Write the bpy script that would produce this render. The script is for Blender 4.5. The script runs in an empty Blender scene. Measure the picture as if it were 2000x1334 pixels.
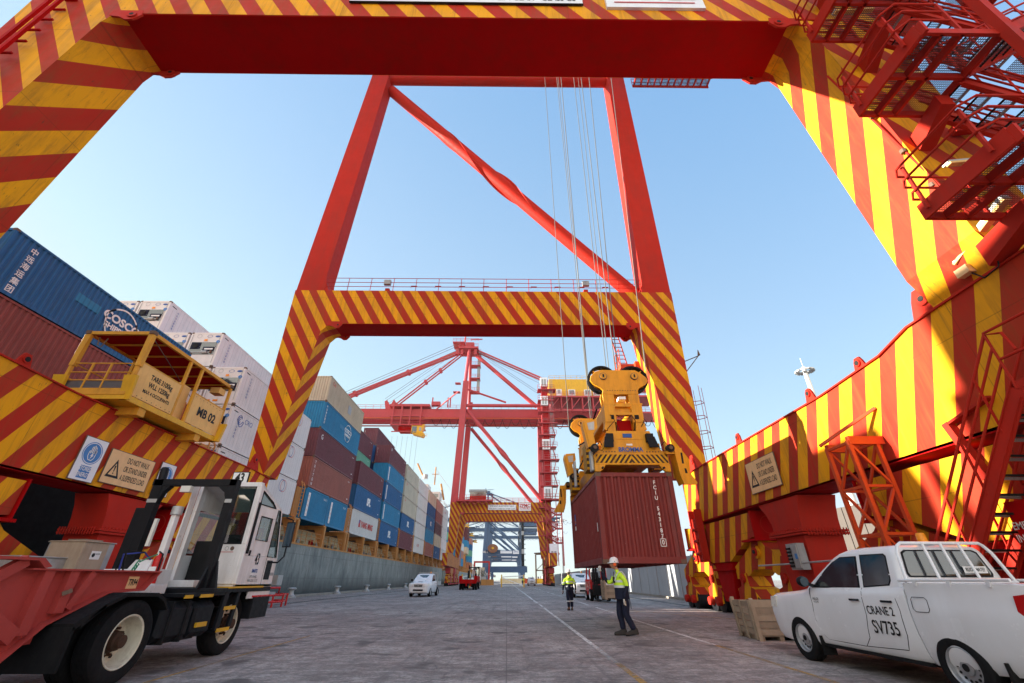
import bpy, bmesh, math, random
from mathutils import Vector, Matrix
R = math.radians
rnd = random.Random(7)
sc = bpy.context.scene
col = sc.collection
# ---------------------------------------------------------------- camera, sky, sun, exposure
cam = bpy.data.cameras.new('camera'); cam.sensor_width = 36; cam.lens = 14.994; cam.clip_start = .05; cam.clip_end = 6000
co = bpy.data.objects.new('camera', cam); col.objects.link(co)
co.location = (0, 0, 1.28); co.rotation_euler = (R(90 + 29.17), 0, -.01044)
sc.camera = co
EL, AZ = R(18), R(7)          # sun: 18 degrees up, from the water side (-X) and slightly ahead (+Y)
sund = Vector((-math.cos(AZ) * math.cos(EL), math.sin(AZ) * math.cos(EL), math.sin(EL)))
w = bpy.data.worlds.new('World'); sc.world = w; w.use_nodes = True
nt = w.node_tree; bg = nt.nodes['Background']; sky = nt.nodes.new('ShaderNodeTexSky')
sky.sky_type = 'NISHITA'; sky.sun_disc = False; sky.sun_elevation = EL; sky.sun_rotation = R(-84)
sky.air_density = 1.2; sky.dust_density = .4; sky.ozone_density = 2; sky.altitude = 0
bg.inputs[1].default_value = .118
def wn(op, a, b=None, c=None, clamp=False):
    n = nt.nodes.new('ShaderNodeMath'); n.operation = op; n.use_clamp = clamp
    for i, v in enumerate((a, b, c)):
        if v is None: continue
        if isinstance(v, (int, float)): n.inputs[i].default_value = v
        else: nt.links.new(v, n.inputs[i])
    return n.outputs[0]
tcw = nt.nodes.new('ShaderNodeTexCoord'); spw = nt.nodes.new('ShaderNodeSeparateXYZ'); nt.links.new(tcw.outputs['Generated'], spw.inputs[0])
rr_ = wn('MULTIPLY_ADD', wn('MAXIMUM', spw.outputs[2], 0.), -.55, .80); rr_ = wn('MULTIPLY_ADD', spw.outputs[0], -.17, rr_)     # hazy coastal air: paler low down and towards the sun side
bk_ = wn('MAXIMUM', wn('MULTIPLY', spw.outputs[1], -1.), 0.)      # unseen sky behind the camera brightened and warmed as added fill
cbw = nt.nodes.new('ShaderNodeCombineXYZ'); K_ = .94 / (.15 * 2.83)
for i, (a, b) in enumerate(((1.0, .0), (.80, .33), (.13, .90))): nt.links.new(wn('MULTIPLY', wn('MULTIPLY', wn('MULTIPLY_ADD', rr_, a, b), K_), wn('MULTIPLY_ADD', bk_, (3.0, 1.7, 1.0)[i], 1.)), cbw.inputs[i])
mxw = nt.nodes.new('ShaderNodeMix'); mxw.data_type = 'RGBA'; mxw.inputs[0].default_value = .22
clw = nt.nodes.new('ShaderNodeVectorMath'); clw.operation = 'MINIMUM'; clw.inputs[1].default_value = (3.2, 3.2, 3.2); nt.links.new(sky.outputs[0], clw.inputs[0])
nt.links.new(cbw.outputs[0], mxw.inputs[6]); nt.links.new(clw.outputs[0], mxw.inputs[7]); nt.links.new(mxw.outputs[2], bg.inputs[0])
sl = bpy.data.lights.new('sun', 'SUN'); sl.energy = 5; sl.angle = R(.5); sl.color = (1, .93, .80)
so = bpy.data.objects.new('sun', sl); col.objects.link(so); so.rotation_euler = sund.to_track_quat('Z', 'Y').to_euler()
sc.view_settings.view_transform = 'Standard'; sc.view_settings.look = 'None'; sc.view_settings.gamma = 1
sc.view_settings.exposure = 1.85
sc.cycles.max_bounces = 6; sc.cycles.use_denoising = True
# ---------------------------------------------------------------- materials
MT = {}
def nodes(m):
    m.use_nodes = True; t = m.node_tree; t.nodes.clear()
    o = t.nodes.new('ShaderNodeOutputMaterial'); b = t.nodes.new('ShaderNodeBsdfPrincipled')
    t.links.new(b.outputs[0], o.inputs[0]); return t, b
def N(t, ty, **k):
    n = t.nodes.new(ty)
    for a, v in k.items():
        if a.startswith('i_'): n.inputs[a[2:].replace('_', ' ')].default_value = v
        elif a[0] == 'x' and a[1:].isdigit(): n.inputs[int(a[1:])].default_value = v
        else: setattr(n, a, v)
    return n
def c4(c): return (c[0], c[1], c[2], 1)
def ramp(t, fac, stops):
    r = t.nodes.new('ShaderNodeValToRGB'); e = r.color_ramp.elements
    while len(e) < len(stops): e.new(.5)
    for q, (p, c) in zip(e, stops): q.position = p; q.color = c4(c) if hasattr(c, '__len__') else (c, c, c, 1)
    t.links.new(fac, r.inputs[0]); return r.outputs[0]
def mix(t, fac, a, b, mode='MIX'):
    m = t.nodes.new('ShaderNodeMix'); m.data_type = 'RGBA'; m.blend_type = mode
    for i, v in ((0, fac), (6, a), (7, b)):
        if isinstance(v, (int, float)): m.inputs[i].default_value = v
        elif isinstance(v, tuple): m.inputs[i].default_value = c4(v)
        else: t.links.new(v, m.inputs[i])
    return m.outputs[2]
def noise(t, vec, scale, detail=4, rough=.6):
    n = N(t, 'ShaderNodeTexNoise'); n.inputs['Scale'].default_value = scale; n.inputs['Detail'].default_value = detail; n.inputs['Roughness'].default_value = rough
    t.links.new(vec, n.inputs['Vector']); return n.outputs[0]
def mapped(t, vec, s, loc=(0, 0, 0)):
    n = N(t, 'ShaderNodeMapping'); n.inputs['Scale'].default_value = s; n.inputs['Location'].default_value = loc
    t.links.new(vec, n.inputs[0]); return n.outputs[0]
def grime(t, base, vec, dirt, amt, scale, streak=True):
    n1 = noise(t, vec, scale * .35, 5, .65)
    v2 = mapped(t, vec, (1, 1, .12)) if streak else vec
    n2 = noise(t, v2, scale * 2.2, 4, .7)
    f = N(t, 'ShaderNodeMath', operation='MULTIPLY'); t.links.new(n1, f.inputs[0]); t.links.new(n2, f.inputs[1])
    fr = ramp(t, f.outputs[0], [(.2, 0.), (.5, amt)])
    return mix(t, fr, base, dirt)
def pm(name, c, rough=.5, metal=0., var=.12, scale=1.2, dirt=(.07, .05, .04), amt=.35, bump=0., bscale=60, spec=.3, streak=True, chips=None):
    m = bpy.data.materials.new(name); t, b = nodes(m)
    tc = t.nodes.new('ShaderNodeTexCoord').outputs['Object']
    lo = tuple(x * (1 - var) for x in c); hi = tuple(min(1, x * (1 + var)) for x in c)
    base = mix(t, noise(t, tc, scale, 3), lo, hi)
    if amt: base = grime(t, base, tc, dirt, amt, scale, streak)
    if chips:
        cf = ramp(t, noise(t, tc, 9, 6, .75), [(.66, 0.), (.69, 1.)]); base = mix(t, cf, base, chips)
    t.links.new(base, b.inputs['Base Color'])
    b.inputs['Metallic'].default_value = metal; b.inputs['Specular IOR Level'].default_value = spec
    rr = ramp(t, noise(t, tc, scale * 3, 4), [(.3, max(.03, rough - .08)), (.7, min(1, rough + .12))]); t.links.new(rr, b.inputs['Roughness'])
    if bump:
        bn = t.nodes.new('ShaderNodeBump'); bn.inputs['Strength'].default_value = bump; bn.inputs['Distance'].default_value = .01
        t.links.new(noise(t, tc, bscale, 3), bn.inputs['Height']); t.links.new(bn.outputs[0], b.inputs['Normal'])
    MT[name] = m; return m
def stripe(name, c1, c2, rough=.42, amt=.5, scale=.9, wide=.5):
    m = bpy.data.materials.new(name); t, b = nodes(m)
    tc = t.nodes.new('ShaderNodeTexCoord'); ob = tc.outputs['Object']
    uv = t.nodes.new('ShaderNodeUVMap'); uv.uv_map = 'st'
    sp = t.nodes.new('ShaderNodeSeparateXYZ'); t.links.new(uv.outputs[0], sp.inputs[0])
    fr = N(t, 'ShaderNodeMath', operation='FRACT'); t.links.new(sp.outputs[0], fr.inputs[0])
    gt = N(t, 'ShaderNodeMath', operation='GREATER_THAN'); gt.inputs[1].default_value = wide; t.links.new(fr.outputs[0], gt.inputs[0])
    base = mix(t, gt.outputs[0], c1, c2)
    base = mix(t, ramp(t, noise(t, ob, .5, 3), [(.3, 0.), (.7, .2)]), base, (.30, .12, .04))
    so_ = t.nodes.new('ShaderNodeSeparateXYZ'); t.links.new(ob, so_.inputs[0])
    sm = None
    for i, p, wd in ((0, 3.3, .006), (2, 2.9, .007), (1, 3.7, .005)):      # weld seams between plates
        d = N(t, 'ShaderNodeMath', operation='DIVIDE'); d.inputs[1].default_value = p; t.links.new(so_.outputs[i], d.inputs[0])
        f = N(t, 'ShaderNodeMath', operation='FRACT'); t.links.new(d.outputs[0], f.inputs[0])
        g = N(t, 'ShaderNodeMath', operation='LESS_THAN'); g.inputs[1].default_value = wd; t.links.new(f.outputs[0], g.inputs[0])
        if sm is None: sm = g
        else: q = N(t, 'ShaderNodeMath', operation='MAXIMUM'); t.links.new(sm.outputs[0], q.inputs[0]); t.links.new(g.outputs[0], q.inputs[1]); sm = q
    sf = N(t, 'ShaderNodeMath', operation='MULTIPLY'); t.links.new(sm.outputs[0], sf.inputs[0]); sf.inputs[1].default_value = .38; base = mix(t, sf.outputs[0], base, (.12, .03, .015))
    base = mix(t, ramp(t, noise(t, mapped(t, ob, (2.2, 2.2, .12)), 2.2, 5, .75), [(.50, 0.), (.70, .5)]), base, (.22, .09, .025))     # rust and dirt runs
    base = grime(t, base, ob, (.10, .055, .03), amt, scale)
    sc_ = ramp(t, noise(t, mapped(t, ob, (1, 3, .5)), 5, 5, .8), [(.63, 0.), (.67, .65)])
    base = mix(t, sc_, base, (.09, .05, .03))
    t.links.new(base, b.inputs['Base Color'])
    t.links.new(ramp(t, noise(t, ob, 3, 4), [(.3, rough), (.7, rough + .2)]), b.inputs['Roughness']); b.inputs['Specular IOR Level'].default_value = .06
    bn = t.nodes.new('ShaderNodeBump'); bn.inputs['Strength'].default_value = .18; bn.inputs['Distance'].default_value = .02
    t.links.new(noise(t, ob, 1.6, 3), bn.inputs['Height']); t.links.new(bn.outputs[0], b.inputs['Normal'])
    MT[name] = m
RED = (.46, .026, .015); YEL = (.86, .385, .010)
stripe('stripe', RED, YEL)
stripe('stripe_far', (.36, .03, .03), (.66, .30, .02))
stripe('stripe_black', (.035, .03, .03), (.75, .40, .02), amt=.15)
stripe('stripe_white', (.04, .05, .08), (.75, .75, .75), amt=.15)
pm('red', RED, .55, amt=.35, bump=.12, bscale=3, spec=.06)
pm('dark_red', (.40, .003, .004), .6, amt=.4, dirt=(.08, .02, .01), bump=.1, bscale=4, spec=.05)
pm('orange_red', (.55, .07, .02), .4, amt=.25)
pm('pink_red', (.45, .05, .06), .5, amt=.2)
pm('blue_crane', (.065, .12, .22), .5, amt=.3)
pm('yellow', (.72, .40, .02), .42, amt=.35, dirt=(.12, .06, .03), scale=2.5)
pm('spreader_yellow', (.74, .33, .012), .42, amt=.45, dirt=(.07, .035, .02), scale=3, chips=(.16, .09, .05))
pm('cage_yellow', (.68, .33, .03), .5, amt=.45, dirt=(.14, .05, .02), scale=3, chips=(.25, .1, .04))
pm('panel_yellow', (.80, .50, .17), .55, amt=.35, dirt=(.35, .16, .05), scale=3)
pm('sign_tan', (.80, .52, .26), .5, amt=.25, dirt=(.4, .2, .08), scale=5)
pm('sign_white', (.78, .80, .85), .45, amt=.12, dirt=(.3, .25, .2), scale=4)
pm('sign_blue', (.06, .22, .55), .45, amt=.1)
pm('black_paint', (.007, .008, .011), .5, amt=.25, dirt=(.03, .027, .024), scale=4, spec=.2)
pm('black', (.008, .008, .009), .7, amt=0)
pm('shade_black', (.004, .004, .004), .9, amt=0)
pm('rubber', (.010, .010, .011), .8, spec=.15, amt=.3, dirt=(.045, .04, .035), scale=6, bump=.25, bscale=40)
pm('truck_white', (.80, .77, .75), .4, amt=.4, dirt=(.30, .22, .15), scale=3.5, chips=(.30, .16, .08))
pm('ute_white', (.77, .78, .80), .18, spec=.6, amt=.22, dirt=(.38, .33, .28), scale=1.1)
pm('cream_rim', (.68, .62, .48), .5, amt=.6, dirt=(.2, .1, .04), scale=7)
pm('steel_rim', (.42, .43, .45), .4, metal=.7, amt=.4, scale=6)
pm('steel', (.40, .40, .40), .45, metal=.8, amt=.4, scale=4)
pm('galv', (.45, .46, .46), .5, metal=.5, amt=.5, dirt=(.2, .19, .17), scale=5)
pm('grey_paint', (.35, .36, .37), .5, amt=.4, scale=4)
pm('pole_white', (.80, .78, .72), .5, amt=.2)
pm('hub_rust', (.07, .035, .02), .8, amt=.6, dirt=(.02, .015, .01), scale=12)
pm('trailer_red', (.42, .055, .045), .55, amt=.35, dirt=(.22, .04, .03), scale=3, bump=.1)
pm('wood', (.33, .26, .19), .8, amt=.55, dirt=(.12, .08, .05), scale=4, bump=.5, bscale=50)
pm('wood_pale', (.42, .33, .24), .8, amt=.5, dirt=(.2, .12, .08), scale=4, bump=.4)
pm('concrete_wall', (.42, .43, .45), .8, amt=.4, dirt=(.2, .19, .18), scale=.8, bump=.2, bscale=8)
pm('kerb', (.30, .27, .23), .85, amt=.5, scale=1.5, bump=.4, bscale=20, streak=False)
pm('ship_orange', (.52, .24, .07), .6, amt=.55, dirt=(.22, .09, .03), scale=1.2)
pm('ship_cream', (.66, .56, .36), .6, amt=.5, dirt=(.25, .12, .05), scale=1)
pm('ship_white', (.75, .70, .66), .55, amt=.25, scale=.3)
pm('casting', (.16, .10, .07), .7, amt=.5, scale=5)
pm('glass_dark', (.010, .014, .017), .05, amt=0, spec=1.); MT['glass_dark'].node_tree.nodes['Principled BSDF'].inputs['IOR'].default_value = 1.75
pm('glass_blue', (.03, .06, .09), .05, amt=0, spec=1.)
pm('lamp_lens', (.75, .72, .65), .2, amt=.1)
pm('amber', (.85, .28, .02), .2, amt=.1)
pm('tail_red', (.5, .01, .01), .2, amt=0)
pm('hivis', (.62, .95, .05), .7, amt=.15, dirt=(.3, .5, .05), scale=8, bump=.5, bscale=14)
pm('reflect', (.62, .65, .66), .35, amt=.1, scale=8)
pm('navy', (.010, .013, .032), .85, amt=.3, dirt=(.03, .035, .06), scale=8, bump=.6, bscale=12)
pm('skin', (.48, .24, .15), .55, amt=.1, scale=12)
pm('hair', (.10, .09, .08), .8, amt=0)
pm('helmet_white', (.80, .80, .80), .3, amt=.1)
pm('orange_plastic', (.85, .12, .01), .35, amt=0)
pm('glove', (.62, .60, .55), .8, amt=.5, dirt=(.2, .16, .12), scale=20)
pm('glove_brown', (.16, .10, .06), .8, amt=.4, scale=20)
pm('boot', (.035, .03, .028), .7, amt=.3, scale=20)
pm('boot_brown', (.14, .06, .03), .7, amt=.3, scale=20)
pm('ext_red', (.55, .02, .02), .25, amt=.1)
pm('green_hose', (.02, .22, .10), .4, amt=0)
pm('blue_hose', (.04, .06, .35), .4, amt=0)
pm('rope_steel', (.16, .16, .15), .5, metal=.6, amt=.3)
pm('reel_brown', (.22, .09, .045), .6, amt=.4)
pm('letter_black', (.01, .01, .012), .5, amt=0)
pm('letter_white', (.82, .82, .80), .5, amt=.2, scale=6)
pm('letter_red', (.55, .03, .03), .5, amt=.1)
pm('letter_blue', (.03, .10, .35), .5, amt=.1)
pm('paint_white', (.48, .47, .45), .7, amt=0); pm('paint_yellow', (.36, .22, .06), .7, amt=0)
CC = dict(blue=(.015, .12, .30), navy=(.012, .07, .22), sky=(.02, .22, .42), maroon=(.115, .022, .028), purple=(.16, .045, .06), brown=(.26, .055, .045), pink=(.34, .11, .085),
          white=(.66, .66, .64), reefer=(.74, .70, .68), beige=(.56, .46, .33), cream=(.55, .52, .42), green=(.16, .42, .30), palered=(.44, .20, .15), grey=(.35, .36, .38), redc=(.22, .02, .02))
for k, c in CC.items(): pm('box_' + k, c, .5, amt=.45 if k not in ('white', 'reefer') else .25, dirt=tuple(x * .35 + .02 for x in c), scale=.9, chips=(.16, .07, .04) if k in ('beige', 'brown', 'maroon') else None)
for k in CC:        # shade of the corrugation troughs put into the colour as dark bands
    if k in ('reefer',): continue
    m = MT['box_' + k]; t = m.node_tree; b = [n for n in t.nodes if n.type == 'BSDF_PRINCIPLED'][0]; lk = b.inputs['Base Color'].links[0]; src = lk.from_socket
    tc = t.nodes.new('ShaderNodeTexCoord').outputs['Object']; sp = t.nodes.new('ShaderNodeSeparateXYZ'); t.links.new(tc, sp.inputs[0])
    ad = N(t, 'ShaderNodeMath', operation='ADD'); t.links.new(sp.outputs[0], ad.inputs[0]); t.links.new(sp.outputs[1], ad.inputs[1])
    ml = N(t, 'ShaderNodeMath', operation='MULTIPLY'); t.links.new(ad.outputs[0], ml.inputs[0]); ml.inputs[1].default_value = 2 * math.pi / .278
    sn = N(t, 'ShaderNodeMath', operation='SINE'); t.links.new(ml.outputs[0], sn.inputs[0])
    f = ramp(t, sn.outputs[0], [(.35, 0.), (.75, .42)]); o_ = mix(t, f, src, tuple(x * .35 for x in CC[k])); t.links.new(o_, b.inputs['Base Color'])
def thin(name, c, alpha):       # window glass one can see through
    m = bpy.data.materials.new(name); m.use_nodes = True; t = m.node_tree; t.nodes.clear()
    o = t.nodes.new('ShaderNodeOutputMaterial'); a = t.nodes.new('ShaderNodeBsdfTransparent'); g = t.nodes.new('ShaderNodeBsdfGlossy'); x = t.nodes.new('ShaderNodeMixShader')
    a.inputs[0].default_value = c4(c); g.inputs[1].default_value = .03; x.inputs[0].default_value = alpha
    t.links.new(a.outputs[0], x.inputs[1]); t.links.new(g.outputs[0], x.inputs[2]); t.links.new(x.outputs[0], o.inputs[0]); MT[name] = m
thin('teal_glass', (.38, .66, .62), .34); thin('clear_glass', (.55, .62, .62), .22); thin('ute_glass', (.16, .20, .22), .30)
def grate():                    # perforated walkway grating: real holes by transparency
    m = bpy.data.materials.new('grating'); t, b = nodes(m)
    tc = t.nodes.new('ShaderNodeTexCoord').outputs['Object']; sp = t.nodes.new('ShaderNodeSeparateXYZ'); t.links.new(tc, sp.inputs[0])
    fs = []
    for i, p, th in ((0, .045, .28), (1, .045, .28)):
        d = N(t, 'ShaderNodeMath', operation='DIVIDE'); d.inputs[1].default_value = p; t.links.new(sp.outputs[i], d.inputs[0])
        f = N(t, 'ShaderNodeMath', operation='FRACT'); t.links.new(d.outputs[0], f.inputs[0])
        g = N(t, 'ShaderNodeMath', operation='LESS_THAN'); g.inputs[1].default_value = th; t.links.new(f.outputs[0], g.inputs[0]); fs.append(g)
    mx = N(t, 'ShaderNodeMath', operation='MAXIMUM'); t.links.new(fs[0].outputs[0], mx.inputs[0]); t.links.new(fs[1].outputs[0], mx.inputs[1])
    t.links.new(mx.outputs[0], b.inputs['Alpha']); b.inputs['Base Color'].default_value = (.16, .15, .16, 1); b.inputs['Metallic'].default_value = .5; b.inputs['Roughness'].default_value = .5
    MT['grating'] = m
grate()
# ---------------------------------------------------------------- mesh builder
ORG = {}
CURVES = {}
def glyphs(s, bold=0.):
    s0, s = s, (s, bold)
    if s not in CURVES:
        c = bpy.data.curves.new('t', 'FONT'); c.body = s0; c.size = 1; c.resolution_u = 4; c.offset = bold * .75; c.align_x = 'CENTER'; c.align_y = 'CENTER'
        o = bpy.data.objects.new('t', c); col.objects.link(o); dg = bpy.context.evaluated_depsgraph_get()
        me = bpy.data.meshes.new_from_object(o.evaluated_get(dg))
        CURVES[s] = ([v.co.copy() for v in me.vertices], [tuple(p.vertices) for p in me.polygons])
        bpy.data.objects.remove(o); bpy.data.curves.remove(c); bpy.data.meshes.remove(me)
    return CURVES[s]
class MB:
    def __init__(s, mat='red', T=None): s.v = []; s.f = []; s.m = []; s.sm = []; s.mat = mat; s.T = T
    def add(s, vs, fs, mat=None, smooth=False):
        n = len(s.v)
        s.v += [Vector(v) if s.T is None else Vector(s.T(v)) for v in vs]
        for f in fs: s.f.append(tuple(i + n for i in f)); s.m.append(mat or s.mat); s.sm.append(smooth)
        return s
    def box(s, x0, x1, y0, y1, z0, z1, mat=None):
        return s.hexa([(x0, y0, z0), (x1, y0, z0), (x1, y1, z0), (x0, y1, z0), (x0, y0, z1), (x1, y0, z1), (x1, y1, z1), (x0, y1, z1)], mat)
    def hexa(s, p, mat=None):
        return s.add(p, [(0, 3, 2, 1), (4, 5, 6, 7), (0, 1, 5, 4), (1, 2, 6, 5), (2, 3, 7, 6), (3, 0, 4, 7)], mat)
    def prism(s, poly, ax, a, b, mat=None, smooth=False):
        """poly in the two other axes (order x,y,z), extruded along ax from a to b; a,b numbers or functions of the second poly coord"""
        fa = a if callable(a) else (lambda q: a); fb = b if callable(b) else (lambda q: b)
        def mk(p, f):
            e = f(p[1]); return {'x': (e, p[0], p[1]), 'y': (p[0], e, p[1]), 'z': (p[0], p[1], e)}[ax]
        area = sum(poly[i][0] * poly[(i + 1) % len(poly)][1] - poly[(i + 1) % len(poly)][0] * poly[i][1] for i in range(len(poly)))
        if (area > 0) == (ax == 'y'): poly = poly[::-1]
        # now the 'a' cap (a<b) faces outward when reversed
        n = len(poly); vs = [mk(p, fa) for p in poly] + [mk(p, fb) for p in poly]
        s.add(vs, [tuple(range(n))[::-1], tuple(range(n, 2 * n))]); s.m[-2:] = [mat or s.mat] * 2
        k = len(s.v) - 2 * n
        for i in range(n):
            j = (i + 1) % n; s.f.append((k + i, k + j, k + n + j, k + n + i)); s.m.append(mat or s.mat); s.sm.append(smooth)
        return s
    def beam(s, p0, p1, w, h, mat=None, up=(0, 0, 1)):
        p0, p1 = Vector(p0), Vector(p1); d = (p1 - p0).normalized(); u = Vector(up)
        if abs(d.dot(u)) > .98: u = Vector((0, 1, 0)) if abs(d.y) < .9 else Vector((1, 0, 0))
        r = d.cross(u).normalized(); u = r.cross(d); r = r * w / 2; u = u * h / 2
        q = [p0 - r - u, p0 + r - u, p1 + r - u, p1 - r - u, p0 - r + u, p0 + r + u, p1 + r + u, p1 - r + u]
        return s.hexa(q, mat)
    def tube(s, pts, r, n=8, mat=None, closed=False, caps=True, smooth=True):
        pts = [Vector(p) for p in pts]; rs = r if hasattr(r, '__len__') else [r] * len(pts); k = len(pts); vs = []; prev = None
        for i, p in enumerate(pts):
            a = pts[(i - 1) % k] if closed or i else p; b = pts[(i + 1) % k] if closed or i < k - 1 else p
            d = (b - a).normalized()
            if prev is None:
                prev = d.orthogonal().normalized()
            prev = (prev - d * prev.dot(d)).normalized(); q = d.cross(prev)
            vs += [p + (prev * math.cos(t) + q * math.sin(t)) * rs[i] for t in [2 * math.pi * j / n for j in range(n)]]
        fs = []
        for i in range(k if closed else k - 1):
            i2 = (i + 1) % k
            for j in range(n): fs.append((i * n + j, i * n + (j + 1) % n, i2 * n + (j + 1) % n, i2 * n + j))
        s.add(vs, fs, mat, smooth)
        if not closed and caps: s.add(vs[:n], [tuple(range(n))[::-1]], mat); s.add(vs[-n:], [tuple(range(n))], mat)
        return s
    def cyl(s, c, ax, r, l, n=20, mat=None, r2=None):
        c = Vector(c); d = Vector({'x': (1, 0, 0), 'y': (0, 1, 0), 'z': (0, 0, 1)}[ax]) * l / 2
        return s.tube([c - d, c + d], [r, r if r2 is None else r2], n, mat)
    def lathe(s, c, ax, prof, n=24, mat=None, smooth=True):
        """prof: list of (radius, along axis)"""
        c = Vector(c); A = {'x': (Vector((1, 0, 0)), Vector((0, 1, 0)), Vector((0, 0, 1))), 'y': (Vector((0, 1, 0)), Vector((0, 0, 1)), Vector((1, 0, 0))), 'z': (Vector((0, 0, 1)), Vector((1, 0, 0)), Vector((0, 1, 0)))}[ax]
        vs = [c + A[0] * h + (A[1] * math.cos(t) + A[2] * math.sin(t)) * max(r, 1e-4) for r, h in prof for t in [2 * math.pi * j / n for j in range(n)]]
        fs = [(i * n + j, i * n + (j + 1) % n, (i + 1) * n + (j + 1) % n, (i + 1) * n + j) for i in range(len(prof) - 1) for j in range(n)]
        return s.add(vs, fs, mat, smooth)
    def loft(s, secs, mat=None, smooth=True, caps=True):
        n = len(secs[0]); vs = [p for q in secs for p in q]
        fs = [(i * n + j, i * n + (j + 1) % n, (i + 1) * n + (j + 1) % n, (i + 1) * n + j) for i in range(len(secs) - 1) for j in range(n)]
        if caps: fs += [tuple(range(n))[::-1], tuple(range((len(secs) - 1) * n, len(secs) * n))]
        return s.add(vs, fs, mat, smooth)
    def quad(s, a, b, c, d, mat=None): return s.add([a, b, c, d], [(0, 1, 2, 3)], mat)
    def text(s, body, o, right, up, size, mat, sx=1., bold=0.):
        vs, fs = glyphs(body, round(bold, 3)); o = Vector(o); right = Vector(right).normalized(); up = Vector(up).normalized(); nn = right.cross(up)
        s.add([o + right * (v.x * sx * size) + up * (v.y * size) for v in vs], fs, mat)
        return s
    def disc(s, c, ax, r, mat=None, n=32, r0=0., sy=1.):
        c = Vector(c); U, V = {'x': ((0, 1, 0), (0, 0, 1)), '-x': ((0, -1, 0), (0, 0, 1)), 'y': ((-1, 0, 0), (0, 0, 1)), '-y': ((1, 0, 0), (0, 0, 1)), 'z': ((1, 0, 0), (0, 1, 0))}[ax]; U, V = Vector(U), Vector(V)
        o = [c + (U * math.cos(t) + V * math.sin(t) * sy) * r for t in [2 * math.pi * j / n for j in range(n)]]
        if not r0: return s.add(o, [tuple(range(n))], mat)
        i_ = [c + (U * math.cos(t) + V * math.sin(t) * sy) * r0 for t in [2 * math.pi * j / n for j in range(n)]]
        return s.add(o + i_, [(j, (j + 1) % n, n + (j + 1) % n, n + j) for j in range(n)], mat)
    def split(s, name, parent=None, **k):
        """one object per piece: islands whose boxes touch stay together"""
        par = list(range(len(s.v)))
        def fd(i):
            while par[i] != i: par[i] = par[par[i]]; i = par[i]
            return i
        for f in s.f:
            for a in f[1:]: par[fd(a)] = fd(f[0])
        bx = {}
        for i, v in enumerate(s.v):
            r = fd(i); b = bx.setdefault(r, [list(v), list(v)])
            for c in range(3): b[0][c] = min(b[0][c], v[c]); b[1][c] = max(b[1][c], v[c])
        ks = list(bx); cl = {q: q for q in ks}
        def fc(i):
            while cl[i] != i: i = cl[i]
            return i
        for i, a in enumerate(ks):
            for b in ks[i + 1:]:
                A, B_ = bx[a], bx[b]
                if all(A[0][c] - .02 <= B_[1][c] and B_[0][c] - .02 <= A[1][c] for c in range(3)): cl[fc(a)] = fc(b)
        groups = {}
        for fi, f in enumerate(s.f): groups.setdefault(fc(fd(f[0])), []).append(fi)
        out = []
        for fis in groups.values():
            m = MB(s.mat); mp = {}
            for fi in fis:
                g = []
                for a in s.f[fi]:
                    if a not in mp: mp[a] = len(m.v); m.v.append(s.v[a])
                    g.append(mp[a])
                m.f.append(tuple(g)); m.m.append(s.m[fi]); m.sm.append(s.sm[fi])
            out.append(m.build(name, parent, **k))
        return out
    def build(s, name, parent=None, org=None, bevel=0., label=None, cat=None, group=None, kind=None, sharp=32, phase=None):
        off = ORG.get(parent.name, Vector((0, 0, 0))) if parent else Vector(org or (0, 0, 0))
        me = bpy.data.meshes.new(name); me.from_pydata([tuple(v - off) for v in s.v], [], s.f)
        names = []
        for m in s.m:
            if m not in names: names.append(m)
        for m in names: me.materials.append(MT[m])
        ix = {m: i for i, m in enumerate(names)}
        bm = bmesh.new(); bm.from_mesh(me); bmesh.ops.recalc_face_normals(bm, faces=bm.faces); bm.to_mesh(me); bm.free()
        me.polygons.foreach_set('material_index', [ix[m] for m in s.m]); me.polygons.foreach_set('use_smooth', s.sm)
        if any(m.startswith('stripe') for m in names):
            uv = me.uv_layers.new(name='st')
            for p, m in zip(me.polygons, s.m):
                if not m.startswith('stripe'): continue
                n = p.normal
                for li in p.loop_indices:
                    q = s.v[me.loops[li].vertex_index]
                    if phase: u = phase(n, q)
                    elif abs(n.y) >= abs(n.x) and abs(n.y) > abs(n.z): u = q.x + .62 * q.z
                    elif abs(n.x) > abs(n.z): u = q.y - .5 * q.z if n.x > 0 else q.y + .5 * q.z
                    else: u = q.y
                    uv.data[li].uv = (u / 1.02, 0)
        me.validate(); me.update()
        if any(s.sm):
            try: me.set_sharp_from_angle(angle=R(sharp))
            except Exception: pass
        o = bpy.data.objects.new(name, me); col.objects.link(o)
        if parent: o.parent = parent; ORG[o.name] = off.copy()
        else: o.location = off; ORG[o.name] = off.copy()
        if bevel:
            b = o.modifiers.new('b', 'BEVEL'); b.width = bevel; b.segments = 2; b.limit_method = 'ANGLE'; b.angle_limit = R(40); b.harden_normals = False
        tag(o, label, cat, group, kind); return o
def tag(o, label=None, cat=None, group=None, kind=None):
    if label: o['label'] = label
    if cat: o['category'] = cat
    if group: o['group'] = group
    if kind: o['kind'] = kind
    return o
def thing(name, loc, label, cat, group=None, rz=0, local=False):
    """an Empty at the thing's base; parts are built in world metres unless local"""
    o = bpy.data.objects.new(name, None); col.objects.link(o); o.location = loc; o.rotation_euler = (0, 0, rz); o.empty_display_size = .3
    ORG[o.name] = Vector((0, 0, 0)) if local else Vector(loc); return tag(o, label, cat, group)
def copy_tree(o, parent=None):
    c = o.copy(); col.objects.link(c)
    if parent: c.parent = parent
    for ch in [x for x in o.children]: copy_tree(ch, c)
    return c
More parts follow.
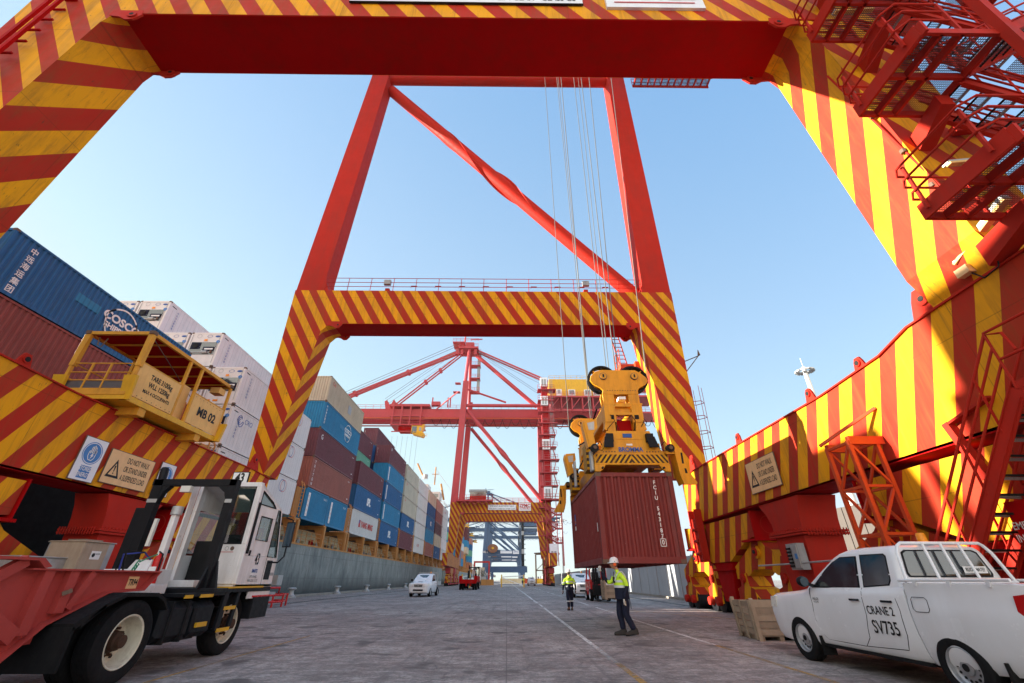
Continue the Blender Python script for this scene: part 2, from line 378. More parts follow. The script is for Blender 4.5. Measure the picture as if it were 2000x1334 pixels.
def rails(mb, pts, h=1.05, post=1.2, r=.022, mat=None, mids=(.55,), toe=True):
    """a handrail along a path of floor points"""
    pts = [Vector(p) for p in pts]; up = Vector((0, 0, 1))
    for a, b in zip(pts, pts[1:]):
        for hh in (h,) + tuple(mids): mb.tube([a + up * hh, b + up * hh], r, 6, mat)
        L = (b - a).length; k = max(1, round(L / post))
        for i in range(k + 1):
            p = a + (b - a) * i / k; mb.tube([p, p + up * h], r, 6, mat)
        if toe: mb.beam(a + up * .06, b + up * .06, .012, .12, mat)
# ---------------------------------------------------------------- ground, quay, water, markings
def ground_mat():
    m = bpy.data.materials.new('apron'); t, b = nodes(m); v = t.nodes.new('ShaderNodeTexCoord').outputs['Object']
    base = mix(t, ramp(t, noise(t, v, .25, 6, .7), [(.42, 0.), (.58, 1.)]), (.21, .175, .16), (.50, .44, .40))
    base = mix(t, ramp(t, noise(t, mapped(t, v, (1, .12, 1)), .9, 5, .75), [(.48, 0.), (.66, .8)]), base, (.18, .155, .145))      # tyre-worn bands along the lane
    base = mix(t, ramp(t, noise(t, mapped(t, v, (.5, 1.6, 1)), 2.5, 6, .8), [(.50, 0.), (.66, .7)]), base, (.55, .49, .45))
    base = mix(t, ramp(t, noise(t, v, 3.2, 6, .8), [(.46, .6), (.54, 0.)]), base, (.15, .13, .12)); base = mix(t, ramp(t, noise(t, mapped(t, v, (.7, 2.2, 1), (3, 9, 0)), 1.6, 6, .85), [(.53, 0.), (.6, .65)]), base, (.58, .52, .48))
    base = mix(t, ramp(t, noise(t, v, .6, 3, .5), [(.55, 0.), (.7, .4)]), base, (.34, .235, .21))      # broad pinkish patches
    base = mix(t, ramp(t, noise(t, v, 14, 6, .85), [(.36, .75), (.56, 0.)]), base, (.10, .085, .08)); base = mix(t, ramp(t, noise(t, mapped(t, v, (1, 1, 1), (7, 3, 0)), 9, 5, .85), [(.55, 0.), (.68, .6)]), base, (.60, .53, .49))
    vo = t.nodes.new('ShaderNodeTexVoronoi'); vo.feature = 'DISTANCE_TO_EDGE'; vo.inputs['Scale'].default_value = .35
    wv = t.nodes.new('ShaderNodeVectorMath'); wv.operation = 'ADD'; nn = t.nodes.new('ShaderNodeTexNoise'); nn.inputs['Scale'].default_value = 1.5; t.links.new(v, nn.inputs[0])
    t.links.new(v, wv.inputs[0]); t.links.new(nn.outputs[1], wv.inputs[1]); t.links.new(wv.outputs[0], vo.inputs[0])
    base = mix(t, ramp(t, vo.outputs[0], [(0., .55), (.012, 0.)]), base, (.08, .07, .07))
    base = mix(t, ramp(t, noise(t, mapped(t, v, (2.6, .05, 1)), 1.3, 4, .7), [(.56, 0.), (.66, .5)]), base, (.13, .115, .11))      # dark tyre tracks
    br = t.nodes.new('ShaderNodeTexBrick'); br.offset = 0; br.inputs['Scale'].default_value = 1; br.inputs['Brick Width'].default_value = 6.1; br.inputs['Row Height'].default_value = 7.3; br.inputs['Mortar Size'].default_value = .012; br.inputs['Mortar Smooth'].default_value = .2
    t.links.new(v, br.inputs[0]); jf = N(t, 'ShaderNodeMath', operation='MULTIPLY'); t.links.new(br.outputs['Fac'], jf.inputs[0]); jf.inputs[1].default_value = .6; base = mix(t, jf.outputs[0], base, (.10, .09, .085))
    st = ramp(t, noise(t, v, 1.1, 2, .4), [(.62, 0.), (.68, .75)]); base = mix(t, st, base, (.075, .065, .06))
    t.links.new(base, b.inputs['Base Color'])
    t.links.new(ramp(t, noise(t, v, 1.5, 4), [(.3, .62), (.7, .9)]), b.inputs['Roughness'])
    bn = t.nodes.new('ShaderNodeBump'); bn.inputs['Strength'].default_value = .7; bn.inputs['Distance'].default_value = .012
    t.links.new(mix(t, .5, noise(t, v, 45, 5, .8), noise(t, v, 4, 4)), bn.inputs['Height']); t.links.new(bn.outputs[0], b.inputs['Normal']); MT['apron'] = m
ground_mat()
def line_mat(name, c):
    m = bpy.data.materials.new(name); t, b = nodes(m); v = t.nodes.new('ShaderNodeTexCoord').outputs['Object']
    f = ramp(t, noise(t, v, 7, 6, .8), [(.38, .15), (.52, 1.)]);
    f2 = ramp(t, noise(t, mapped(t, v, (1, .3, 1)), 1.2, 3), [(.32, .25), (.55, 1.)])
    mm = N(t, 'ShaderNodeMath', operation='MULTIPLY'); t.links.new(f, mm.inputs[0]); t.links.new(f2, mm.inputs[1])
    b.inputs['Base Color'].default_value = c4(c); b.inputs['Roughness'].default_value = .75; t.links.new(mm.outputs[0], b.inputs['Alpha']); MT[name] = m
line_mat('line_white', (.78, .76, .72)); line_mat('line_yellow', (.52, .30, .07))
QX = -17.8
g = MB('apron'); g.quad((QX, -60, 0), (500, -60, 0), (500, 900, 0), (QX, 900, 0)); g.build('ground', kind='structure')
k = MB('kerb'); k.box(QX - .35, QX + .25, -60, 620, -2.2, .16); k.build('quay_kerb', bevel=.03, kind='structure')
k = MB('concrete_wall'); k.box(QX - .3, QX - .02, -60, 620, -6, -.02); k.build('quay_wall', kind='structure')
wm = pm('water', (.02, .05, .05), .12, amt=0, bump=.6, bscale=1.5)
g = MB('water'); g.quad((-500, -60, -2.5), (QX - .1, -60, -2.5), (QX - .1, 900, -2.5), (-500, 900, -2.5)); g.build('water', kind='structure')
g = MB('line_white')
def gl(x0, y0, x1, y1, wd=.12, mat='line_white'):
    d = Vector((x1 - x0, y1 - y0, 0)).normalized(); n = Vector((-d.y, d.x, 0)) * wd / 2
    a, b = Vector((x0, y0, .004)), Vector((x1, y1, .004)); g.quad(a - n, a + n, b + n, b - n, mat)
gl(1.93, 9.3, 1.93, 30, .11); gl(1.9, 31, 1.3, 260, .13)
gl(4.66, 11.6, 4.62, 19, .11); gl(4.7, 4.5, 4.66, 11.5, .10, 'line_yellow')
for i in range(30): gl(4.7, 22 + i * 6.5, 4.7, 22 + i * 6.5 + 4.4)
gl(1.95, 1.5, 1.94, 9.2, .11, 'line_yellow'); gl(5.6, 24, 9.3, 17, .1, 'line_yellow')
gl(-5.14, 3, -5.12, 13.5, .06, 'line_yellow'); gl(6.0, 30, 8.7, 24.5, .1)
g.build('lane_markings', kind='structure')
g = MB('steel')
for xc in (-13.45, 10.15):
    for s_ in (-.05, .05): g.quad((xc + s_ - .02, -60, .004), (xc + s_ + .02, -60, .004), (xc + s_ + .02, 600, .004), (xc + s_ - .02, 600, .004))
    g.quad((xc - .22, -60, .002), (xc + .22, -60, .002), (xc + .22, 600, .002), (xc - .22, 600, .002), 'black')
g.build('crane_rails', kind='structure')
# long low boundary wall on the land side, in panels
wl = thing('boundary_wall', (15.5, 150, 0), 'long pale grey panel wall along the landward edge of the apron', 'wall')
x0, y0, x1, y1 = 12.6, 24., 19.5, 330.
wn = 0
for i in range(102):
    a = i / 102; b = (i + 1) / 102 - .0002; A = (x0 + (x1 - x0) * a, y0 + (y1 - y0) * a); B = (x0 + (x1 - x0) * b, y0 + (y1 - y0) * b)
    if i % 8 == 0: mb = MB('concrete_wall')
    o_ = .01 * (i % 2)
    mb.hexa([(A[0] + o_, A[1], 0), (A[0] + .18 + o_, A[1], 0), (B[0] + .18 + o_, B[1], 0), (B[0] + o_, B[1], 0), (A[0] + o_, A[1], 2.75), (A[0] + .18 + o_, A[1], 2.75), (B[0] + .18 + o_, B[1], 2.75), (B[0] + o_, B[1], 2.75)])
    mb.beam((A[0] - .02, A[1], 0), (A[0] - .02, A[1], 2.8), .06, .1)
    if i % 8 == 7 or i == 101: mb.build('wall_panel', wl)
mb = MB('kerb'); mb.hexa([(x0 - .5, y0 - 4, 0), (x0 - .05, y0 - 4, 0), (x1 - .05, y1, 0), (x1 - .5, y1, 0), (x0 - .5, y0 - 4, .14), (x0 - .05, y0 - 4, .14), (x1 - .05, y1, .14), (x1 - .5, y1, .14)]); mb.build('wall_kerb', kind='structure')
# corrugated shed behind the near crane on the land side
mb = MB('wood'); MT['shed'] = pm('shed', (.10, .085, .075), .7, amt=.5, scale=1); zz = []
sh = MB('shed'); n = 60
for i in range(n):
    y = 9 + i * .45; sh.box(26 + .06 * (i % 2), 26.3, y, y + .449, 0, 6.2)
sh.box(26.3, 34, 9, 36, 0, 6.2); sh.build('storage_shed', org=(30, 20, 0), label='dark corrugated shed standing behind the striped sill beam on the landward side', cat='shed')
# ---------------------------------------------------------------- ship-to-shore gantry crane (near one full, others by the same builder)
def crane(root, T, S, RD, ZP=True, near=False, dark='dark_red', sc_=1.0, stairs_mat='red'):
    """portal + upper frame; T maps near-crane metres to place"""
    def M(mat=RD): return MB(mat, T)
    def B(mb, name, parent=root, **k): return mb.build(name, parent, **k)
    nf = lambda z: 6.2; nb = lambda z: 7.85
    ff = lambda z: 23.42 - .030 * (min(z, 18) - 6.2); fb = lambda z: ff(z) + 1.6
    legs = []
    for F_, K_ in ((nf, nb), (ff, fb)):
        pl = [(-14.0, 6.2)] + ([(-12.88, 6.2), (-12.86, 6.6), (-12.2, 8.3), (-11.5, 14.9), (-11.35, 15.3)] if F_ is nf else [(-13.02, 6.2), (-11.75, 14.9), (-11.45, 15.25)]) + [(-11.05, 15.45), (-11.05, 17.95), (-14.05, 17.95)]
        pr = [(10.8, 6.2)] + ([(9.50, 6.2), (9.49, 6.62), (9.22, 7.3), (8.6, 14.9), (8.4, 15.3)] if F_ is nf else [(9.3, 6.2), (8.3, 14.9), (8.2, 15.3)]) + [(8.08, 15.45), (8.08, 17.95), (10.82, 17.95)]
        for pp, nm in ((pl, 'l'), (pr, 'r')):
            mb = M(S); mb.prism(pp, 'y', F_, K_, S)
            lph = (lambda n, q: q.x + .62 * q.z if abs(n.y) > .7 else ((q.y - .68 * q.z) / 1.3 if n.x > 0 else q.y + .5 * q.z)) if sc_ == 1.0 else None
            lg = B(mb, 'portal_leg', phase=lph); legs.append(lg)
            up = [(-14.05, 17.96), (-11.9, 17.96), (-12.25, 18.8), (-12.3, 19.4), (-11.2, 50.7), (-12.7, 50.7)] if nm == 'l' else [(10.82, 17.96), (8.7, 17.96), (9.0, 18.6), (9.02, 19.2), (9.4, 50.2), (10.9, 50.2)]
            mb = M(RD); mb.prism(up, 'y', F_(18) + .1, K_(18) - .1, RD); B(mb, 'upper_leg')
        mb = M(S); mb.prism([(-11.049, 15.45), (8.079, 15.45), (8.079, 17.95), (-11.049, 17.95)], 'y', F_, K_, S)
        pb = B(mb, 'portal_beam')
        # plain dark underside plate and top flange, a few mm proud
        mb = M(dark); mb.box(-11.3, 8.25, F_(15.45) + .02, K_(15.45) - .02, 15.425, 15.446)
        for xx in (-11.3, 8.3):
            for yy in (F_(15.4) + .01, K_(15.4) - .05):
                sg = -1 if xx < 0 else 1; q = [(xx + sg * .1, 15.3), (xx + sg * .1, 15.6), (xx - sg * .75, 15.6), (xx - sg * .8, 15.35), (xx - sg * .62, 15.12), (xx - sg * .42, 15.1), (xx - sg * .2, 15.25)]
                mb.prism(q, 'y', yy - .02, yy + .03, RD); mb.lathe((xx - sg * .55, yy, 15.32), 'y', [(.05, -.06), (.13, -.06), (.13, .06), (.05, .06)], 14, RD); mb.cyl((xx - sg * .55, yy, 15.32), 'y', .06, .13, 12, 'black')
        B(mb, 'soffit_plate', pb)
        yc = (F_(18) + K_(18)) / 2
        mb = M(RD); mb.tube([(-11.5, yc, 43.5), (9.4, yc, 43.5)], .45, 20); B(mb, 'tie_pipe')
        mb = M(RD); ybr = yc + .35; a, b_ = Vector((-11.3, ybr, 42.3)), Vector((8.9, ybr, 18.3)); mb.tube([a, b_], .5, 24)
        d = (b_ - a); L = d.length; d.normalize(); e1 = d.cross(Vector((0, 1, 0))).normalized(); e2 = d.cross(e1)
        for ph in (0.4, math.pi + .4):       # helical strakes on the middle part
            vs = []; n = 70
            for i in range(n + 1):
                t = .26 + .42 * i / n; an = ph + i / n * 2 * math.pi * .8; c_ = a + d * L * t; rr = e1 * math.cos(an) + e2 * math.sin(an); hh = .48 + .2 * min(1, 4 * min(i, n - i) / n)
                vs += [c_ + rr * .46, c_ + rr * hh]
            for s2 in (0,): mb.add(vs, [(2 * i, 2 * i + 1, 2 * i + 3, 2 * i + 2) for i in range(n)])
            mb.add([v + d * .02 for v in vs], [(2 * i, 2 * i + 1, 2 * i + 3, 2 * i + 2) for i in range(n)])
        B(mb, 'diagonal_brace')
    # sill beams on the rails, mid pillar, equalizers, bogies
    for xi, xo, inner in ((-12.88, -14.02, 1), (9.5, 10.82, -1)):
        x0, x1 = min(xi, xo), max(xi, xo)
        mb = M(S)
        ya = -2.0; mb.prism([(ya, 3.95), (3.0, 3.8), (23.9, 3.75), (23.9, 6.02), (22.2, 6.12), (12, 6.12), (9.6, 6.25), (8.6, 6.5), (3.8, 6.6), (ya, 6.3)], 'x', x0, x1, S)
        sill = B(mb, 'sill_beam')
        mb = M(RD); mb.prism([(ya, 6.3), (3.8, 6.6), (8.6, 6.5), (9.6, 6.25), (12, 6.12), (22.2, 6.12), (23.9, 6.02), (23.9, 6.05), (22.2, 6.16), (12, 6.16), (9.6, 6.29), (8.6, 6.54), (3.8, 6.64), (ya, 6.34)], 'x', x0 - .06, x1 + .06, RD)
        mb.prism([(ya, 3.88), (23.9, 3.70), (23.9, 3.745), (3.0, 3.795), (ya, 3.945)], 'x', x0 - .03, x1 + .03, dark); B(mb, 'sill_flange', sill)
        mb = M(RD)
        for yy, big in ((8.05, 1), (12.6, 0), (22.3, 1), (10.4, 0), (17.4, 0)):
            if near or big:
                h = .75 if big else .42; zt = 6.2 if yy > 9 else 6.5
                if inner > 0 and not big and yy == 12.6: continue
                xm = xi - inner * .12; wv = .5 if big else .26
                mb.prism([(yy - wv, zt - .1), (yy - wv * .55, zt + h * .7), (yy - wv * .3, zt + h), (yy + wv * .3, zt + h), (yy + wv * .55, zt + h * .7), (yy + wv, zt - .1)], 'x', xm - .03, xm + .03)
                mb.lathe((xm, yy, zt + h * .62), 'x', [(.06, -.07), (.17 * (1 if big else .6), -.07), (.17 * (1 if big else .6), .07), (.06, .07)], 16)
                mb.cyl((xm, yy, zt + h * .62), 'x', .07, .16, 12, 'black')
        mb.split('lifting_lug', sill)
        mb = M(RD); xm0, xm1 = x0 + .03, x1 - .03
        mb.prism([(14.6, 3.72), (17.1, 3.72), (16.75, 3.35), (16.55, 3.0), (16.35, .75), (15.0, .75), (14.85, 3.0), (14.75, 3.4)], 'x', xm0, xm1)
        mb.box(xm0 - .12, xm1 + .12, 14.7, 16.7, 2.55, 2.61); mb.box(xm0 - .12, xm1 + .12, 14.7, 16.7, 2.63, 2.69)
        if near:
            for i in range(14): mb.cyl(((xi + inner * .05), 14.8 + i * .14, 2.72), 'z', .022, .07, 6); mb.cyl((xm0 + (xm1 - xm0) * i / 13, 14.63 if i else 14.63, 2.62), 'z', .02, .22, 6)
        B(mb, 'support_pillar')
        for yc in (21.3, 8.6):
            eq = M(S)
            eq.prism([(yc - 3.4, 3.6), (yc + 3.4, 3.6), (yc + 3.4, 2.75), (yc + 2.6, 2.65), (yc + .9, 1.95), (yc - .9, 1.95), (yc - 2.6, 2.65), (yc - 3.4, 2.75)], 'x', x0 + .06, x1 - .06)
            e = B(eq, 'equalizer_beam')
            f = M(dark)
            for s2 in (-1, 1):
                yy = yc + s2 * 3.42; f.box(x0 + .0, x1 - .0, min(yy, yy + s2 * .05), max(yy, yy + s2 * .05), 2.66, 3.66); f.box(x0 - .05, x1 + .05, yc + s2 * 3 - .55, yc + s2 * 3 + .55, 2.58, 2.66)
                f.disc(((x0 + x1) / 2, yy + s2 * .056, 3.15), 'y', .33, RD, r0=.30)
            f.prism([(yc - .85, 1.93), (yc + .85, 1.93), (yc + .6, .85), (yc + .5, .45), (yc - .5, .45), (yc - .6, .85)], 'x', x0 + .12, x1 - .12); f.box(x0 + .02, x1 - .02, yc - .95, yc + .95, 1.62, 1.7)
            f.split('equalizer_trim', e)
            for s2 in (-1, 1):
                ys = yc + s2 * 3.0
                q = M(S); xs0, xs1 = x0 + .2, x1 - .2
                q.prism([(ys - .35, 2.62), (ys + .35, 2.62), (ys + .6, 2.4), (ys + 2.1, 1.75), (ys + 2.1, 1.3), (ys + 1.0, 1.42), (ys + .6, 1.62), (ys - .6, 1.62), (ys - 1.0, 1.42), (ys - 2.1, 1.3), (ys - 2.1, 1.75), (ys - .6, 2.4)], 'x', xs0, xs1)
                q.lathe((xi - inner * .17, ys, 2.22), 'x', [(.1, -.06), (.24, -.06), (.24, .06), (.1, .06)], 20, S); q.lathe((xi - inner * .15, ys, 2.22), 'x', [(.05, -.08), (.15, -.08), (.15, .08), (.05, .08)], 18, RD); q.cyl((xi - inner * .13, ys, 2.22), 'x', .07, .2, 12, 'black')
                B(q, 'sub_equalizer')
                for s3 in (-1, 1):
                    yb = ys + s3 * 1.5
                    bg = M(S); bg.prism([(yb - .28, 1.5), (yb + .28, 1.5), (yb + .34, 1.05), (yb + .68, .95), (yb + .72, .35), (yb + .3, .28), (yb + .22, .6), (yb - .22, .6), (yb - .3, .28), (yb - .72, .35), (yb - .68, .95), (yb - .34, 1.05)], 'x', x0 + .16, x1 - .16)
                    bg.lathe((xi - inner * .15, yb, 1.32), 'x', [(.03, -.08), (.17, -.08), (.17, .08), (.03, .08)], 14, RD)
                    for s4 in (-1, 1): bg.lathe((xi - inner * .1, yb + s4 * .42, .42), 'x', [(.02, -.14), (.16, -.14), (.18, -.1), (.18, .1), (.16, .14), (.02, .14)], 14, RD)
                    bo = B(bg, 'bogie')
                    for s4 in (-1, 1):
                        wh = M('steel'); xm = (x0 + x1) / 2
                        wh.lathe((xm, yb + s4 * .42, .38), 'x', [(.08, -.5), (.30, -.48), (.41, -.46), (.41, -.42), (.375, -.40), (.375, .40), (.41, .42), (.41, .46), (.30, .48), (.08, .5)], 22, 'rubber' if not near else 'black_paint'); B(wh, 'wheel', bo)
            if near and yc > 20:
                u = M(RD); ym = yc + 1.3
                u.prism([(ym - .35, 3.9), (ym + .35, 3.9), (ym + .3, 2.0), (ym - .3, 2.0)], 'x', xi + inner * .03, xi + inner * .28); u.box(xi + inner * .02 if inner > 0 else xi - .36, xi + .36 if inner > 0 else xi - .02, ym - .4, ym - .33, 2.0, 4.3); u.box(xi + .02 if inner > 0 else xi - .36, xi + .36 if inner > 0 else xi - .02, ym + .33, ym + .4, 2.0, 4.3)
                for zz in (2.35, 2.9, 3.4): u.cyl((xi + inner * .34, ym, zz), 'y', .07, .5, 10)
                B(u, 'rail_clamp')
    # walkway with rails on the far portal beam
    for F_, K_ in ((ff, fb),) if near else ((nf, nb), (ff, fb)):
        mb = M(RD); zt = 17.98; mb.box(-12.0, 8.7, F_(18) + .05, K_(18) - .05, 17.951, zt); rails(mb, [(-12.2, F_(18) + .08, zt), (8.9, F_(18) + .08, zt)], 1.05, 1.55, .022 if near else .03, mids=(.36, .7), toe=False); rails(mb, [(-12.2, K_(18) - .08, zt), (8.9, K_(18) - .08, zt)], 1.05, 1.55, .022 if near else .03, mids=(.5,), toe=False)
        if near:
            for xx in (-8.1, 5.2): mb.box(xx - .14, xx + .14, F_(18) + .2, F_(18) + .45, 18.05, 18.3); mb.box(xx - .22, xx + .22, F_(18) - .02, F_(18) + .2, 18.5, 18.85, 'grey_paint')
            for i in range(9): mb.beam((-6.5 + 1.6 * i, F_(18) + .1, 18.4), (-6.1 + 1.6 * i, F_(18) + .1, 18.4), .1, .02); mb.beam((-6.5 + 1.6 * i, F_(18) + .1, 18.4), (-6.5 + 1.6 * i, F_(18) + .1, 18.25), .02, .02)
        B(mb, 'walkway')
    # boom girder
    bl = -14 if near else -52
    mb = M(RD)
    for yy in ((12.3, 13.9), (17.0, 18.6)): mb.box(bl, 34, yy[0], yy[1], 41.9, 44.3); mb.box(bl, 34, yy[0] - .12, yy[1] + .12, 44.301, 44.36); mb.box(bl, 34, yy[0] - .12, yy[1] + .12, 41.84, 41.899)
    for xx in range(int(bl), 34, 8): mb.box(xx, xx + .5, 13.9, 17.0, 43.2, 43.9)
    for i in range(2): mb.box(bl, 34, (11.7, 18.85)[i], (12.05, 19.2)[i], 41.3, 41.6, 'orange_red' if RD == 'red' or RD == 'pink_red' else RD)
    B(mb, 'boom_girder')
    return legs
def crane_top(root, T, RD, YL, house=True):
    def M(mat=RD): return MB(mat, T)
    mb = M(); yc = 15.4
    mb.tube([(-12.2, 7.2, 50.5), (-12.1, 14.2, 66)], .5, 12); mb.tube([(-12.2, 23.6, 45), (-12.1, 16.8, 66)], .5, 12)
    mb.tube([(-12.2, 23.6, 45), (-12.2, 23.6, 50)], .5, 12)
    mb.build('apex_mast', root)
    mb = M(); mb.box(-15.5, -9.3, 12.5, 18.5, 64.6, 65.2); mb.box(-13.4, -10.8, 13.5, 17.5, 65.2, 67.2); mb.box(-17.5, -13.6, 13, 18, 66.9, 67.2)
    for xx in (-16, -14.5, -10.2): mb.box(xx - .4, xx + .4, 13.2, 13.8, 62.8, 64.6)
    rails(mb, [(-17.5, 13, 67.2), (-9.3, 13, 67.2)], 1.1, 1.2, .05, toe=False); rails(mb, [(-15.4, 12.6, 65.2), (-9.4, 12.6, 65.2)], 1.1, 1.2, .05, toe=False)
    mb.beam((-12, 14, 68.4), (-8.2, 14, 68.6), .3, .25); mb.cyl((-13.7, 14, 68.5), 'z', .25, 2.2, 8)
    for z in (51, 55.4, 59.8, 64): mb.box(-11.6, -8.6, 15, 17.5, z, z + .25); rails(mb, [(-11.6, 15, z + .25), (-8.6, 15, z + .25)], 1.1, 1.5, .05, toe=False)
    for i in range(44): mb.box(-9.6, -8.7, 15.8, 16.6, 51.3 + i * .3, 51.36 + i * .3, 'galv')
    mb.box(-15.6, -14, 11, 12.4, 52, 52.2); mb.box(-16, -14, 11, 12.4, 49.2, 49.4); mb.beam((-14.2, 8, 48), (-20.5, 11.5, 44), .25, .3); mb.box(-22, -19.5, 11, 12.3, 45.1, 46.2)
    mb.split('apex_platform', root)
    mb = M()
    for y in (14.7, 16.3):
        mb.beam((-14, y, 65.3), (-54, y, 46.5), .42, .6); mb.beam((-13.6, y, 64.9), (-34.6, y, 45.4), .28, .36)
        mb.beam((-10.4, y, 65.3), (12, y, 54.6), .35, .42)
        for t in (.42, .8): mb.cyl(Vector((-14, y, 65.3)).lerp(Vector((-54, y, 46.5)), t), 'y', .6, .7, 10)
        for t in (.35, .55): mb.cyl(Vector((-13.6, y, 64.9)).lerp(Vector((-34.6, y, 45.4)), t), 'y', .5, .5, 10)
        mb.prism([(-34, 45), (-36, 45), (-36.6, 47.5), (-35.9, 48), (-35.2, 46.4), (-34.6, 46.6), (-33.9, 48.2), (-33.3, 47.4)], 'y', y - .2, y + .2)
    mb.tube([(-11.2, 15.3, 64.5), (8.6, 15.3, 46.3)], .62, 14); mb.tube([(-11.6, 7, 48.4), (-.5, 8, 44.8)], .28, 8)
    mb.build('stay_bar', root)
    mb = M('rope_steel')
    for y in (12.6, 14, 16.5): mb.tube([(-15, y, 66.6), (-52, y, 47.6)], .07, 5); mb.tube([(-14, y, 65.6), (-36, y, 47.6)], .05, 5)
    for y in (14.5, 16): mb.tube([(-10.5, y, 65), (10, y, 50.2)], .05, 5); mb.tube([(-10.5, y, 65), (13, y, 52.5)], .05, 5)
    mb.build('stay_rope', root)
    mb = M(); rails(mb, [(-52, 12.2, 44.4), (9, 12.2, 44.4)], 1.15, 2.2, .05, toe=False)
    for x in (-22, -17.5, -16.8): mb.box(x - .15, x + .15, 12.4, 12.8, 45, 48)
    mb.build('boom_railing', root)
    fe = M('black');
    for k in range(26):
        x = -21.5 + k * 2.5; dp = 2.6 if k % 3 else 1.8
        fe.tube([(x + 2.5 * t, 11.5, 41 - dp * 4 * t * (1 - t)) for t in [i / 8 for i in range(9)]], .07, 5)
    fe.tube([(-50, 12.8, 39.4), (10, 12.8, 39.4)], .05, 5, 'rope_steel'); fe.build('festoon_cable', root)
    if house:
        mb = M(YL); mb.box(12, 30, 9.5, 21, 47.0, 52.7); rails(mb, [(12, 9.5, 52.7), (30, 9.5, 52.7)], 1.1, 1.6, .05, toe=False)
        mb.box(14, 15.6, 9.42, 9.5, 47.4, 49.5, 'letter_white'); mb.box(14.4, 15.2, 9.38, 9.42, 48.2, 49.3, 'grey_paint')
        for x in (17.4, 22, 24.6): mb.box(x, x + 2, 8.9, 9.5, 47.4, 49.2, 'letter_white'); mb.box(x + .25, x + 1.75, 8.87, 8.9, 47.65, 49.0, 'glass_dark')
        mb.build('machinery_house', root)
        mb = M(); mb.box(10.5, 34, 8, 22.5, 46.5, 46.95)
        for x in range(12, 34, 3): mb.box(x, x + .3, 8.2, 11, 42.9, 46.5); mb.beam((x, 8.4, 43.2), (x + 2.5, 8.4, 46.3), .2, .2)
        mb.box(12, 34, 8.6, 9, 42.6, 43.2); rails(mb, [(10.5, 8, 46.95), (34, 8, 46.95)], 1.1, 1.6, .05, toe=False)
        mb.build('house_deck', root)
        mb = M()      # far right service platforms
        for (a, b_, z) in ((35, 43, 47.5), (33, 47, 42.5), (36, 44, 52)):
            mb.box(a, b_, 10, 18, z, z + .5); rails(mb, [(a, 10, z + .5), (b_, 10, z + .5)], 1.1, 1.5, .05, toe=False); mb.box(a + 2, a + 2.4, 10.4, 10.8, z - 3, z)
        mb.build('service_platform', root)
    # trolley with the operator cab
    mb = M(); mb.box(-34, -22.5, 11.2, 19.5, 44.8, 45.5); mb.box(-33.5, -24, 11.2, 11.6, 41.8, 42.3); mb.box(-33, -24, 11, 17, 39.2, 39.5)
    for x in (-33, -30.5, -28, -25): mb.box(x, x + .4, 11.1, 11.5, 39.3, 45.5)
    mb.box(-31, -27.4, 12.5, 16, 38.1, 39.2, 'dark_red'); mb.tube([(-32.5, 11.4, 37.4), (-27.2, 11.4, 37.4)], .15, 6); rails(mb, [(-34, 11, 39.6), (-22.5, 11, 39.6)], 1.1, 1.4, .06, toe=False)
    mb.build('trolley', root)
    mb = M('yellow'); mb.prism([(-27, 39.4), (-27, 37.6), (-26.6, 36.8), (-23.6, 36.0), (-23.2, 36.8), (-24, 37.4), (-23.4, 39.5)], 'y', 11.4, 13.4); mb.box(-26.8, -25.5, 11.3, 11.4, 37.1, 38.9, 'glass_blue'); mb.box(-24.8, -24.2, 11.3, 11.4, 37.6, 38.6, 'grey_paint'); rails(mb, [(-27, 11.2, 36.5), (-22.4, 11.2, 35.6)], 1, .8, .04, toe=False)
    mb.build('operator_cab', root)
    mb = M('rope_steel')
    for x in (-32.5, -31, -29.6, -28.2, -26.8, -25.4):
        mb.tube([(x, 13, 36.5), (x - .2, 13, 12)], .035, 4)
    mb.build('hoist_rope', root)
    mb = M()                       # equipment deck with a small cabin over the portal beam
    mb.box(-12.5, -3.6, 4.4, 6.1, 17.95, 18.3); rails(mb, [(-12.5, 4.45, 18.3), (-3.6, 4.45, 18.3)], 1.1, 1.3, .04, toe=False); mb.box(-9.2, -5.2, 4.6, 6, 18.3, 19.2, 'red'); mb.box(-9.2, -5.2, 4.6, 6, 19.2, 20.2, 'glass_dark'); mb.box(-9.4, -5, 4.5, 6.2, 20.2, 20.7, 'grey_paint')
    for i in range(4): mb.beam((-11.5 + i * 1.8, 4.6, 17.2), (-10.6 + i * 1.8, 4.6, 17.95), .12, .12); mb.beam((-10.6 + i * 1.8, 4.6, 17.95), (-9.7 + i * 1.8, 4.6, 17.2), .12, .12)
    mb.build('deck_cabin', root)
def signs(root, T, zp='ZPMC', small=True):
    mb = MB('sign_white', T); mb.box(-4.6, 1.0 + 0, 6.1, 6.18, 16.2, 17.3) if False else None
    mb = MB('sign_white', T)
    mb.box(-4.72, 2.16, 6.12, 6.19, 16.17, 17.35); zz = (17.05, 16.42); f = .0
    y = 6.13
    for z, a in zip(zz, ('RATED CAPACITY -40t UNDER SPREADER    CLASS C8', 'RATED CAPACITY -75t UNDER HEAVY LIFT BEAM   CLASS C8')):
        mb.text(a, (-1.28, 6.11, z), (1, 0, 0), (0, 0, 1), .40, 'letter_black', .60, bold=.006)
    mb.box(-4.74, 2.18, 6.125, 6.18, 16.15, 16.169, 'letter_black'); mb.build('capacity_sign', root)
    mb = MB('sign_white', T); mb.box(2.86, 5.78, 6.12, 6.2, 15.98, 17.85)
    y = 6.11
    mb.box(3.1, 5.5, y - .005, y, 16.22, 16.27, 'letter_red')
    mb.text(zp, (4.32, y - .01, 17.15), (1, 0, 0), (0, 0, 1), 1.1, 'letter_red', .92, bold=.03); mb.text('上海振华重工', (4.32, y - .01, 16.58), (1, 0, 0), (0, 0, 1), .42, 'letter_red', 1., bold=.02)
    mb.build('maker_sign', root)
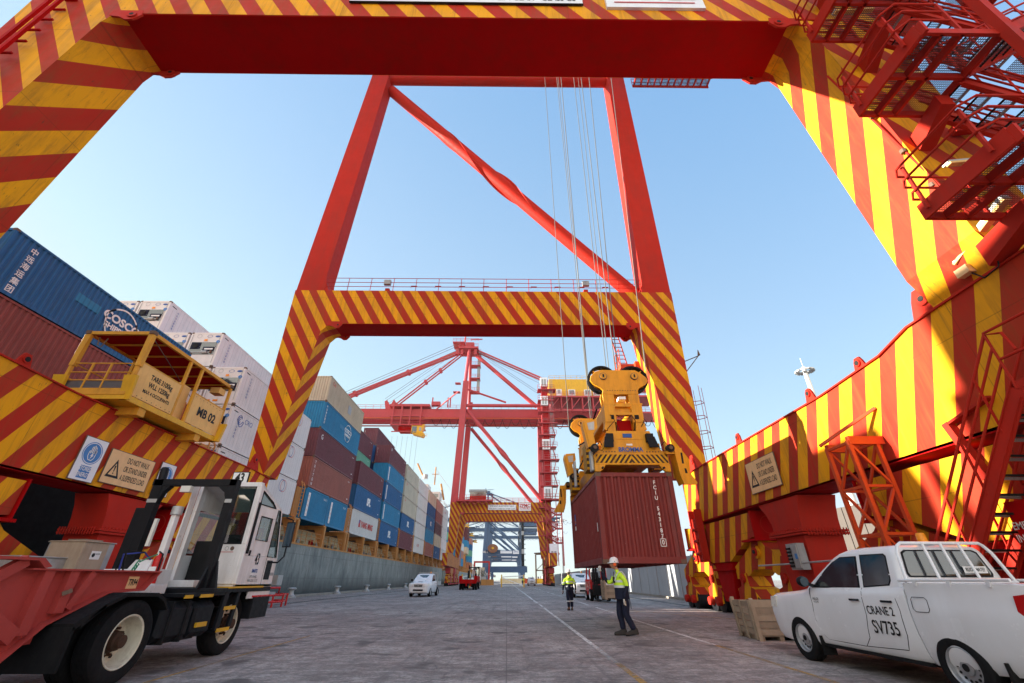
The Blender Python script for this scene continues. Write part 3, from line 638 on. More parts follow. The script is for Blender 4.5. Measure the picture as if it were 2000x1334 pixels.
def stair(mb, p0, p1, wdir, wd, n, near, rail=True, tr=.022):
    """flight from p0 up to p1; wdir = unit vector across; channel stringers, grated treads with pale nosings, rails"""
    p0, p1, wv = Vector(p0), Vector(p1), Vector(wdir); up = Vector((0, 0, 1)); run = (p1 - p0); h = Vector((run.x, run.y, 0)).normalized()
    for s in (0, wd):
        a, b = p0 + wv * s, p1 + wv * s; mb.beam(a, b, .03, .26)
        mb.beam(a + up * .14, b + up * .14, .09, .012); mb.beam(a - up * .14, b - up * .14, .09, .012)
        if rail:
            mb.tube([a + up * .1 - h * .1, a + up * 1.05, b + up * 1.05, b + up * .95 + h * .25, b + up * .6 + h * .3], tr, 8 if near else 4)
            mb.tube([a + up * .78, b + up * .78], tr * .9, 6 if near else 4); mb.tube([a + up * .48, b + up * .48], tr * .9, 6 if near else 4)
            for k in range(4): q = a.lerp(b, (k + .3) / 4); mb.beam(q + up * .05, q + up * 1.03, .05, .015)
    for i in range(n):
        c = p0.lerp(p1, (i + .6) / n); a = c + wv * .03; b = c + wv * (wd - .03)
        v = [a - h * .13, b - h * .13, b + h * .13, a + h * .13]
        mb.add([q + up * .0 for q in v] , [(0, 1, 2, 3)], 'grating'); mb.beam(a - h * .14, b - h * .14, .035, .05, 'galv'); mb.beam(a + h * .13, b + h * .13, .01, .04, 'rubber')
def stair_tower(root, T, RD, near):
    def M(mat=RD): return MB(mat, T)
    zs = [4.1, 7.2, 10.3, 13.4, 16.5]
    for i, z in enumerate(zs):
        mb = M()
        x0, x1, y0, y1 = 7.75, 9.3, 4.1, 5.72
        if i:
            for a, b_ in (((x0, y0), (x1, y0)), ((x0, y1), (x1, y1)), ((x0, y0), (x0, y1)), ((x1, y0), (x1, y1)), ((x0, (y0 + y1) / 2), (x1, (y0 + y1) / 2)), (((x0 + x1) / 2, y0), ((x0 + x1) / 2, y1)), ((x0 + .38, y0), (x0 + .38, y1))):
                mb.beam((a[0], a[1], z), (b_[0], b_[1], z), .06, .16)
            mb.box(x0 + .03, x1 - .03, y0 + .03, y1 - .03, z + .085, z + .09, 'grating')
            mb.box(x0 - .03, x0 + .03, y0 - .1, y0 + .35, z - .12, z + .2); mb.box(x0 - .04, x0, y0, y1, z - .1, z + .24)
            for hh in (.45, .78, 1.08):        # bent rail loops round the landing
                o = .12 + .05 * hh
                mb.tube([(x1 - .2, y1 + .02, z + hh), (x0 - o + .15, y1 + .02, z + hh), (x0 - o, y1 - .15, z + hh), (x0 - o, y0 + .2, z + hh), (x0 - o + .15, y0, z + hh), (x0 + .8, y0, z + hh)], .024, 8 if near else 4)
            for p in ((x0 - .1, y1 - .2), (x0 - .1, y0 + .25), (x0 + .8, y0), (x1 - .3, y1)): mb.beam((p[0], p[1], z), (p[0], p[1], z + 1.08), .05, .05)
            mb.hexa([(x1 - .35, y1 - .5, z - .12), (x1 - .05, y1 - .5, z - .12), (x1 + .35, 6.4, z - .12), (x1 - .0, 6.4, z - .12), (x1 - .35, y1 - .5, z - .42), (x1 - .05, y1 - .5, z - .42), (x1 + .35, 6.4, z - .62), (x1, 6.4, z - .62)])
            mb.build('stair_landing', root)
            if near:
                mb = M('galv'); q = Vector((8.9, 5.75, z + 1.5)); mb.beam(q, q + Vector((1.1, 0, .15)), .12, .08); mb.beam(q - Vector((0, .05, .07)), q + Vector((1.1, -.05, .08)), .1, .05, 'panel_yellow'); mb.build('strip_light', root)
        if i < len(zs) - 1 and i >= 1:
            mb = M(); stair(mb, (x1, 4.1, z + .02), (x1 + 2.5, 4.1, z + 1.57), (0, 1, 0), .72, 7, near, tr=.024 if near else .05); mb.build('stair_flight', root)
            mb = M(); stair(mb, (x1 + 2.5, 4.98, z + 1.57), (x1, 4.98, z + 3.1), (0, 1, 0), .72, 7, near, tr=.024 if near else .05); mb.build('stair_flight', root)
            mb = M(); mb.box(x1 + 2.5, x1 + 3.7, 4.1, 5.72, z + 1.56, z + 1.565, 'grating')
            for a, b_ in (((x1 + 2.5, 4.1), (x1 + 3.7, 4.1)), ((x1 + 2.5, 5.72), (x1 + 3.7, 5.72)), ((x1 + 3.7, 4.1), (x1 + 3.7, 5.72)), ((x1 + 3.1, 4.1), (x1 + 3.1, 5.72))): mb.beam((a[0], a[1], z + 1.48), (b_[0], b_[1], z + 1.48), .06, .15)
            rails(mb, [(x1 + 2.6, 4.05, z + 1.57), (x1 + 3.75, 4.05, z + 1.57), (x1 + 3.75, 5.75, z + 1.57)], 1.08, .7, .024 if near else .05)
            mb.build('stair_landing', root)
    mb = M()        # tower posts
    for p in ((x1 + 2.5, 4.02), (x1 + 3.78, 4.02), (x1 + 3.78, 5.8), (x1 - .02, 4.02)):
        mb.beam((p[0], p[1], 4.0), (p[0], p[1], 18), .16, .16)
    for z in zs[1:]: mb.beam((x1, 4.02, z - 1.5), (x1 + 2.5, 4.02, z - .1), .08, .08); mb.beam((x1 + 2.5, 5.9, z), (10.2, 6.1, z), .14, .2)
    mb.build('stair_tower_frame', root)
    mb = M(); mb.box(8.62, 9.42, 4.4, 6.6, 4.02, 4.1); mb.box(8.64, 9.4, 4.42, 6.58, 4.1, 4.105, 'grating'); rails(mb, [(8.62, 6.6, 4.1), (8.62, 4.4, 4.1)], 1.08, 1., .024 if near else .05); mb.build('stair_landing', root)
    mb = M(); stair(mb, (8.62, 9.75, .45), (8.62, 6.6, 4.1), (1, 0, 0), .74, 13, near, tr=.026 if near else .05); mb.build('stair_flight', root)
    mb = M(); stair(mb, (9.4, 4.42, 4.15), (11.8, 4.42, 5.7), (0, 1, 0), .72, 7, near, tr=.026 if near else .05); mb.build('stair_flight', root)
def upper_tower(root, T, RD):
    mb = MB(RD, T)
    for i in range(10):
        z = 18.2 + i * 3.2; mb.box(8.2, 13.2 if i % 3 == 0 else 12.6, 3.6, 6.4, z, z + .22); rails(mb, [(8.2, 3.6, z + .2), (12.8, 3.6, z + .2)], 1.15, 1.1, .05, toe=False)
        if i: mb.beam((11.6 if i % 2 else 12.4, 4.2, z - 3), (12.4 if i % 2 else 11.6, 4.2, z), .9, .12)
        for k in range(9): mb.box(11.3, 12.4, 4.0, 4.1, z + .35 * k, z + .35 * k + .06, 'galv')
    for x in (9.2, 11.0): mb.box(x, x + .18, 4.2, 4.4, 18, 50)
    mb.build('upper_stair_tower', root)
    mb = MB('dark_red', T); mb.box(9.3, 10.95, 4.6, 6.2, 18, 50.5)
    for k in range(70): mb.box(9.4, 10.9, 4.52, 4.58, 18.5 + .45 * k, 18.58 + .45 * k, 'grey_paint' if k % 9 == 0 else RD)
    mb.build('lift_shaft', root)
    for z in (18.6, 30.5, 42.5, 48, 4.9):
        mb = MB('sign_white', T); xx = 9.0 if z > 10 else 9.8; mb.box(xx, xx + 1.9, 3.7, 4.5, z, z + 2.6 + (1 if z < 10 else 0)); mb.box(xx + .35, xx + .85, 3.66, 3.7, z + .2, z + 2.1, 'grey_paint'); mb.box(xx + 1.05, xx + 1.55, 3.66, 3.7, z + .2, z + 2.1, 'grey_paint'); mb.build('lift_door', root)
# ---- near crane
NC = thing('gantry_crane', (-1.6, 15, 0), 'huge striped quay crane straddling the whole apron, warning signs on its sill beams', 'crane')
I_ = lambda v: v
crane(NC, I_, 'stripe', 'red', near=True)
signs(NC, I_)
stair_tower(NC, I_, 'red', True)
def plate(root, name, face, y0, y1, z0, z1, back='sign_white', rim=None, th=.03):
    """sign plate on an inner sill face; face = +1 on the left sill (looks to +X), -1 on the right sill"""
    x = -12.85 if face > 0 else 9.47
    mb = MB(back); a, b = sorted((x, x + face * th)); mb.box(a, b, y0, y1, z0, z1)
    if rim:
        for (p, q, r_, s) in ((y0 - .02, y1 + .02, z0 - .02, z0 + .0), (y0 - .02, y1 + .02, z1, z1 + .02), (y0 - .02, y0, z0, z1), (y1, y1 + .02, z0, z1)): mb.box(a, b + .0, p, q, r_, s, rim)
    return mb, x + face * (th + .004), (0, face, 0) if True else None
def warn(face, y0, y1, z0, z1):
    mb, x, r_ = plate(NC, '', face, y0, y1, z0, z1, 'sign_tan', 'casting'); right = Vector((0, face, 0)); up = Vector((0, 0, 1)); W_ = y1 - y0; H_ = z1 - z0
    o = Vector((x, y0 if face > 0 else y1, z0)); P_ = lambda u, v: o + right * u * W_ + up * v * H_
    t = [P_(.05, .18), P_(.33, .18), P_(.19, .74)]; ti = [P_(.10, .25), P_(.28, .25), P_(.19, .62)]
    mb.add(t + ti, [(0, 1, 4, 3), (1, 2, 5, 4), (2, 0, 3, 5)], 'letter_black')
    mb.add([P_(.182, .36), P_(.198, .36), P_(.205, .54), P_(.175, .54)], [(0, 1, 2, 3)], 'letter_black'); mb.add([P_(.18, .29), P_(.2, .29), P_(.2, .33), P_(.18, .33)], [(0, 1, 2, 3)], 'letter_black')
    for k, s in enumerate(('DO NOT WALK', 'OR STAND UNDER', 'A SUSPENDED LOAD')): mb.text(s, P_(.64, .78 - .27 * k), right, up, .25 * H_, 'letter_black', (.50, .44, .42)[k] * W_ / H_ / 1.75, bold=.015)
    mb.build('warning_sign', NC)
warn(1, 13.95, 15.85, 3.98, 5.0); warn(-1, 15.1, 17.1, 4.15, 5.25)
def hand_sign(y0, y1, z0, z1, words, bolt):
    mb, x, _ = plate(NC, '', 1, y0, y1, z0, z1, 'sign_white', 'casting'); yc = (y0 + y1) / 2; r_ = (y1 - y0) * .42; zc = z1 - r_ - .1
    mb.disc((x, yc, zc), 'x', r_, 'sign_blue', r0=r_ * .93); mb.disc((x, yc, zc), 'x', r_ * .86, 'sign_blue')
    x2 = x + .003; W3 = 'letter_white'
    def ln(pts, wd=.028):
        pts = [(yc + p[0] * r_, zc + p[1] * r_) for p in pts]
        for (a, b), (c, d) in zip(pts, pts[1:]):
            dv = Vector((0, c - a, d - b)).normalized(); nn = Vector((0, -dv.z, dv.y)) * wd * r_ * 1.2; A = Vector((x2, a, b)); Bv = Vector((x2, c, d)); mb.quad(A - nn, A + nn, Bv + nn, Bv - nn, W3)
    ln([(-.36, .1), (-.36, -.3), (-.2, -.6), (.15, -.62), (.32, -.4), (.36, .25), (.3, .3), (.26, .25), (.24, 0)])
    ln([(-.36, .1), (-.3, .18), (-.24, .1), (-.22, -.05)])
    for k, (xx, hh) in enumerate(((-.2, .5), (-.03, .62), (.13, .5))): ln([(xx - .0, 0), (xx, hh), (xx + .06, hh + .07), (xx + .12, hh), (xx + .12, 0)])
    if bolt: mb.add([(x2, yc + a * r_, zc + b * r_) for a, b in ((.02, .02), (-.12, -.28), (0, -.25), (-.08, -.55), (.2, -.15), (.06, -.17), (.16, .04))], [(0, 1, 2, 5, 6), (2, 3, 4, 5)], W3)
    n = len(words); mb.box(x - .003, x, yc - r_ * .55, yc + r_ * .55, z0 + .06, z0 + .08 + n * .17, 'sign_blue')
    for k, s in enumerate(words): mb.text(s, (x2 + .002, yc, z0 + .1 + .17 * (n - 1 - k) + .06), (0, 1, 0), (0, 0, 1), .17, W3, .7, bold=.02)
    mb.build('safety_sign', NC)
hand_sign(12.92, 13.72, 3.88, 5.12, ('STORED', 'ENERGY'), True); hand_sign(16.2, 16.95, 3.98, 5.1, ('FALLS',), False)
# cable mast: orange lattice tower bolted to the right sill
mb = MB('orange_red'); X0, X1, Y0, Y1 = 8.6, 9.3, 10.55, 11.35
for p in ((X0, Y0), (X1, Y0), (X0, Y1), (X1, Y1)): mb.beam((p[0], p[1], .05), (p[0], p[1], 4.35), .09, .09)
zz = [.1, 1.15, 2.2, 3.25, 4.3]
for k, (a, b) in enumerate(zip(zz, zz[1:])):
    for (p, q) in (((X0, Y0), (X1, Y0)), ((X0, Y1), (X1, Y1)), ((X0, Y0), (X0, Y1)), ((X1, Y0), (X1, Y1))):
        mb.beam((p[0], p[1], b), (q[0], q[1], b), .06, .06)
        if k % 2: p, q = q, p
        mb.beam((p[0], p[1], a), (q[0], q[1], b), .055, .055)
mb.beam((X0, Y0, 4.35), (9.48, Y0, 4.35), .12, .2); mb.beam((X0, Y1, 4.35), (9.48, Y1, 4.35), .12, .2); mb.beam((X0 - .1, Y1 + .1, 4.45), (9.48, Y0 - .2, 5.15), .07, .07); mb.build('cable_mast', NC)
# cable tray and ladders
mb = MB('dark_red'); yy = 5.75
for z in [i * .62 for i in range(10, 40)]: mb.beam((-13.05, yy + .0432 * (z - 6.2) - .0, z), (-12.7, yy + .0432 * (z - 6.2), z), .05, .05)
for xx in (-13.02, -12.74): mb.beam((xx, yy - .04, 6.2), (xx, yy + .45, 24), .09, .07)
mb.build('cable_tray', NC)
mb = MB('dark_red')      # caged ladder on the outer side of the right far leg
def ladder(mb, x, y, z0, z1, dx=0, cage=True):
    n = int((z1 - z0) / .3); L = z1 - z0
    for s in (-.22, .22): mb.tube([(x, y + s, z0), (x + dx, y + s, z1)], .025, 5)
    for i in range(n): t = i / n; mb.tube([(x + dx * t, y - .22, z0 + L * t), (x + dx * t, y + .22, z0 + L * t)], .014, 4)
    if cage:
        for i in range(int(L / .9)):
            t = (i + .8) * .9 / L; mb.tube([(x + dx * t, y - .22, z0 + L * t), (x + dx * t + .4, y - .38, z0 + L * t), (x + dx * t + .75, y, z0 + L * t), (x + dx * t + .4, y + .38, z0 + L * t), (x + dx * t, y + .22, z0 + L * t)], .02, 5)
        for q in ((.4, -.38), (.75, 0), (.4, .38)): mb.tube([(x + q[0], y + q[1], z0 + .8), (x + dx + q[0], y + q[1], z1)], .014, 4)
ladder(mb, 10.95, 24.0, 6.2, 11.5, .1); mb.build('caged_ladder', NC)
mb = MB('orange_red'); mb.box(7.35, 8.35, 25.0, 26.2, 13.3, 13.6); rails(mb, [(7.35, 26.2, 13.6), (7.35, 25.0, 13.6)], 1.1, .6, .025); mb.beam((7.4, 25.3, 13.6), (6.9, 25.3, 16.6), .06, .06); mb.beam((7.9, 25.3, 13.6), (7.4, 25.3, 16.6), .06, .06)
for i in range(10): mb.beam((7.38 - .05 * i, 25.3, 13.8 + .3 * i), (7.88 - .05 * i, 25.3, 13.8 + .3 * i), .04, .04)
mb.box(8.2, 8.5, 24.6, 26.2, 12.9, 13.6); mb.build('service_ladder', NC)
mb = MB('casting'); mb.tube([(10.9, 24, 13.2), (12.1, 24, 13.7)], .03, 6); mb.tube([(10.95, 24, 12.4), (12.1, 24, 13.7)], .03, 6); mb.lathe((12.15, 24, 13.85), 'z', [(.02, -.1), (.09, -.1), (.02, .28)], 8); mb.build('wind_gauge_arm', NC)
# walkway grating high up on the right
mb = MB('red')
for i in range(12): mb.beam((11.6 + i * .62, 20.6, 41.5), (11.6 + i * .62, 23.05, 41.5), .1, .2)
for y in (20.6, 21.4, 22.2, 23.05): mb.beam((11.5, y, 41.5), (18.6, y, 41.5), .1, .22)
mb.box(11.5, 18.6, 20.6, 23.05, 41.62, 41.63, 'grating'); rails(mb, [(11.5, 23.05, 41.6), (18.6, 23.05, 41.6)], 1.1, .9, .03); mb.build('high_walkway', NC)
# odds on the sills: box, conduit, lamp, cabinet
mb = MB('galv'); mb.beam((9.38, 6.9, 7.1), (9.38, 5.6, 7.6), .16, .1); mb.beam((9.36, 6.9, 7.03), (9.36, 5.6, 7.53), .14, .06, 'panel_yellow'); mb.build('strip_light', NC)
mb = MB('sign_tan'); mb.box(9.3, 9.46, 6.72, 6.98, 6.72, 6.9); mb.tube([(9.4, 6.8, 6.75), (9.35, 6.6, 6.45), (9.35, 6.3, 6.5), (9.4, 6.2, 6.9)], .015, 6, 'black'); mb.build('junction_box', NC)
mb = MB('red'); mb.tube([(8.62, 6.5, 13.2), (8.9, 6.3, 10.5), (9.3, 6.15, 7.6)], .025, 6);
for z, x in ((12, 8.72), (11.1, 8.84), (9.8, 9.0), (8.7, 9.14)): mb.cyl((x - .02, 6.28, z), 'z', .06, .1, 8, 'casting')
mb.build('conduit', NC)
mb = MB('grey_paint'); mb.box(9.2, 9.44, 14.9, 15.5, 1.55, 2.3); mb.box(9.16, 9.2, 14.92, 15.2, 1.6, 2.25, 'galv')
for i in range(6): mb.box(9.14, 9.16, 15.22, 15.46, 1.62 + i * .1, 1.68 + i * .1, 'black')
mb.box(9.14, 9.16, 14.95, 15.05, 1.85, 2.0, 'sign_blue'); mb.build('control_cabinet', NC)
mb = MB('galv'); mb.tube([(9.25, 17.6, 1.72), (9.2, 15.9, 1.72), (9.25, 13.5, 1.75)], .025, 6); mb.build('guard_rail_bar', NC)
mb = MB('dark_red'); mb.box(9.0, 9.03, 6.9, 8.1, 1.6, 2.5); mb.text('EMERGENCY', (8.99, 7.75, 2.1), (0, -1, 0), (0, 0, 1), .17, 'letter_white', .8, bold=.01); mb.text('INFORMATION', (8.99, 7.7, 1.9), (0, -1, 0), (0, 0, 1), .17, 'letter_white', .8, bold=.01); mb.build('emergency_sign', NC)
mb = MB('galv'); mb.box(9.3, 9.33, 4.9, 5.75, 5.55, 6.35); mb.box(9.28, 9.3, 5.35, 5.5, 5.75, 5.9, 'letter_white'); mb.build('metal_plate', NC)
mb = MB('red'); mb.beam((9.42, 8.74, 4.2), (9.42, 8.5, 3.0), .14, .16, up=(1, 0, 0)); mb.beam((9.42, 8.8, 4.15), (9.42, 7.7, 4.4), .14, .05); mb.build('stair_bracket', NC)
# red cable reel and pipe guard under the left sill
mb = MB('trailer_red'); mb.lathe((-12.3, 14.0, 1.1), 'x', [(.1, -.2), (.55, -.2), (.55, -.15), (.2, -.12), (.2, .12), (.55, .15), (.55, .2), (.1, .2)], 26); mb.cyl((-12.3, 14.0, 1.1), 'x', .4, .2, 20, 'black'); mb.box(-12.6, -12.1, 13.6, 14.2, 1.9, 2.3, 'wood'); mb.beam((-12.3, 14, 0), (-12.3, 14, 1.1), .3, .2); mb.build('cable_reel', NC)
mb = MB('ext_red')
for z in (.25, .55, .9): mb.tube([(-12.7, 25.2, z), (-12.1, 26.8, z), (-12.6, 28.6, z), (-13.4, 28.7, z)] if z < .8 else [(-12.7, 25.2, z), (-12.2, 26.6, z), (-12.4, 27.0, z - .3)], .05, 8)
for p in ((-12.3, 26.3), (-12.15, 27.1), (-12.5, 28.4)): mb.tube([(p[0], p[1], .0), (p[0], p[1], .6)], .05, 8)
mb.box(-13.3, -12.7, 26, 27.3, .3, .7, 'galv'); mb.box(-13.2, -12.8, 27.4, 28.0, 1.0, 1.5, 'galv'); mb.build('pipe_guard', NC)
# ---- second red crane further along the quay
FC = thing('gantry_crane', (-1.6, 120, 0), 'complete red quay crane standing further along the berth with boom out over the ship', 'crane')
T2 = lambda v: (v[0], v[1] + 105.2, v[2])
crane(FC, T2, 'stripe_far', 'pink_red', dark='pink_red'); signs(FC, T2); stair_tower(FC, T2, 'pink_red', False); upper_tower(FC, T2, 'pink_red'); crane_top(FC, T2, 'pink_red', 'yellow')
# ---- blue cranes beyond
BL = []
for i, (yy, no) in enumerate(((293, 'NO.1'), (345, 'NO.2'), (398, 'NO.3'))):
    rt = thing('gantry_crane', (-1.6, yy, 0), ('blue quay crane lettered NO.1, in front of the other blue cranes', 'blue quay crane lettered NO.2, between the other blue cranes', 'blue quay crane lettered NO.3, behind the other blue cranes')[i], 'crane', 'blue cranes at the far berth')
    TT = lambda v, yy=yy, i=i: (v[0] * (1 + .03 * i) - .5, (v[1] - 15) + yy, v[2] * .92 if v[2] < 18 else 16.56 + (v[2] - 18) * (.72 - .04 * i))
    crane(rt, TT, 'blue_crane', 'blue_crane', dark='blue_crane'); crane_top(rt, TT, 'blue_crane', 'blue_crane', house=False)
    mb = MB('sign_white', TT); mb.box(-3.5, 3.5, 6.0, 6.1, 16.2, 17.6); mb.box(4, 7.6, 6.0, 6.1, 15.9, 17.9); mb.text('ZPMC', (5.8, 5.98, 17.1), (1, 0, 0), (0, 0, 1), 1.2, 'letter_blue', .9); mb.build('maker_sign', rt)
    mb = MB('letter_white', TT); mb.text(no, (-12.6, 6.1, 17), (1, 0, 0), (0, 0, 1), 1.7, 'letter_white', .9, bold=.03); mb.build('number_lettering', rt)
    mb = MB('reel_brown', TT); mb.lathe((-8, 4.4, 19.5), 'y', [(.3, -.5), (3.1, -.5), (3.1, .5), (.3, .5)], 30); mb.cyl((-8, 3.8, 19.5), 'y', .8, .3, 14, 'yellow'); mb.build('cable_reel', rt)
    mb = MB('black_paint', TT)
    for k in range(14): mb.box(9.0, 11.6, 3.9, 6.2, 2 + k * 3.4, 2.3 + k * 3.4); mb.box(9.2, 10.6, 4.2, 5.6, 2.3 + k * 3.4, 5.3 + k * 3.4, 'black_paint' if k % 4 else 'grey_paint')
    mb.build('stair_tower', rt)
    mb = MB('blue_crane', TT); mb.box(11, 24, 10, 20, 46, 50); mb.box(26, 34, 11, 18, 44, 44.6); mb.build('machinery_house', rt)
    mb = MB('stripe_white', TT)
    mb.prism([(-13.8, 3.6), (-12.8, 6.2), (-11.6, 6.0), (-10.9, 3.6)], 'y', 5.2, 5.8); mb.prism([(-10.6, 3.4), (-9.6, 5.4), (-8, 4.6), (-8, 3)], 'y', 5.2, 5.8)
    mb.build('striped_guard', rt)
# ---------------------------------------------------------------- containers
def cont_protos(L, H=2.9, reefer=False):
    W2 = 1.219; hl = L / 2; P_ = .278 if H > 2.7 else .225; dep = (.048 if H > 2.7 else .055) if not reefer else .006; inset = .02
    pts = []
    def side(a, b, nrm):
        a, b = Vector(a), Vector(b); d = (b - a); Ls = d.length; d.normalize(); n = Vector(nrm); k = int((Ls - .24) / P_); s0 = (Ls - k * P_) / 2
        pts.append(a + d * .06 - n * inset)
        for i in range(k):
            for t, o in ((.0, 1), (.25, 0), (.5, 0), (.75, 1)):
                pts.append(a + d * (s0 + (i + t) * P_) - n * (inset + dep * o))
        pts.append(b - d * .06 - n * inset)
    side((W2, -hl, 0), (W2, hl, 0), (1, 0, 0)); side((W2, hl, 0), (-W2, hl, 0), (0, 1, 0)); side((-W2, hl, 0), (-W2, -hl, 0), (-1, 0, 0)); side((-W2, -hl, 0), (W2, -hl, 0), (0, -1, 0))
    body = MB('box_blue'); n = len(pts); z0, z1 = .14, H - .06
    body.add([(p.x, p.y, z0) for p in pts] + [(p.x, p.y, z1) for p in pts], [(i, (i + 1) % n, n + (i + 1) % n, n + i) for i in range(n)])
    rf_ = MB('box_blue'); rf_.add([(p.x, p.y, z1) for p in pts], [tuple(range(n))]); body.add([(p.x, p.y, z0) for p in pts], [tuple(range(n))[::-1]])
    fr = MB('box_blue')
    for sx in (-1, 1):
        for sy in (-1, 1): x = sx * W2; y = sy * hl; fr.box(min(x, x - sx * .14), max(x, x - sx * .14), min(y, y - sy * .12), max(y, y - sy * .12), .1, H - .1)
        fr.box(min(sx * W2, sx * (W2 - .06)), max(sx * W2, sx * (W2 - .06)), -hl + .12, hl - .12, H - .11, H - .005); fr.box(min(sx * W2, sx * (W2 - .05)), max(sx * W2, sx * (W2 - .05)), -hl + .12, hl - .12, .01, .17)
    for sy in (-1, 1): y = sy * hl; a, b = sorted((y, y - sy * .07)); fr.box(-W2 + .14, W2 - .14, a, b, H - .13, H - .004); fr.box(-W2 + .14, W2 - .14, a, b, .01, .18)
    for k in range(int(L / .6)): fr.box(-W2 + .05, W2 - .05, -hl + .3 + k * .6, -hl + .36 + k * .6, .02, .13)
    cs = fr
    for sx in (-1, 1):
        for sy in (-1, 1):
            for z in (0, H - .115): x = sx * (W2 + .003); y = sy * (hl + .003); cs.box(min(x, x - sx * .17), max(x, x - sx * .17), min(y, y - sy * .18), max(y, y - sy * .18), z - .001, z + .117, 'casting')
    if reefer:
        pass
    b = body.build('shipping_container'); f = fr.build('container_frame', b); rf_.build('roof', b)
    return b
P40 = cont_protos(12.192); P20 = cont_protos(6.058); P40R = cont_protos(12.192, reefer=True); P20S = cont_protos(6.058, H=2.591)
used_proto = set(); KIDS = {}
ORD = ['lowest', 'second', 'third', 'fourth', 'fifth', 'sixth', 'seventh']
def put_container(proto, x, y, z, colname, label, group=None, logos=(), H=2.9):
    """x = plane of the +X side, y = near end"""
    L = {P40: 12.192, P20: 6.058, P40R: 12.192, P20S: 6.058}[proto]
    if proto in used_proto:
        o = proto.copy(); col.objects.link(o)
        for ch in KIDS[proto]: k_ = ch.copy(); col.objects.link(k_); k_.parent = o
    else: o = proto; used_proto.add(proto); KIDS[proto] = list(proto.children)
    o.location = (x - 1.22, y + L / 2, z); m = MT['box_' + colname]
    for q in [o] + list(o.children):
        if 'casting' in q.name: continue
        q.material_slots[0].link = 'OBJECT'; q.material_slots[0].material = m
    tag(o, label, 'container', group)
    for ch in o.children: ch.name = ch.name
    for name, fn in logos:
        mb = MB('letter_white'); fn(mb, L, H); c = mb.build(name, None); c.parent = o; c.location = (0, 0, 0)
    return o
XS = 1.219 - .02 + .004
def lg_text(s, mat, size, yf, zf, sx=1., bold=.02):
    return lambda mb, L, H: mb.text(s, (XS, -L / 2 + L * yf, H * zf), (0, 1, 0), (0, 0, 1), size, mat, sx, bold=bold)
def lg_vert(s, mat, size, yf, ztop, step=1.15, chars=True):
    def f(mb, L, H):
        for i, c in enumerate(s): mb.text(c, (XS, -L / 2 + L * yf, H * ztop - i * size * step), (0, 1, 0), (0, 0, 1), size, mat, 1, bold=.02)
    return f
def lg_code(mb, L, H):
    mb.text('CSNU 613', (XS, L / 2 - 1.1, H - .42), (0, 1, 0), (0, 0, 1), .2, 'letter_white', .8); mb.box(XS - .002, XS, L / 2 - .9, L / 2 - .6, .5, .62, 'letter_white')
    for i in range(7): mb.text('RNLU513'[i], (-.95, -L / 2 + .0 - .004 + .01, H - .5 - i * .19), (1, 0, 0), (0, 0, 1), .16, 'letter_white')
def lg_round(mb, L, H):
    c = Vector((XS, L * .5 - 5.6 if L > 7 else 0, H * .57)); y0 = c.y
    for k in range(3):
        pts = []
        for j in range(19):
            t = -1.9 + j / 18 * 2.6 + k * 2.1; pts.append((XS, y0 + math.cos(t) * 1.02 * (1 + .06 * math.sin(3 * t)), c.z + math.sin(t) * .98))
        for a, b in zip(pts, pts[1:]):
            a, b = Vector(a), Vector(b); d = (b - a).normalized(); n = Vector((0, -d.z, d.y)) * .045; mb.quad(a - n, a + n, b + n, b - n)
    mb.text('COSCO', (XS, y0, c.z + .22), (0, 1, 0), (0, 0, 1), .62, 'letter_white', 1.15, bold=.05); mb.text('SHIPPING', (XS, y0, c.z - .3), (0, 1, 0), (0, 0, 1), .42, 'letter_white', 1.1, bold=.05)
    mb.box(XS - .001, XS + .001, y0 - 2.9, y0 - 1.5, c.z - .1, c.z + .35, 'box_sky')
def lg_spl(mb, L, H):
    mb.text('SPL', (XS, .1, H * .5), (0, 1, 0), (0, 0, 1), 1.25, 'letter_white', .95, bold=.08); lg_code(mb, L, H)
def lg_yang(mb, L, H):
    mb.text('YANG MING', (XS, .9, H * .48), (0, 1, 0), (0, 0, 1), 1.0, 'letter_red', 1., bold=.06); mb.box(XS - .001, XS + .001, -2.9, -2.2, H * .35, H * .65, 'letter_red'); mb.box(XS, XS + .002, -2.9, -2.55, H * .5, H * .65, 'letter_blue')
def lg_bar(mb, L, H):
    mb.box(XS - .002, XS, -L / 2 + .75, -L / 2 + 1.2, .35, H - .4, 'letter_white')
    for i in range(5): mb.text('CSNU2'[i], (XS + .003, -L / 2 + .97, H - .75 - i * .42), (0, 1, 0), (0, 0, 1), .3, 'letter_red')
    mb.text('CSNU 27', (XS, L / 2 - 1.0, H - .5), (0, 1, 0), (0, 0, 1), .26, 'letter_white', .9)
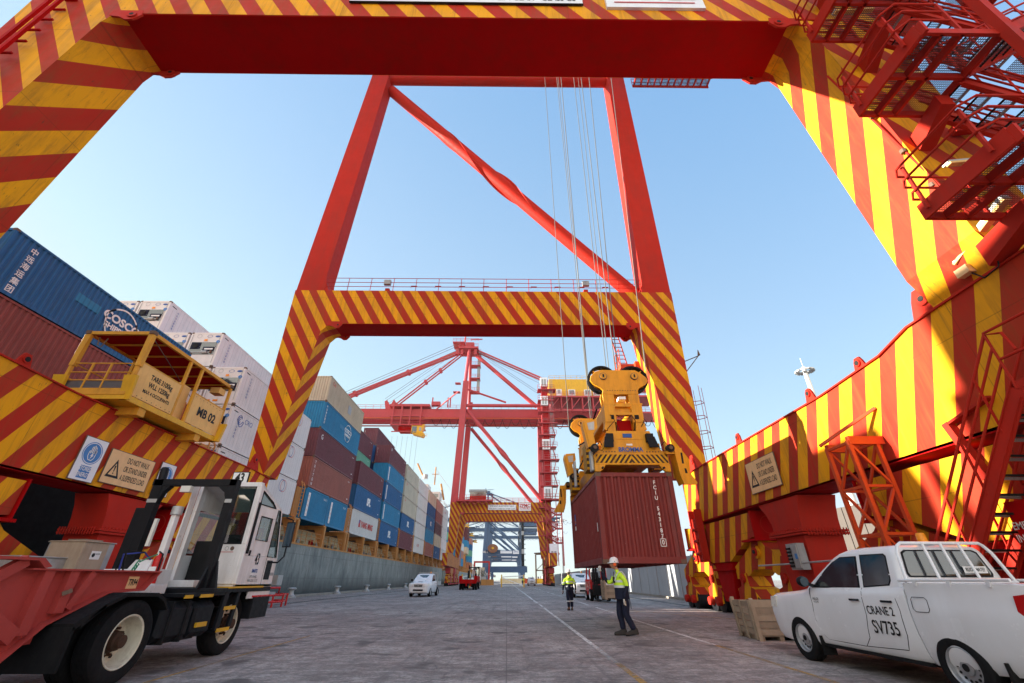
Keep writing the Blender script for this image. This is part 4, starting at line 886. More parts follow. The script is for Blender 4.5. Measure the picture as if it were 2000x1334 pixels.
def lg_reef(mb, L, H):
    for i in range(7): mb.text('中远海运集装箱'[i], (XS, -L / 2 + 1.1, H - .55 - i * .24), (0, 1, 0), (0, 0, 1), .2, 'letter_blue')
    mb.box(XS - .001, XS, -L / 2 + .3, -L / 2 + .8, H - .34, H - .27, 'letter_black')
    for j in range(30):      # rivet seams along the panel
        y = -L / 2 + .5 + j * .4; mb.box(XS - .0035, XS - .003, y, y + .012, .2, H - .15, 'grey_paint')
    mb.disc((XS, L / 2 - 2.6, H - .8), 'x', .5, 'letter_blue', r0=.45); mb.disc((XS + .001, L / 2 - 2.3, H - .8), 'x', .5, 'letter_red', r0=.46)
    y = -L / 2 - .006        # front bulkhead: stickers
    mb.disc((-.55, y, H - .32), '-y', .17, 'grey_paint', r0=.15); mb.disc((.25, y, H - .33), '-y', .2, 'letter_blue', r0=.17, sy=.6); mb.disc((.85, y, H - .33), '-y', .2, 'letter_blue', r0=.0, sy=.4); mb.quad((-.1, y, H - .75), (.15, y, H - .75), (.15, y, H - .58), (-.1, y, H - .58), 'amber'); mb.disc((1.0, y, H - .8), '-y', .15, 'sign_blue')
    mb.box(-.95, -.6, y - .0, y + .002, .2, .34, 'amber'); mb.box(-.4, -.05, y, y + .002, .2, .34, 'amber')
def lg_dragon(mb, L, H):
    for k in range(4): mb.tube([(XS, -L / 2 + 1.2 + .1 * k + .25 * math.cos(t * .8 + k), 2.3 - .12 * k + .22 * math.sin(t + k)) for t in [i * .6 for i in range(9)]], .025, 4, 'letter_blue')
    mb.text('CRO', (XS, -L / 2 + 2.4, 2.25), (0, 1, 0), (0, 0, 1), .5, 'letter_blue'); lg_reef(mb, L, H)
def reefer_unit():
    mb = MB('grey_paint'); mb.box(-.95, .95, .0, .02, 1.0, 2.05, 'glass_dark'); mb.box(-.9, -.2, -.03, .0, 1.45, 2.0, 'navy'); mb.box(.1, .9, -.05, .0, 1.3, 1.62, 'navy'); mb.box(.2, .85, -.055, -.05, 1.38, 1.5, 'letter_white')
    mb.cyl((-.55, -.05, 1.72), 'y', .22, .05, 16, 'black'); mb.tube([(-.8, -.02, 1.15), (.8, -.02, 1.15)], .05, 8, 'galv'); mb.cyl((.3, -.04, 1.17), 'x', .12, .4, 10, 'galv'); mb.cyl((.75, -.04, 1.2), 'z', .07, .2, 10, 'casting')
    for x in (-1.05, 1.05): mb.beam((x, .0, .3), (x, .0, 2.7), .02, .02)
    return mb
TB, TH_ = 6.3, 2.955
bays = {0: .2, 1: 14.5, 2: 28.9, 3: 43.4, 4: 57.6, 5: 71.2, 6: 84.8, 7: 98.4, 8: 112, 9: 125.6, 10: 139.2}
NTH = ['hidden near', 'first', 'second', 'third', 'fourth', 'fifth', 'sixth', 'seventh', 'eighth', 'ninth', 'last']
ROWX = lambda r: -19.5 - 2.6 * r
code = ('side_lettering', lg_code)
rnames = ['outer row', 'second row in', 'third row in', 'fourth row in', 'fifth row in']
def shipbox(bay, row, tier, colname, logos=(), proto=None, dy=0, extra=''):
    nm = dict(sky='bright blue', navy='navy blue', reefer='white refrigerated', palered='dusty pink', redc='dark red').get(colname, colname)
    lab = f'{nm} container, {extra}{ORD[tier]} tier, {rnames[row]}, {NTH[bay]} bay of the ship'
    return put_container(proto or P40, ROWX(row), bays[bay] + dy, TB + TH_ * tier, colname, lab, 'containers stacked on the ship', logos)
# bay 0 and 1 (nearest)
for t in range(4): shipbox(0, 2, t, ('brown', 'blue', 'maroon', 'blue')[t])
for t in range(3): shipbox(0, 1, t, ('maroon', 'navy', 'brown')[t])
shipbox(1, 1, 2, 'blue', [('carrier_logo', lg_round), ('carrier_name', lg_vert('中远海运集团', 'letter_white', .36, .09, .82)), ('side_code', lambda mb, L, H: [mb.box(XS - .001, XS, L / 2 - 1.6 + .4 * k, L / 2 - 1.52 + .4 * k, 1.2, 1.9) for k in range(3)])])
shipbox(1, 1, 1, 'brown', [('carrier_name', lg_vert('TRITON', 'letter_white', .42, .05, .88, 1.0)), code]); shipbox(1, 1, 0, 'maroon')
for t in range(3): shipbox(1, 2, t, ('navy', 'brown', 'maroon')[t])
# bay 2: refrigerated boxes, a staircase of stacks
RU = None
for row, n in ((0, 3), (1, 4), (2, 4), (3, 5), (4, 5)):
    for t in range(n):
        if row and t < n - (2 if row < 3 else 1): continue
        o = shipbox(2, row, t, 'reefer', [('side_marks', lg_dragon if (row == 0 and t == 1) else lg_reef)], P40R)
        if RU is None: RU = reefer_unit().build('refrigeration_unit', None); u = RU
        else: u = RU.copy(); col.objects.link(u)
        u.parent = o; u.location = (0, -6.115, 0)
# bays 3..10, outer row bottom to top
shipbox(3, 0, 0, 'sky', [('side_marks', lg_bar)], P20, 0, 'near half, '); shipbox(3, 0, 0, 'sky', [('side_marks', lg_bar)], P20, 6.13, 'far half, ')
rowz = {3: [None, ('pink', [('carrier_name', lg_vert('TRITON', 'letter_white', .4, .06, .85, 1.05)), code]), ('purple', [('carrier_mark', lg_text('G', 'letter_white', .7, .08, .75)), code]), ('sky', [('carrier_logo', lambda mb, L, H: lg_round(mb, L + 2.4, H)), ('carrier_name', lg_vert('中远海运集团', 'letter_white', .3, .05, .85))]), ('beige', [('carrier_mark', lg_text('CAI', 'letter_red', .55, .1, .8)), ('side_patch', lambda mb, L, H: mb.box(XS - .002, XS, .3, 1.4, .9, 1.9, 'grey_paint'))])],
        4: [('white', [('carrier_name', lg_yang)]), ('blue', [('carrier_name', lg_spl)]), ('purple', [code])],
        5: [('blue', [('carrier_name', lg_spl)]), ('sky', [('side_marks', lg_bar)]), ('blue', [('side_marks', lg_bar)]), ('sky', [('side_marks', lg_bar)]), ('purple', [('carrier_mark', lg_text('A', 'letter_white', .7, .07, .8)), code])],
        6: [('purple', [code]), ('blue', [('carrier_name', lg_spl)]), ('cream', [('carrier_mark', lg_text('CAI', 'letter_red', .6, .12, .8))]), ('cream', [('carrier_mark', lg_text('CAI', 'letter_red', .6, .12, .8))]), ('cream', [('carrier_mark', lg_text('CAI', 'letter_red', .6, .12, .8))])],
        7: [('white', [('carrier_name', lg_text('K LINE', 'letter_red', .8, .4, .5))]), ('white', []), ('white', [('carrier_mark', lg_text('F', 'letter_black', .6, .1, .75))]), ('white', []), ('white', [])],
        8: [('pink', [code]), ('sky', []), ('blue', [('carrier_name', lg_spl)]), ('navy', []), ('beige', [])],
        9: [('navy', [('carrier_name', lg_text('A', 'letter_white', .9, .4, .5))]), ('beige', []), ('maroon', []), ('brown', []), ('palered', [])],
        10: [('white', []), ('reefer', []), ('white', []), ('white', []), ('white', [('carrier_name', lg_text('HAMBURG', 'letter_red', .6, .4, .5))])]}
for b, lst in rowz.items():
    for t, e in enumerate(lst):
        if e: shipbox(b, 0, t, e[0], e[1])
inner = {3: [(1, 3, 'blue'), (1, 4, 'maroon'), (2, 4, 'brown')], 4: [(1, 3, 'green'), (1, 4, 'purple'), (2, 3, 'blue'), (2, 4, 'navy')], 5: [(1, 4, 'navy'), (1, 5, 'purple'), (2, 4, 'maroon')], 6: [(1, 4, 'blue'), (2, 4, 'maroon')], 7: [(1, 4, 'white'), (2, 4, 'cream')], 8: [(1, 4, 'brown')], 9: [(1, 4, 'blue')]}
for t in range(2): shipbox(2, 1, t, ('navy', 'brown')[t])  # unseen lower tiers added to stop sun passing under the reefers
for b in range(3, 10):
    for t in range(3): shipbox(b, 1, t, ('navy', 'maroon', 'blue', 'brown')[(b + t) % 4])  # inner-row tiers, mostly unseen, added to block low sun through the stacks
for b, lst in inner.items():
    for r_, t, c in lst: shipbox(b, r_, t, c, [code])
# ---------------------------------------------------------------- the ship
def hull_mat():
    m = bpy.data.materials.new('hull_grey'); t, b = nodes(m); v = t.nodes.new('ShaderNodeTexCoord').outputs['Object']
    base = mix(t, ramp(t, noise(t, mapped(t, v, (1, 1, .35)), .9, 6, .75), [(.35, 0.), (.62, 1.)]), (.085, .11, .115), (.25, .28, .265))
    sep = t.nodes.new('ShaderNodeSeparateXYZ'); t.links.new(v, sep.inputs[0])
    zz_ = N(t, 'ShaderNodeMath', operation='MULTIPLY'); t.links.new(sep.outputs[2], zz_.inputs[0]); zz_.inputs[1].default_value = .2
    ad = N(t, 'ShaderNodeMath', operation='MULTIPLY_ADD'); t.links.new(noise(t, mapped(t, v, (1, .6, 1)), .8, 4), ad.inputs[0]); ad.inputs[1].default_value = .25; t.links.new(zz_.outputs[0], ad.inputs[2])
    base = mix(t, ramp(t, ad.outputs[0], [(.66, .95), (1., 0.)]), base, (.03, .042, .046))       # darker towards the bottom, with an uneven upper edge
    base = mix(t, ramp(t, noise(t, mapped(t, v, (1, 2, .2)), 2.5, 5, .8), [(.54, 0.), (.66, .8)]), base, (.05, .055, .055))
    base = mix(t, ramp(t, noise(t, v, 3, 5, .8), [(.66, 0.), (.72, .6)]), base, (.20, .10, .05))
    br = t.nodes.new('ShaderNodeTexBrick'); br.inputs['Scale'].default_value = 1; br.inputs['Brick Width'].default_value = 7.5; br.inputs['Row Height'].default_value = 1.95; br.inputs['Mortar Size'].default_value = .012; br.inputs['Mortar Smooth'].default_value = .3
    cx = t.nodes.new('ShaderNodeCombineXYZ'); t.links.new(sep.outputs[1], cx.inputs[0]); t.links.new(sep.outputs[2], cx.inputs[1]); t.links.new(cx.outputs[0], br.inputs[0])
    base = mix(t, br.outputs['Fac'], base, (.05, .055, .055)); t.links.new(base, b.inputs['Base Color']); b.inputs['Roughness'].default_value = .5
    bn = t.nodes.new('ShaderNodeBump'); bn.inputs['Strength'].default_value = .6; bn.inputs['Distance'].default_value = .05; t.links.new(noise(t, v, .7, 2), bn.inputs['Height']); t.links.new(bn.outputs[0], b.inputs['Normal']); MT['hull_grey'] = m
hull_mat()
def make_ship(y0, y1, label, bayset, dx=0, fins=True):
    S = thing('container_ship', (-32, (y0 + y1) / 2, -2.5), label, 'ship'); HX = -19.35 + dx
    mb = MB('hull_grey'); secs = []
    for k in range(25):
        t = k / 24; y = y0 + (y1 - y0) * t; tp = max(0, (t - .86) / .14); xs = HX - 12 * tp ** 2; bt = max(0, .04 - t) / .04; xs -= 3 * bt
        secs.append([(xs, y, 4.15), (xs, y, 0), (xs - .3, y, -1.5), (xs - 3, y, -6), (-44, y, -6), (-52, y, -1.5), (-52, y, 4.15)])
    mb.loft(secs, smooth=False); mb.build('hull', S)
    mb = MB('ship_orange'); mb.box(HX - .3, HX + .04, y0 + 4, y1 - 22, 4.1, 4.24); mb.box(HX - 32, HX - .3, y0 + 4, y1 - 22, 4.12, 4.18, 'casting'); mb.build('deck', S)
    mb = MB('ship_cream'); mb.box(-22.6 + dx, -22.3 + dx, y0 + 6, y1 - 24, 4.18, 6.0); mb.box(-50, -22.6 + dx, y0 + 6, y1 - 24, 5.8, 6.28, 'casting')
    for k in range(int((y1 - y0 - 34) / 3.4)): y = y0 + 7 + k * 3.4; mb.box(-22.3 + dx, -22.22 + dx, y, y + .12, 4.2, 6); mb.box(-22.3 + dx, -22.05 + dx, y + 1, y + 1.7, 4.5, 5.2, ('galv', 'dark_red', 'ship_orange', 'grey_paint')[k % 4]); mb.box(-22.25 + dx, -21.8 + dx, y + 2, y + 2.6, 4.2, 4.9, ('ship_cream', 'galv', 'casting')[k % 3])
    mb.build('hatch_coaming', S)
    for b, yb in bayset:
        for yy, dbl in ((yb - .85, 1), (yb + 6.1, 0)):
            mb = MB('ship_orange')
            for o in ((-.42, .42) if dbl else (0,)):
                mb.prism([(HX + .02, 4.2), (HX - .35, 4.2), (HX - 1.1, 5.9), (-22.3 + dx, 5.9), (-22.3 + dx, 6.16), (HX - .15, 6.16)][::1], 'y', yy + o - .06, yy + o + .06)
                mb.box(HX - .2, HX + .03, yy + o - .17, yy + o + .17, 4.22, 6.16)
            mb.box(-22.4 + dx, HX - .05, yy - (.62 if dbl else .3), yy + (.62 if dbl else .3), 6.12, 6.27); mb.build('stanchion', S)
            if dbl:
                mb = MB('ship_orange')
                for s in (-.3, .3): mb.tube([(HX - .1, yy + s, 6.4), (HX - .1, yy + s, 9.0), (HX - .3, yy + s * .7, 9.5)], .05, 6)
                for i in range(9): mb.tube([(HX - .1, yy - .3, 6.6 + i * .32), (HX - .1, yy + .3, 6.6 + i * .32)], .03, 5)
                mb.box(HX - 10, HX - .5, yy - .5, yy + .5, 8.9, 9.0); mb.box(HX - 30, HX - 2.9, yy - .06, yy + .06, 4.2, 14.2 if b < 2 else 12 if b == 2 else 14.6); mb.box(HX - .6, HX - .45, yy - .5, yy + .5, 6.4, 9); mb.build('lashing_bridge', S)  # the wide solid plate is added to block sun through the bay gaps
        mb = MB('ship_orange'); rails(mb, [(HX - .1, yb - .2, 4.24), (HX - .1, yb + 5.6, 4.24)], 1.1, 1.1, .03, mids=(.4, .75), toe=False); rails(mb, [(HX - .1, yb + 6.6, 4.24), (HX - .1, yb + 12.1, 4.24)], 1.1, 1.1, .03, mids=(.4, .75), toe=False); mb.build('deck_railing', S)
    return S
SH = make_ship(-40, 172, 'long grey hulled container ship moored along the quay, loaded with container stacks', [(b, y) for b, y in bays.items()])
mb = MB('shade_black'); mb.box(-19.3, -19.25, -30, 27.2, -1, 6.45); mb.build('hull_shade_sheet', SH)  # added black sheet standing in for the shade along the hull
mb = MB('ship_white'); mb.box(-46, -23, 154.5, 166, 4.2, 22); mb.box(-44, -24.5, 155, 164, 22, 25.5); mb.box(-46, -23.5, 155.5, 161, 25.5, 28); mb.box(-40, -28, 157, 163, 28, 30.8)
for f in range(7):
    z = 6.5 + f * 3
    for k in range(7): mb.box(-45 + k * 3.2, -44 + k * 3.2, 154.45, 154.5, z, z + 1, 'glass_dark')
    rails(mb, [(-46, 154.2, z - 1), (-21.6, 154.2, z - 1), (-21.6, 166, z - 1)], 1.1, 2.5, .06, toe=False)
mb.box(-45.5, -24, 155.4, 155.5, 26.2, 27.3, 'glass_dark'); mb.build('superstructure', SH)
mb = MB('ship_orange'); mb.tube([(-26, 158, 30.8), (-26, 158, 37)], .22, 8); mb.tube([(-27.2, 158, 34.5), (-24.8, 158, 34.5)], .12, 6); mb.tube([(-30, 159, 33), (-33, 159, 38.5)], .3, 8); mb.tube([(-22.6, 160, 26), (-24, 160, 31.5)], .35, 8); mb.cyl((-29.5, 158, 33.6), 'z', .9, 1.4, 14, 'galv'); mb.tube([(-26, 158, 36.5), (-20, 158, 29)], .04, 4); mb.build('mast', SH)
mb = MB('casting');
for k in range(16): mb.box(-20.4, -19.4, 153 + k * .9, 153.4 + k * .9, 4.2, 6.8 - (k % 3) * .6)
rails(mb, [(-19.5, 152, 6.6), (-19.5, 168, 6.6)], 1.1, 1.2, .05); mb.box(-24, -19.5, 152, 168, 6.4, 6.6); mb.build('mooring_deck', SH)
mb = MB('letter_white');
for i in range(5): mb.box(-19.34, -19.335, 36.5 + i * .9, 36.8 + i * .9, .25, .42)
mb.tube([(-19.33, 39.4, 1.9), (-19.33, 39.1, 1.2), (-19.33, 39.4, .6)], .16, 6, 'black'); mb.build('hull_marks', SH)
# ---------------------------------------------------------------- second ship further along, with its stacks
b2 = {k: 188 + 13.6 * k for k in range(9)}
SH2 = make_ship(178, 330, 'second container ship berthed beyond the first, mostly hidden by the far red crane', list(b2.items()), dx=0)
pal2 = ['palered', 'sky', 'sky', 'sky', 'maroon', 'white', 'green', 'beige', 'navy', 'blue', 'brown', 'grey']
r2 = random.Random(5)
def far_box(b, r, t, c, L=None):
    nm = dict(sky='light blue', navy='navy blue', palered='dusty pink', reefer='white').get(c, c)
    o = put_container(P40, -19.5 - 2.6 * r, b2[b], TB + TH_ * t, c, f'{nm} container, {ORD[t]} tier, {rnames[r] if r < 5 else "innermost row"}, {NTH[b + 1]} bay of the far ship', 'containers on the far ship')
for t, c in enumerate(('palered', 'sky', 'sky', 'palered')): far_box(0, 0, t, c)
for t, c in enumerate(('white', 'palered', 'sky', 'green')): far_box(0, 1, t, c)
for t, c in enumerate(('sky', 'palered', 'white', 'sky')): far_box(1, 0, t, c)
grid = [['maroon', 'brown', 'beige', 'sky', 'maroon'], ['sky', 'maroon', 'cream', 'navy', 'brown'], ['navy', 'navy', 'navy', 'navy', 'cream'], ['blue', 'maroon', 'navy', 'maroon', 'brown']]
for r in range(4):
    for t in range(6):
        if t >= 2: far_box(3, r, t, grid[r][t % 5])
for r in range(2):
    for t in range(5): far_box(5, r, t, pal2[(r * 5 + t * 3) % 12])
# ---------------------------------------------------------------- lifted container, spreader, ropes
cx0 = 4.02
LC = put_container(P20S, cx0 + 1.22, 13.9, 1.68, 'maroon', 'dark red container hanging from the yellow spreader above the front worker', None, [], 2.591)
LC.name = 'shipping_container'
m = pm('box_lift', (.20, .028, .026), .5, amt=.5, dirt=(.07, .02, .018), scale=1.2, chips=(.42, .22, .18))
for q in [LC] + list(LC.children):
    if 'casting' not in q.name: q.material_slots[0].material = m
mb = MB('letter_white'); y = -3.029 - .008 + .02 - .004
for i, c in enumerate('FCIU 543187'): mb.text(c, (.62, -3.029 + .012, 2.28 - i * .155), (1, 0, 0), (0, 0, 1), .16, 'letter_white', .95, bold=.03)
mb.text('0', (.62, -3.029 + .012, .56), (1, 0, 0), (0, 0, 1), .17, 'letter_white', .95, bold=.03)
for a, b, c, d in ((.53, .55, .45, .67), (.69, .71, .45, .67), (.53, .71, .45, .47), (.53, .71, .65, .67)): mb.box(a, b, -3.02, -3.018, c, d)
o = mb.build('end_number', None); o.parent = LC
mb = MB('letter_white'); xs = -1.2 - .003
mb.box(xs - .003, xs, 1.9, 2.15, 1.35, 1.5); mb.box(xs - .003, xs, 1.9, 2.15, 1.55, 1.95, 'letter_blue'); mb.box(xs - .004, xs, 1.95, 2.1, 1.6, 1.7, 'amber'); mb.box(xs - .003, xs, -2.6, -2.5, .9, 1.15)
o = mb.build('side_label', None); o.parent = LC
SP = thing('container_spreader', (cx0, 16.9, 4.28), 'yellow container spreader and headblock gripping the hanging dark red container', 'spreader')
Y_ = 'spreader_yellow'
Z0 = 4.30
def endframe(yf, s):       # s=-1 near end (outer face looks to -Y), +1 far end
    mb = MB(Y_); a, b = sorted((yf, yf - s * .10)); X = lambda v: cx0 + v
    pl = [(-1.2, 4.52), (1.2, 4.52), (1.2, 4.84), (.98, 5.0), (.80, 5.35), (.72, 5.62), (-.72, 5.62), (-.80, 5.35), (-.98, 5.0), (-1.2, 4.84)]
    mb.prism([(X(p), q) for p, q in pl], 'y', a, b)
    a2, b2_ = sorted((yf + s * .004, yf - s * .5)); mb.box(X(-1.22), X(1.22), a2, b2_, 4.5, 4.535); mb.box(X(-1.2), X(1.2), min(yf - s * .1, yf - s * .5), max(yf - s * .1, yf - s * .5), 4.535, 4.8)
    for sx in (-1, 1):
        mb.prism([(X(sx * 1.22), 4.29), (X(sx * 1.22), 4.52), (X(sx * .85), 4.52), (X(sx * .95), 4.36), (X(sx * 1.06), 4.29)], 'y', a, b); mb.cyl((X(sx * 1.08), yf - s * .09, 4.31), 'z', .06, .1, 10, 'casting')
        mb.cyl((X(sx * .98), yf + s * .02, 4.4), 'y', .035, .12, 8, 'black')
        mb.box(X(sx * .66) - .12, X(sx * .66) + .12, min(yf + s * .14, yf), max(yf + s * .14, yf), 5.22, 5.5, 'black_paint'); mb.hexa([(X(sx * .74) - .16, yf + s * .2, 5.02), (X(sx * .74) + .16, yf + s * .2, 5.02), (X(sx * .74) + .16, yf + s * .14, 5.02), (X(sx * .74) - .16, yf + s * .14, 5.02), (X(sx * .68) - .14, yf + s * .12, 5.4), (X(sx * .68) + .14, yf + s * .12, 5.4), (X(sx * .68) + .14, yf + s * .06, 5.4), (X(sx * .68) - .14, yf + s * .06, 5.4)], 'black_paint')
    fr = mb.build('end_frame', SP, bevel=.012)
    mb = MB('stripe_black'); yy = yf + s * .006
    for sx in (-1, 1): mb.quad((X(0), yy, 4.56), (X(sx * 1.17), yy, 4.56), (X(sx * 1.17), yy, 4.83), (X(0), yy, 4.83))
    mb.build('hazard_band', fr, phase=lambda n, q: (abs(q.x - cx0) * 1.0 + (q.z) * .75) * 6.5)
    mb = MB(Y_)
    mb.box(X(-.42), X(.42), min(yf + s * .01, yf), max(yf + s * .01, yf), 4.9, 5.07, 'cage_yellow')
    if s < 0: mb.text('BROMMA', (cx0, yf - .022, 4.985), (1, 0, 0), (0, 0, 1), .2, 'letter_blue', .95, bold=.04)
    else: mb.text('BROMMA', (cx0, yf + .014, 4.985), (-1, 0, 0), (0, 0, 1), .175, 'letter_blue', 1.0, bold=.05)
    mb.box(X(-.42), X(.42), min(yf + s * .012, yf), max(yf + s * .012, yf), 5.33, 5.36, 'cage_yellow')
    mb.box(X(-.2), X(.1), min(yf + s * .02, yf), max(yf + s * .02, yf), 5.39, 5.52, 'letter_blue'); mb.box(X(-.12), X(.08), min(yf + s * .02, yf), max(yf + s * .02, yf), 5.12, 5.18, 'letter_white'); mb.build('name_plate', fr)
endframe(13.86, -1); endframe(20.0, 1)
mb = MB(Y_)
for sx in (-1, 1):       # main beams and outer hazard boxes
    mb.box(cx0 + sx * .62 - .16, cx0 + sx * .62 + .16, 13.97, 19.9, 4.62, 5.15); mb.box(cx0 + sx * .3 - .1, cx0 + sx * .3 + .1, 14.6, 19.3, 5.15, 5.6)
mb.box(cx0 - .8, cx0 + .8, 15.6, 18.3, 4.6, 5.45); mb.box(cx0 - .3, cx0 + .3, 14.4, 15.2, 5.0, 5.5, 'dark_red'); mb.box(cx0 - .5, cx0 + .5, 15.0, 18.9, 5.45, 5.6)
mb.build('telescopic_beam', SP, bevel=.015)
mb = MB('stripe_black')
for y in (14.75, 18.6): mb.box(cx0 - 1.3, cx0 - .98, y, y + .7, 4.55, 5.45); mb.box(cx0 + .98, cx0 + 1.3, y, y + .7, 4.55, 5.45)
mb.split('guide_box', SP, phase=lambda n, q: (q.y + q.z) * 5)
def flipper(x, y, sx, sy, down):
    mb = MB('spreader_yellow'); ar = Vector((sx * .7, sy * .7, 0))
    if down:
        o = Vector((x + sx * .28, y + sy * .08, 0)); P_ = lambda dx, z: (o.x + dx * sx, o.y, z)
        q = [(-.12, 5.0), (.12, 5.0), (.2, 4.3), (.42, 3.92), (.38, 3.86), (.0, 3.86), (-.08, 4.2)]
        mb.prism([(o.x + sx * a, b) for a, b in q], 'y', o.y - .03, o.y + .03); mb.prism([(o.x + sx * a, b) for a, b in ((-.12, 5.0), (-.08, 5.0), (-.04, 4.2), (.02, 3.9), (-.06, 4.2))], 'y', o.y, o.y + .5 * (-sy)); mb.prism([(o.x + sx * .05, 4.5), (o.x + sx * .11, 4.5), (o.x + sx * .12, 4.85), (o.x + sx * .06, 4.85)], 'y', o.y - .034, o.y + .034, 'black'); mb.prism([(o.x + sx * .1, 4.2), (o.x + sx * .17, 4.2), (o.x + sx * .15, 4.35), (o.x + sx * .09, 4.35)], 'y', o.y - .034, o.y + .034, 'black')
        mb.box(min(x - sx * .1, o.x), max(x - sx * .1, o.x), y - .06, y + .1, 4.82, 4.92)
    else:
        o = Vector((x + sx * .12, y, 0))
        q = [(-.12, 5.1), (.08, 5.05), (.12, 5.4), (.2, 5.8), (.18, 5.95), (-.22, 5.98), (-.24, 5.7), (-.08, 5.5)]
        mb.prism([(o.x + sx * a, b) for a, b in q], 'y', o.y - .04, o.y + .04); mb.prism([(o.x + sx * a, b) for a, b in ((.08, 5.05), (.12, 5.05), (.26, 5.8), (.22, 5.95), (.18, 5.8), (.12, 5.4))], 'y', o.y, o.y + .35)
        mb.prism([(o.x + sx * a, b) for a, b in ((-.12, 5.62), (.06, 5.6), (.1, 5.85), (-.14, 5.9))], 'y', o.y - .047, o.y - .04, 'galv')
    mb.cyl((x + sx * .05, y - .05, 5.0), 'y', .13, .16, 14, 'black_paint'); mb.cyl((x + sx * .05, y - .15, 5.0), 'y', .06, .06, 10, 'casting')
    mb.tube([(x, y - .1, 5.05), (x - sx * .12, y - .14, 5.2), (x - sx * .2, y - .05, 5.1)], .015, 5, 'black'); mb.tube([(x, y - .1, 4.95), (x - sx * .18, y - .16, 4.9), (x - sx * .25, y - .02, 5.0)], .012, 5, 'black')
    mb.build('guide_arm', SP)
flipper(cx0 + 1.2, 13.78, 1, -1, True); flipper(cx0 - 1.15, 13.78, -1, -1, False); flipper(cx0 - 1.25, 19.95, -1, 1, True); flipper(cx0 - 1.25, 18.2, -1, 1, False); flipper(cx0 + 1.2, 20.0, 1, 1, True)
mb = MB('galv'); mb.box(cx0 - 1.30, cx0 - 1.21, 14.0, 14.3, 4.35, 5.0); mb.box(cx0 - 1.32, cx0 - 1.24, 17.5, 17.8, 4.5, 5.5); mb.split('scuffed_guide', SP, bevel=.02)
# headblock
HB = MB(Y_)
def headplate(y, s):
    mb = MB(Y_); X = lambda v: cx0 - .04 + v
    outer = [(-.63, 6.62), (.63, 6.62), (.63, 6.98), (.62, 7.12), (.70, 7.22), (.94, 7.36), (1.04, 7.5), (1.0, 7.62), (.82, 7.80), (.62, 7.92), (-.62, 7.92), (-.82, 7.86), (-1.0, 7.68), (-1.04, 7.5), (-.94, 7.36), (-.70, 7.22), (-.62, 7.12), (-.66, 6.98)]
    hole = [(-.25, 6.75), (.25, 6.75), (.25, 6.98), (-.25, 6.98)]
    a, b = sorted((y, y - s * .07))
    # plate with a window: top block, two cheeks, sill
    mb.prism([(X(p), q) for p, q in [(-.66, 6.98), (-.63, 6.62), (-.25, 6.62), (-.25, 6.98)]], 'y', a, b); mb.prism([(X(p), q) for p, q in [(.25, 6.98), (.25, 6.62), (.63, 6.62), (.63, 6.98)]], 'y', a, b)
    mb.prism([(X(p), q) for p, q in outer[3:] + [(.63, 6.98)] if True], 'y', a, b) if False else mb.prism([(X(p), q) for p, q in [(.63, 6.98)] + outer[3:]], 'y', a, b)
    y2 = y + s * .003; mb.box(X(-.70), X(.70), min(y + s * .03, y), max(y + s * .03, y), 6.58, 6.64)
    for sx in (-1, 1): mb.cyl((X(sx * .56), y + s * .02, 7.66), 'y', .135, .06, 20, 'casting'); mb.cyl((X(sx * .56), y + s * .045, 7.66), 'y', .115, .04, 20, 'cage_yellow'); mb.box(X(sx * .56) - .03, X(sx * .56) + .03, min(y, y + s * .075), max(y, y + s * .075), 7.6, 7.73, 'black')
    h = mb.build('head_plate', SP, bevel=.012)
    for sx in (-1, 1):
        w_ = MB('black_paint'); c = (X(sx * .56), y - s * .2, 7.62)
        w_.lathe(c, 'y', [(.47, -.09), (.53, -.08), (.53, -.055), (.49, -.03), (.49, .03), (.53, .055), (.53, .08), (.47, .09), (.44, .05), (.44, -.05), (.47, -.09)], 36)
        for k in range(8):
            t = k * math.pi / 4; w_.beam((c[0] + .1 * math.cos(t), c[1], c[2] + .1 * math.sin(t)), (c[0] + .45 * math.cos(t), c[1], c[2] + .45 * math.sin(t)), .04, .13, 'spreader_yellow' if k % 2 else 'black_paint', up=(0, 1, 0))
        w_.cyl(c, 'y', .14, .2, 16, 'casting'); w_.build('sheave', h)
for y, s in ((13.98, -1), (14.45, 1), (19.3, -1), (19.75, 1)): headplate(y, s)
mb = MB(Y_)
mb.box(cx0 - .28, cx0 + .22, 14.6, 19.3, 6.75, 7.25); mb.box(cx0 - .66, cx0 + .58, 14.06, 14.4, 6.3, 6.62); mb.box(cx0 - .66, cx0 + .58, 19.38, 19.7, 6.3, 6.62)
for sx in (-1, 1): mb.box(cx0 - .04 + sx * .5 - .14, cx0 - .04 + sx * .5 + .14, 13.97, 19.7, 6.12, 6.6)
mb.build('headblock_beam', SP, bevel=.02)
mb = MB(Y_)
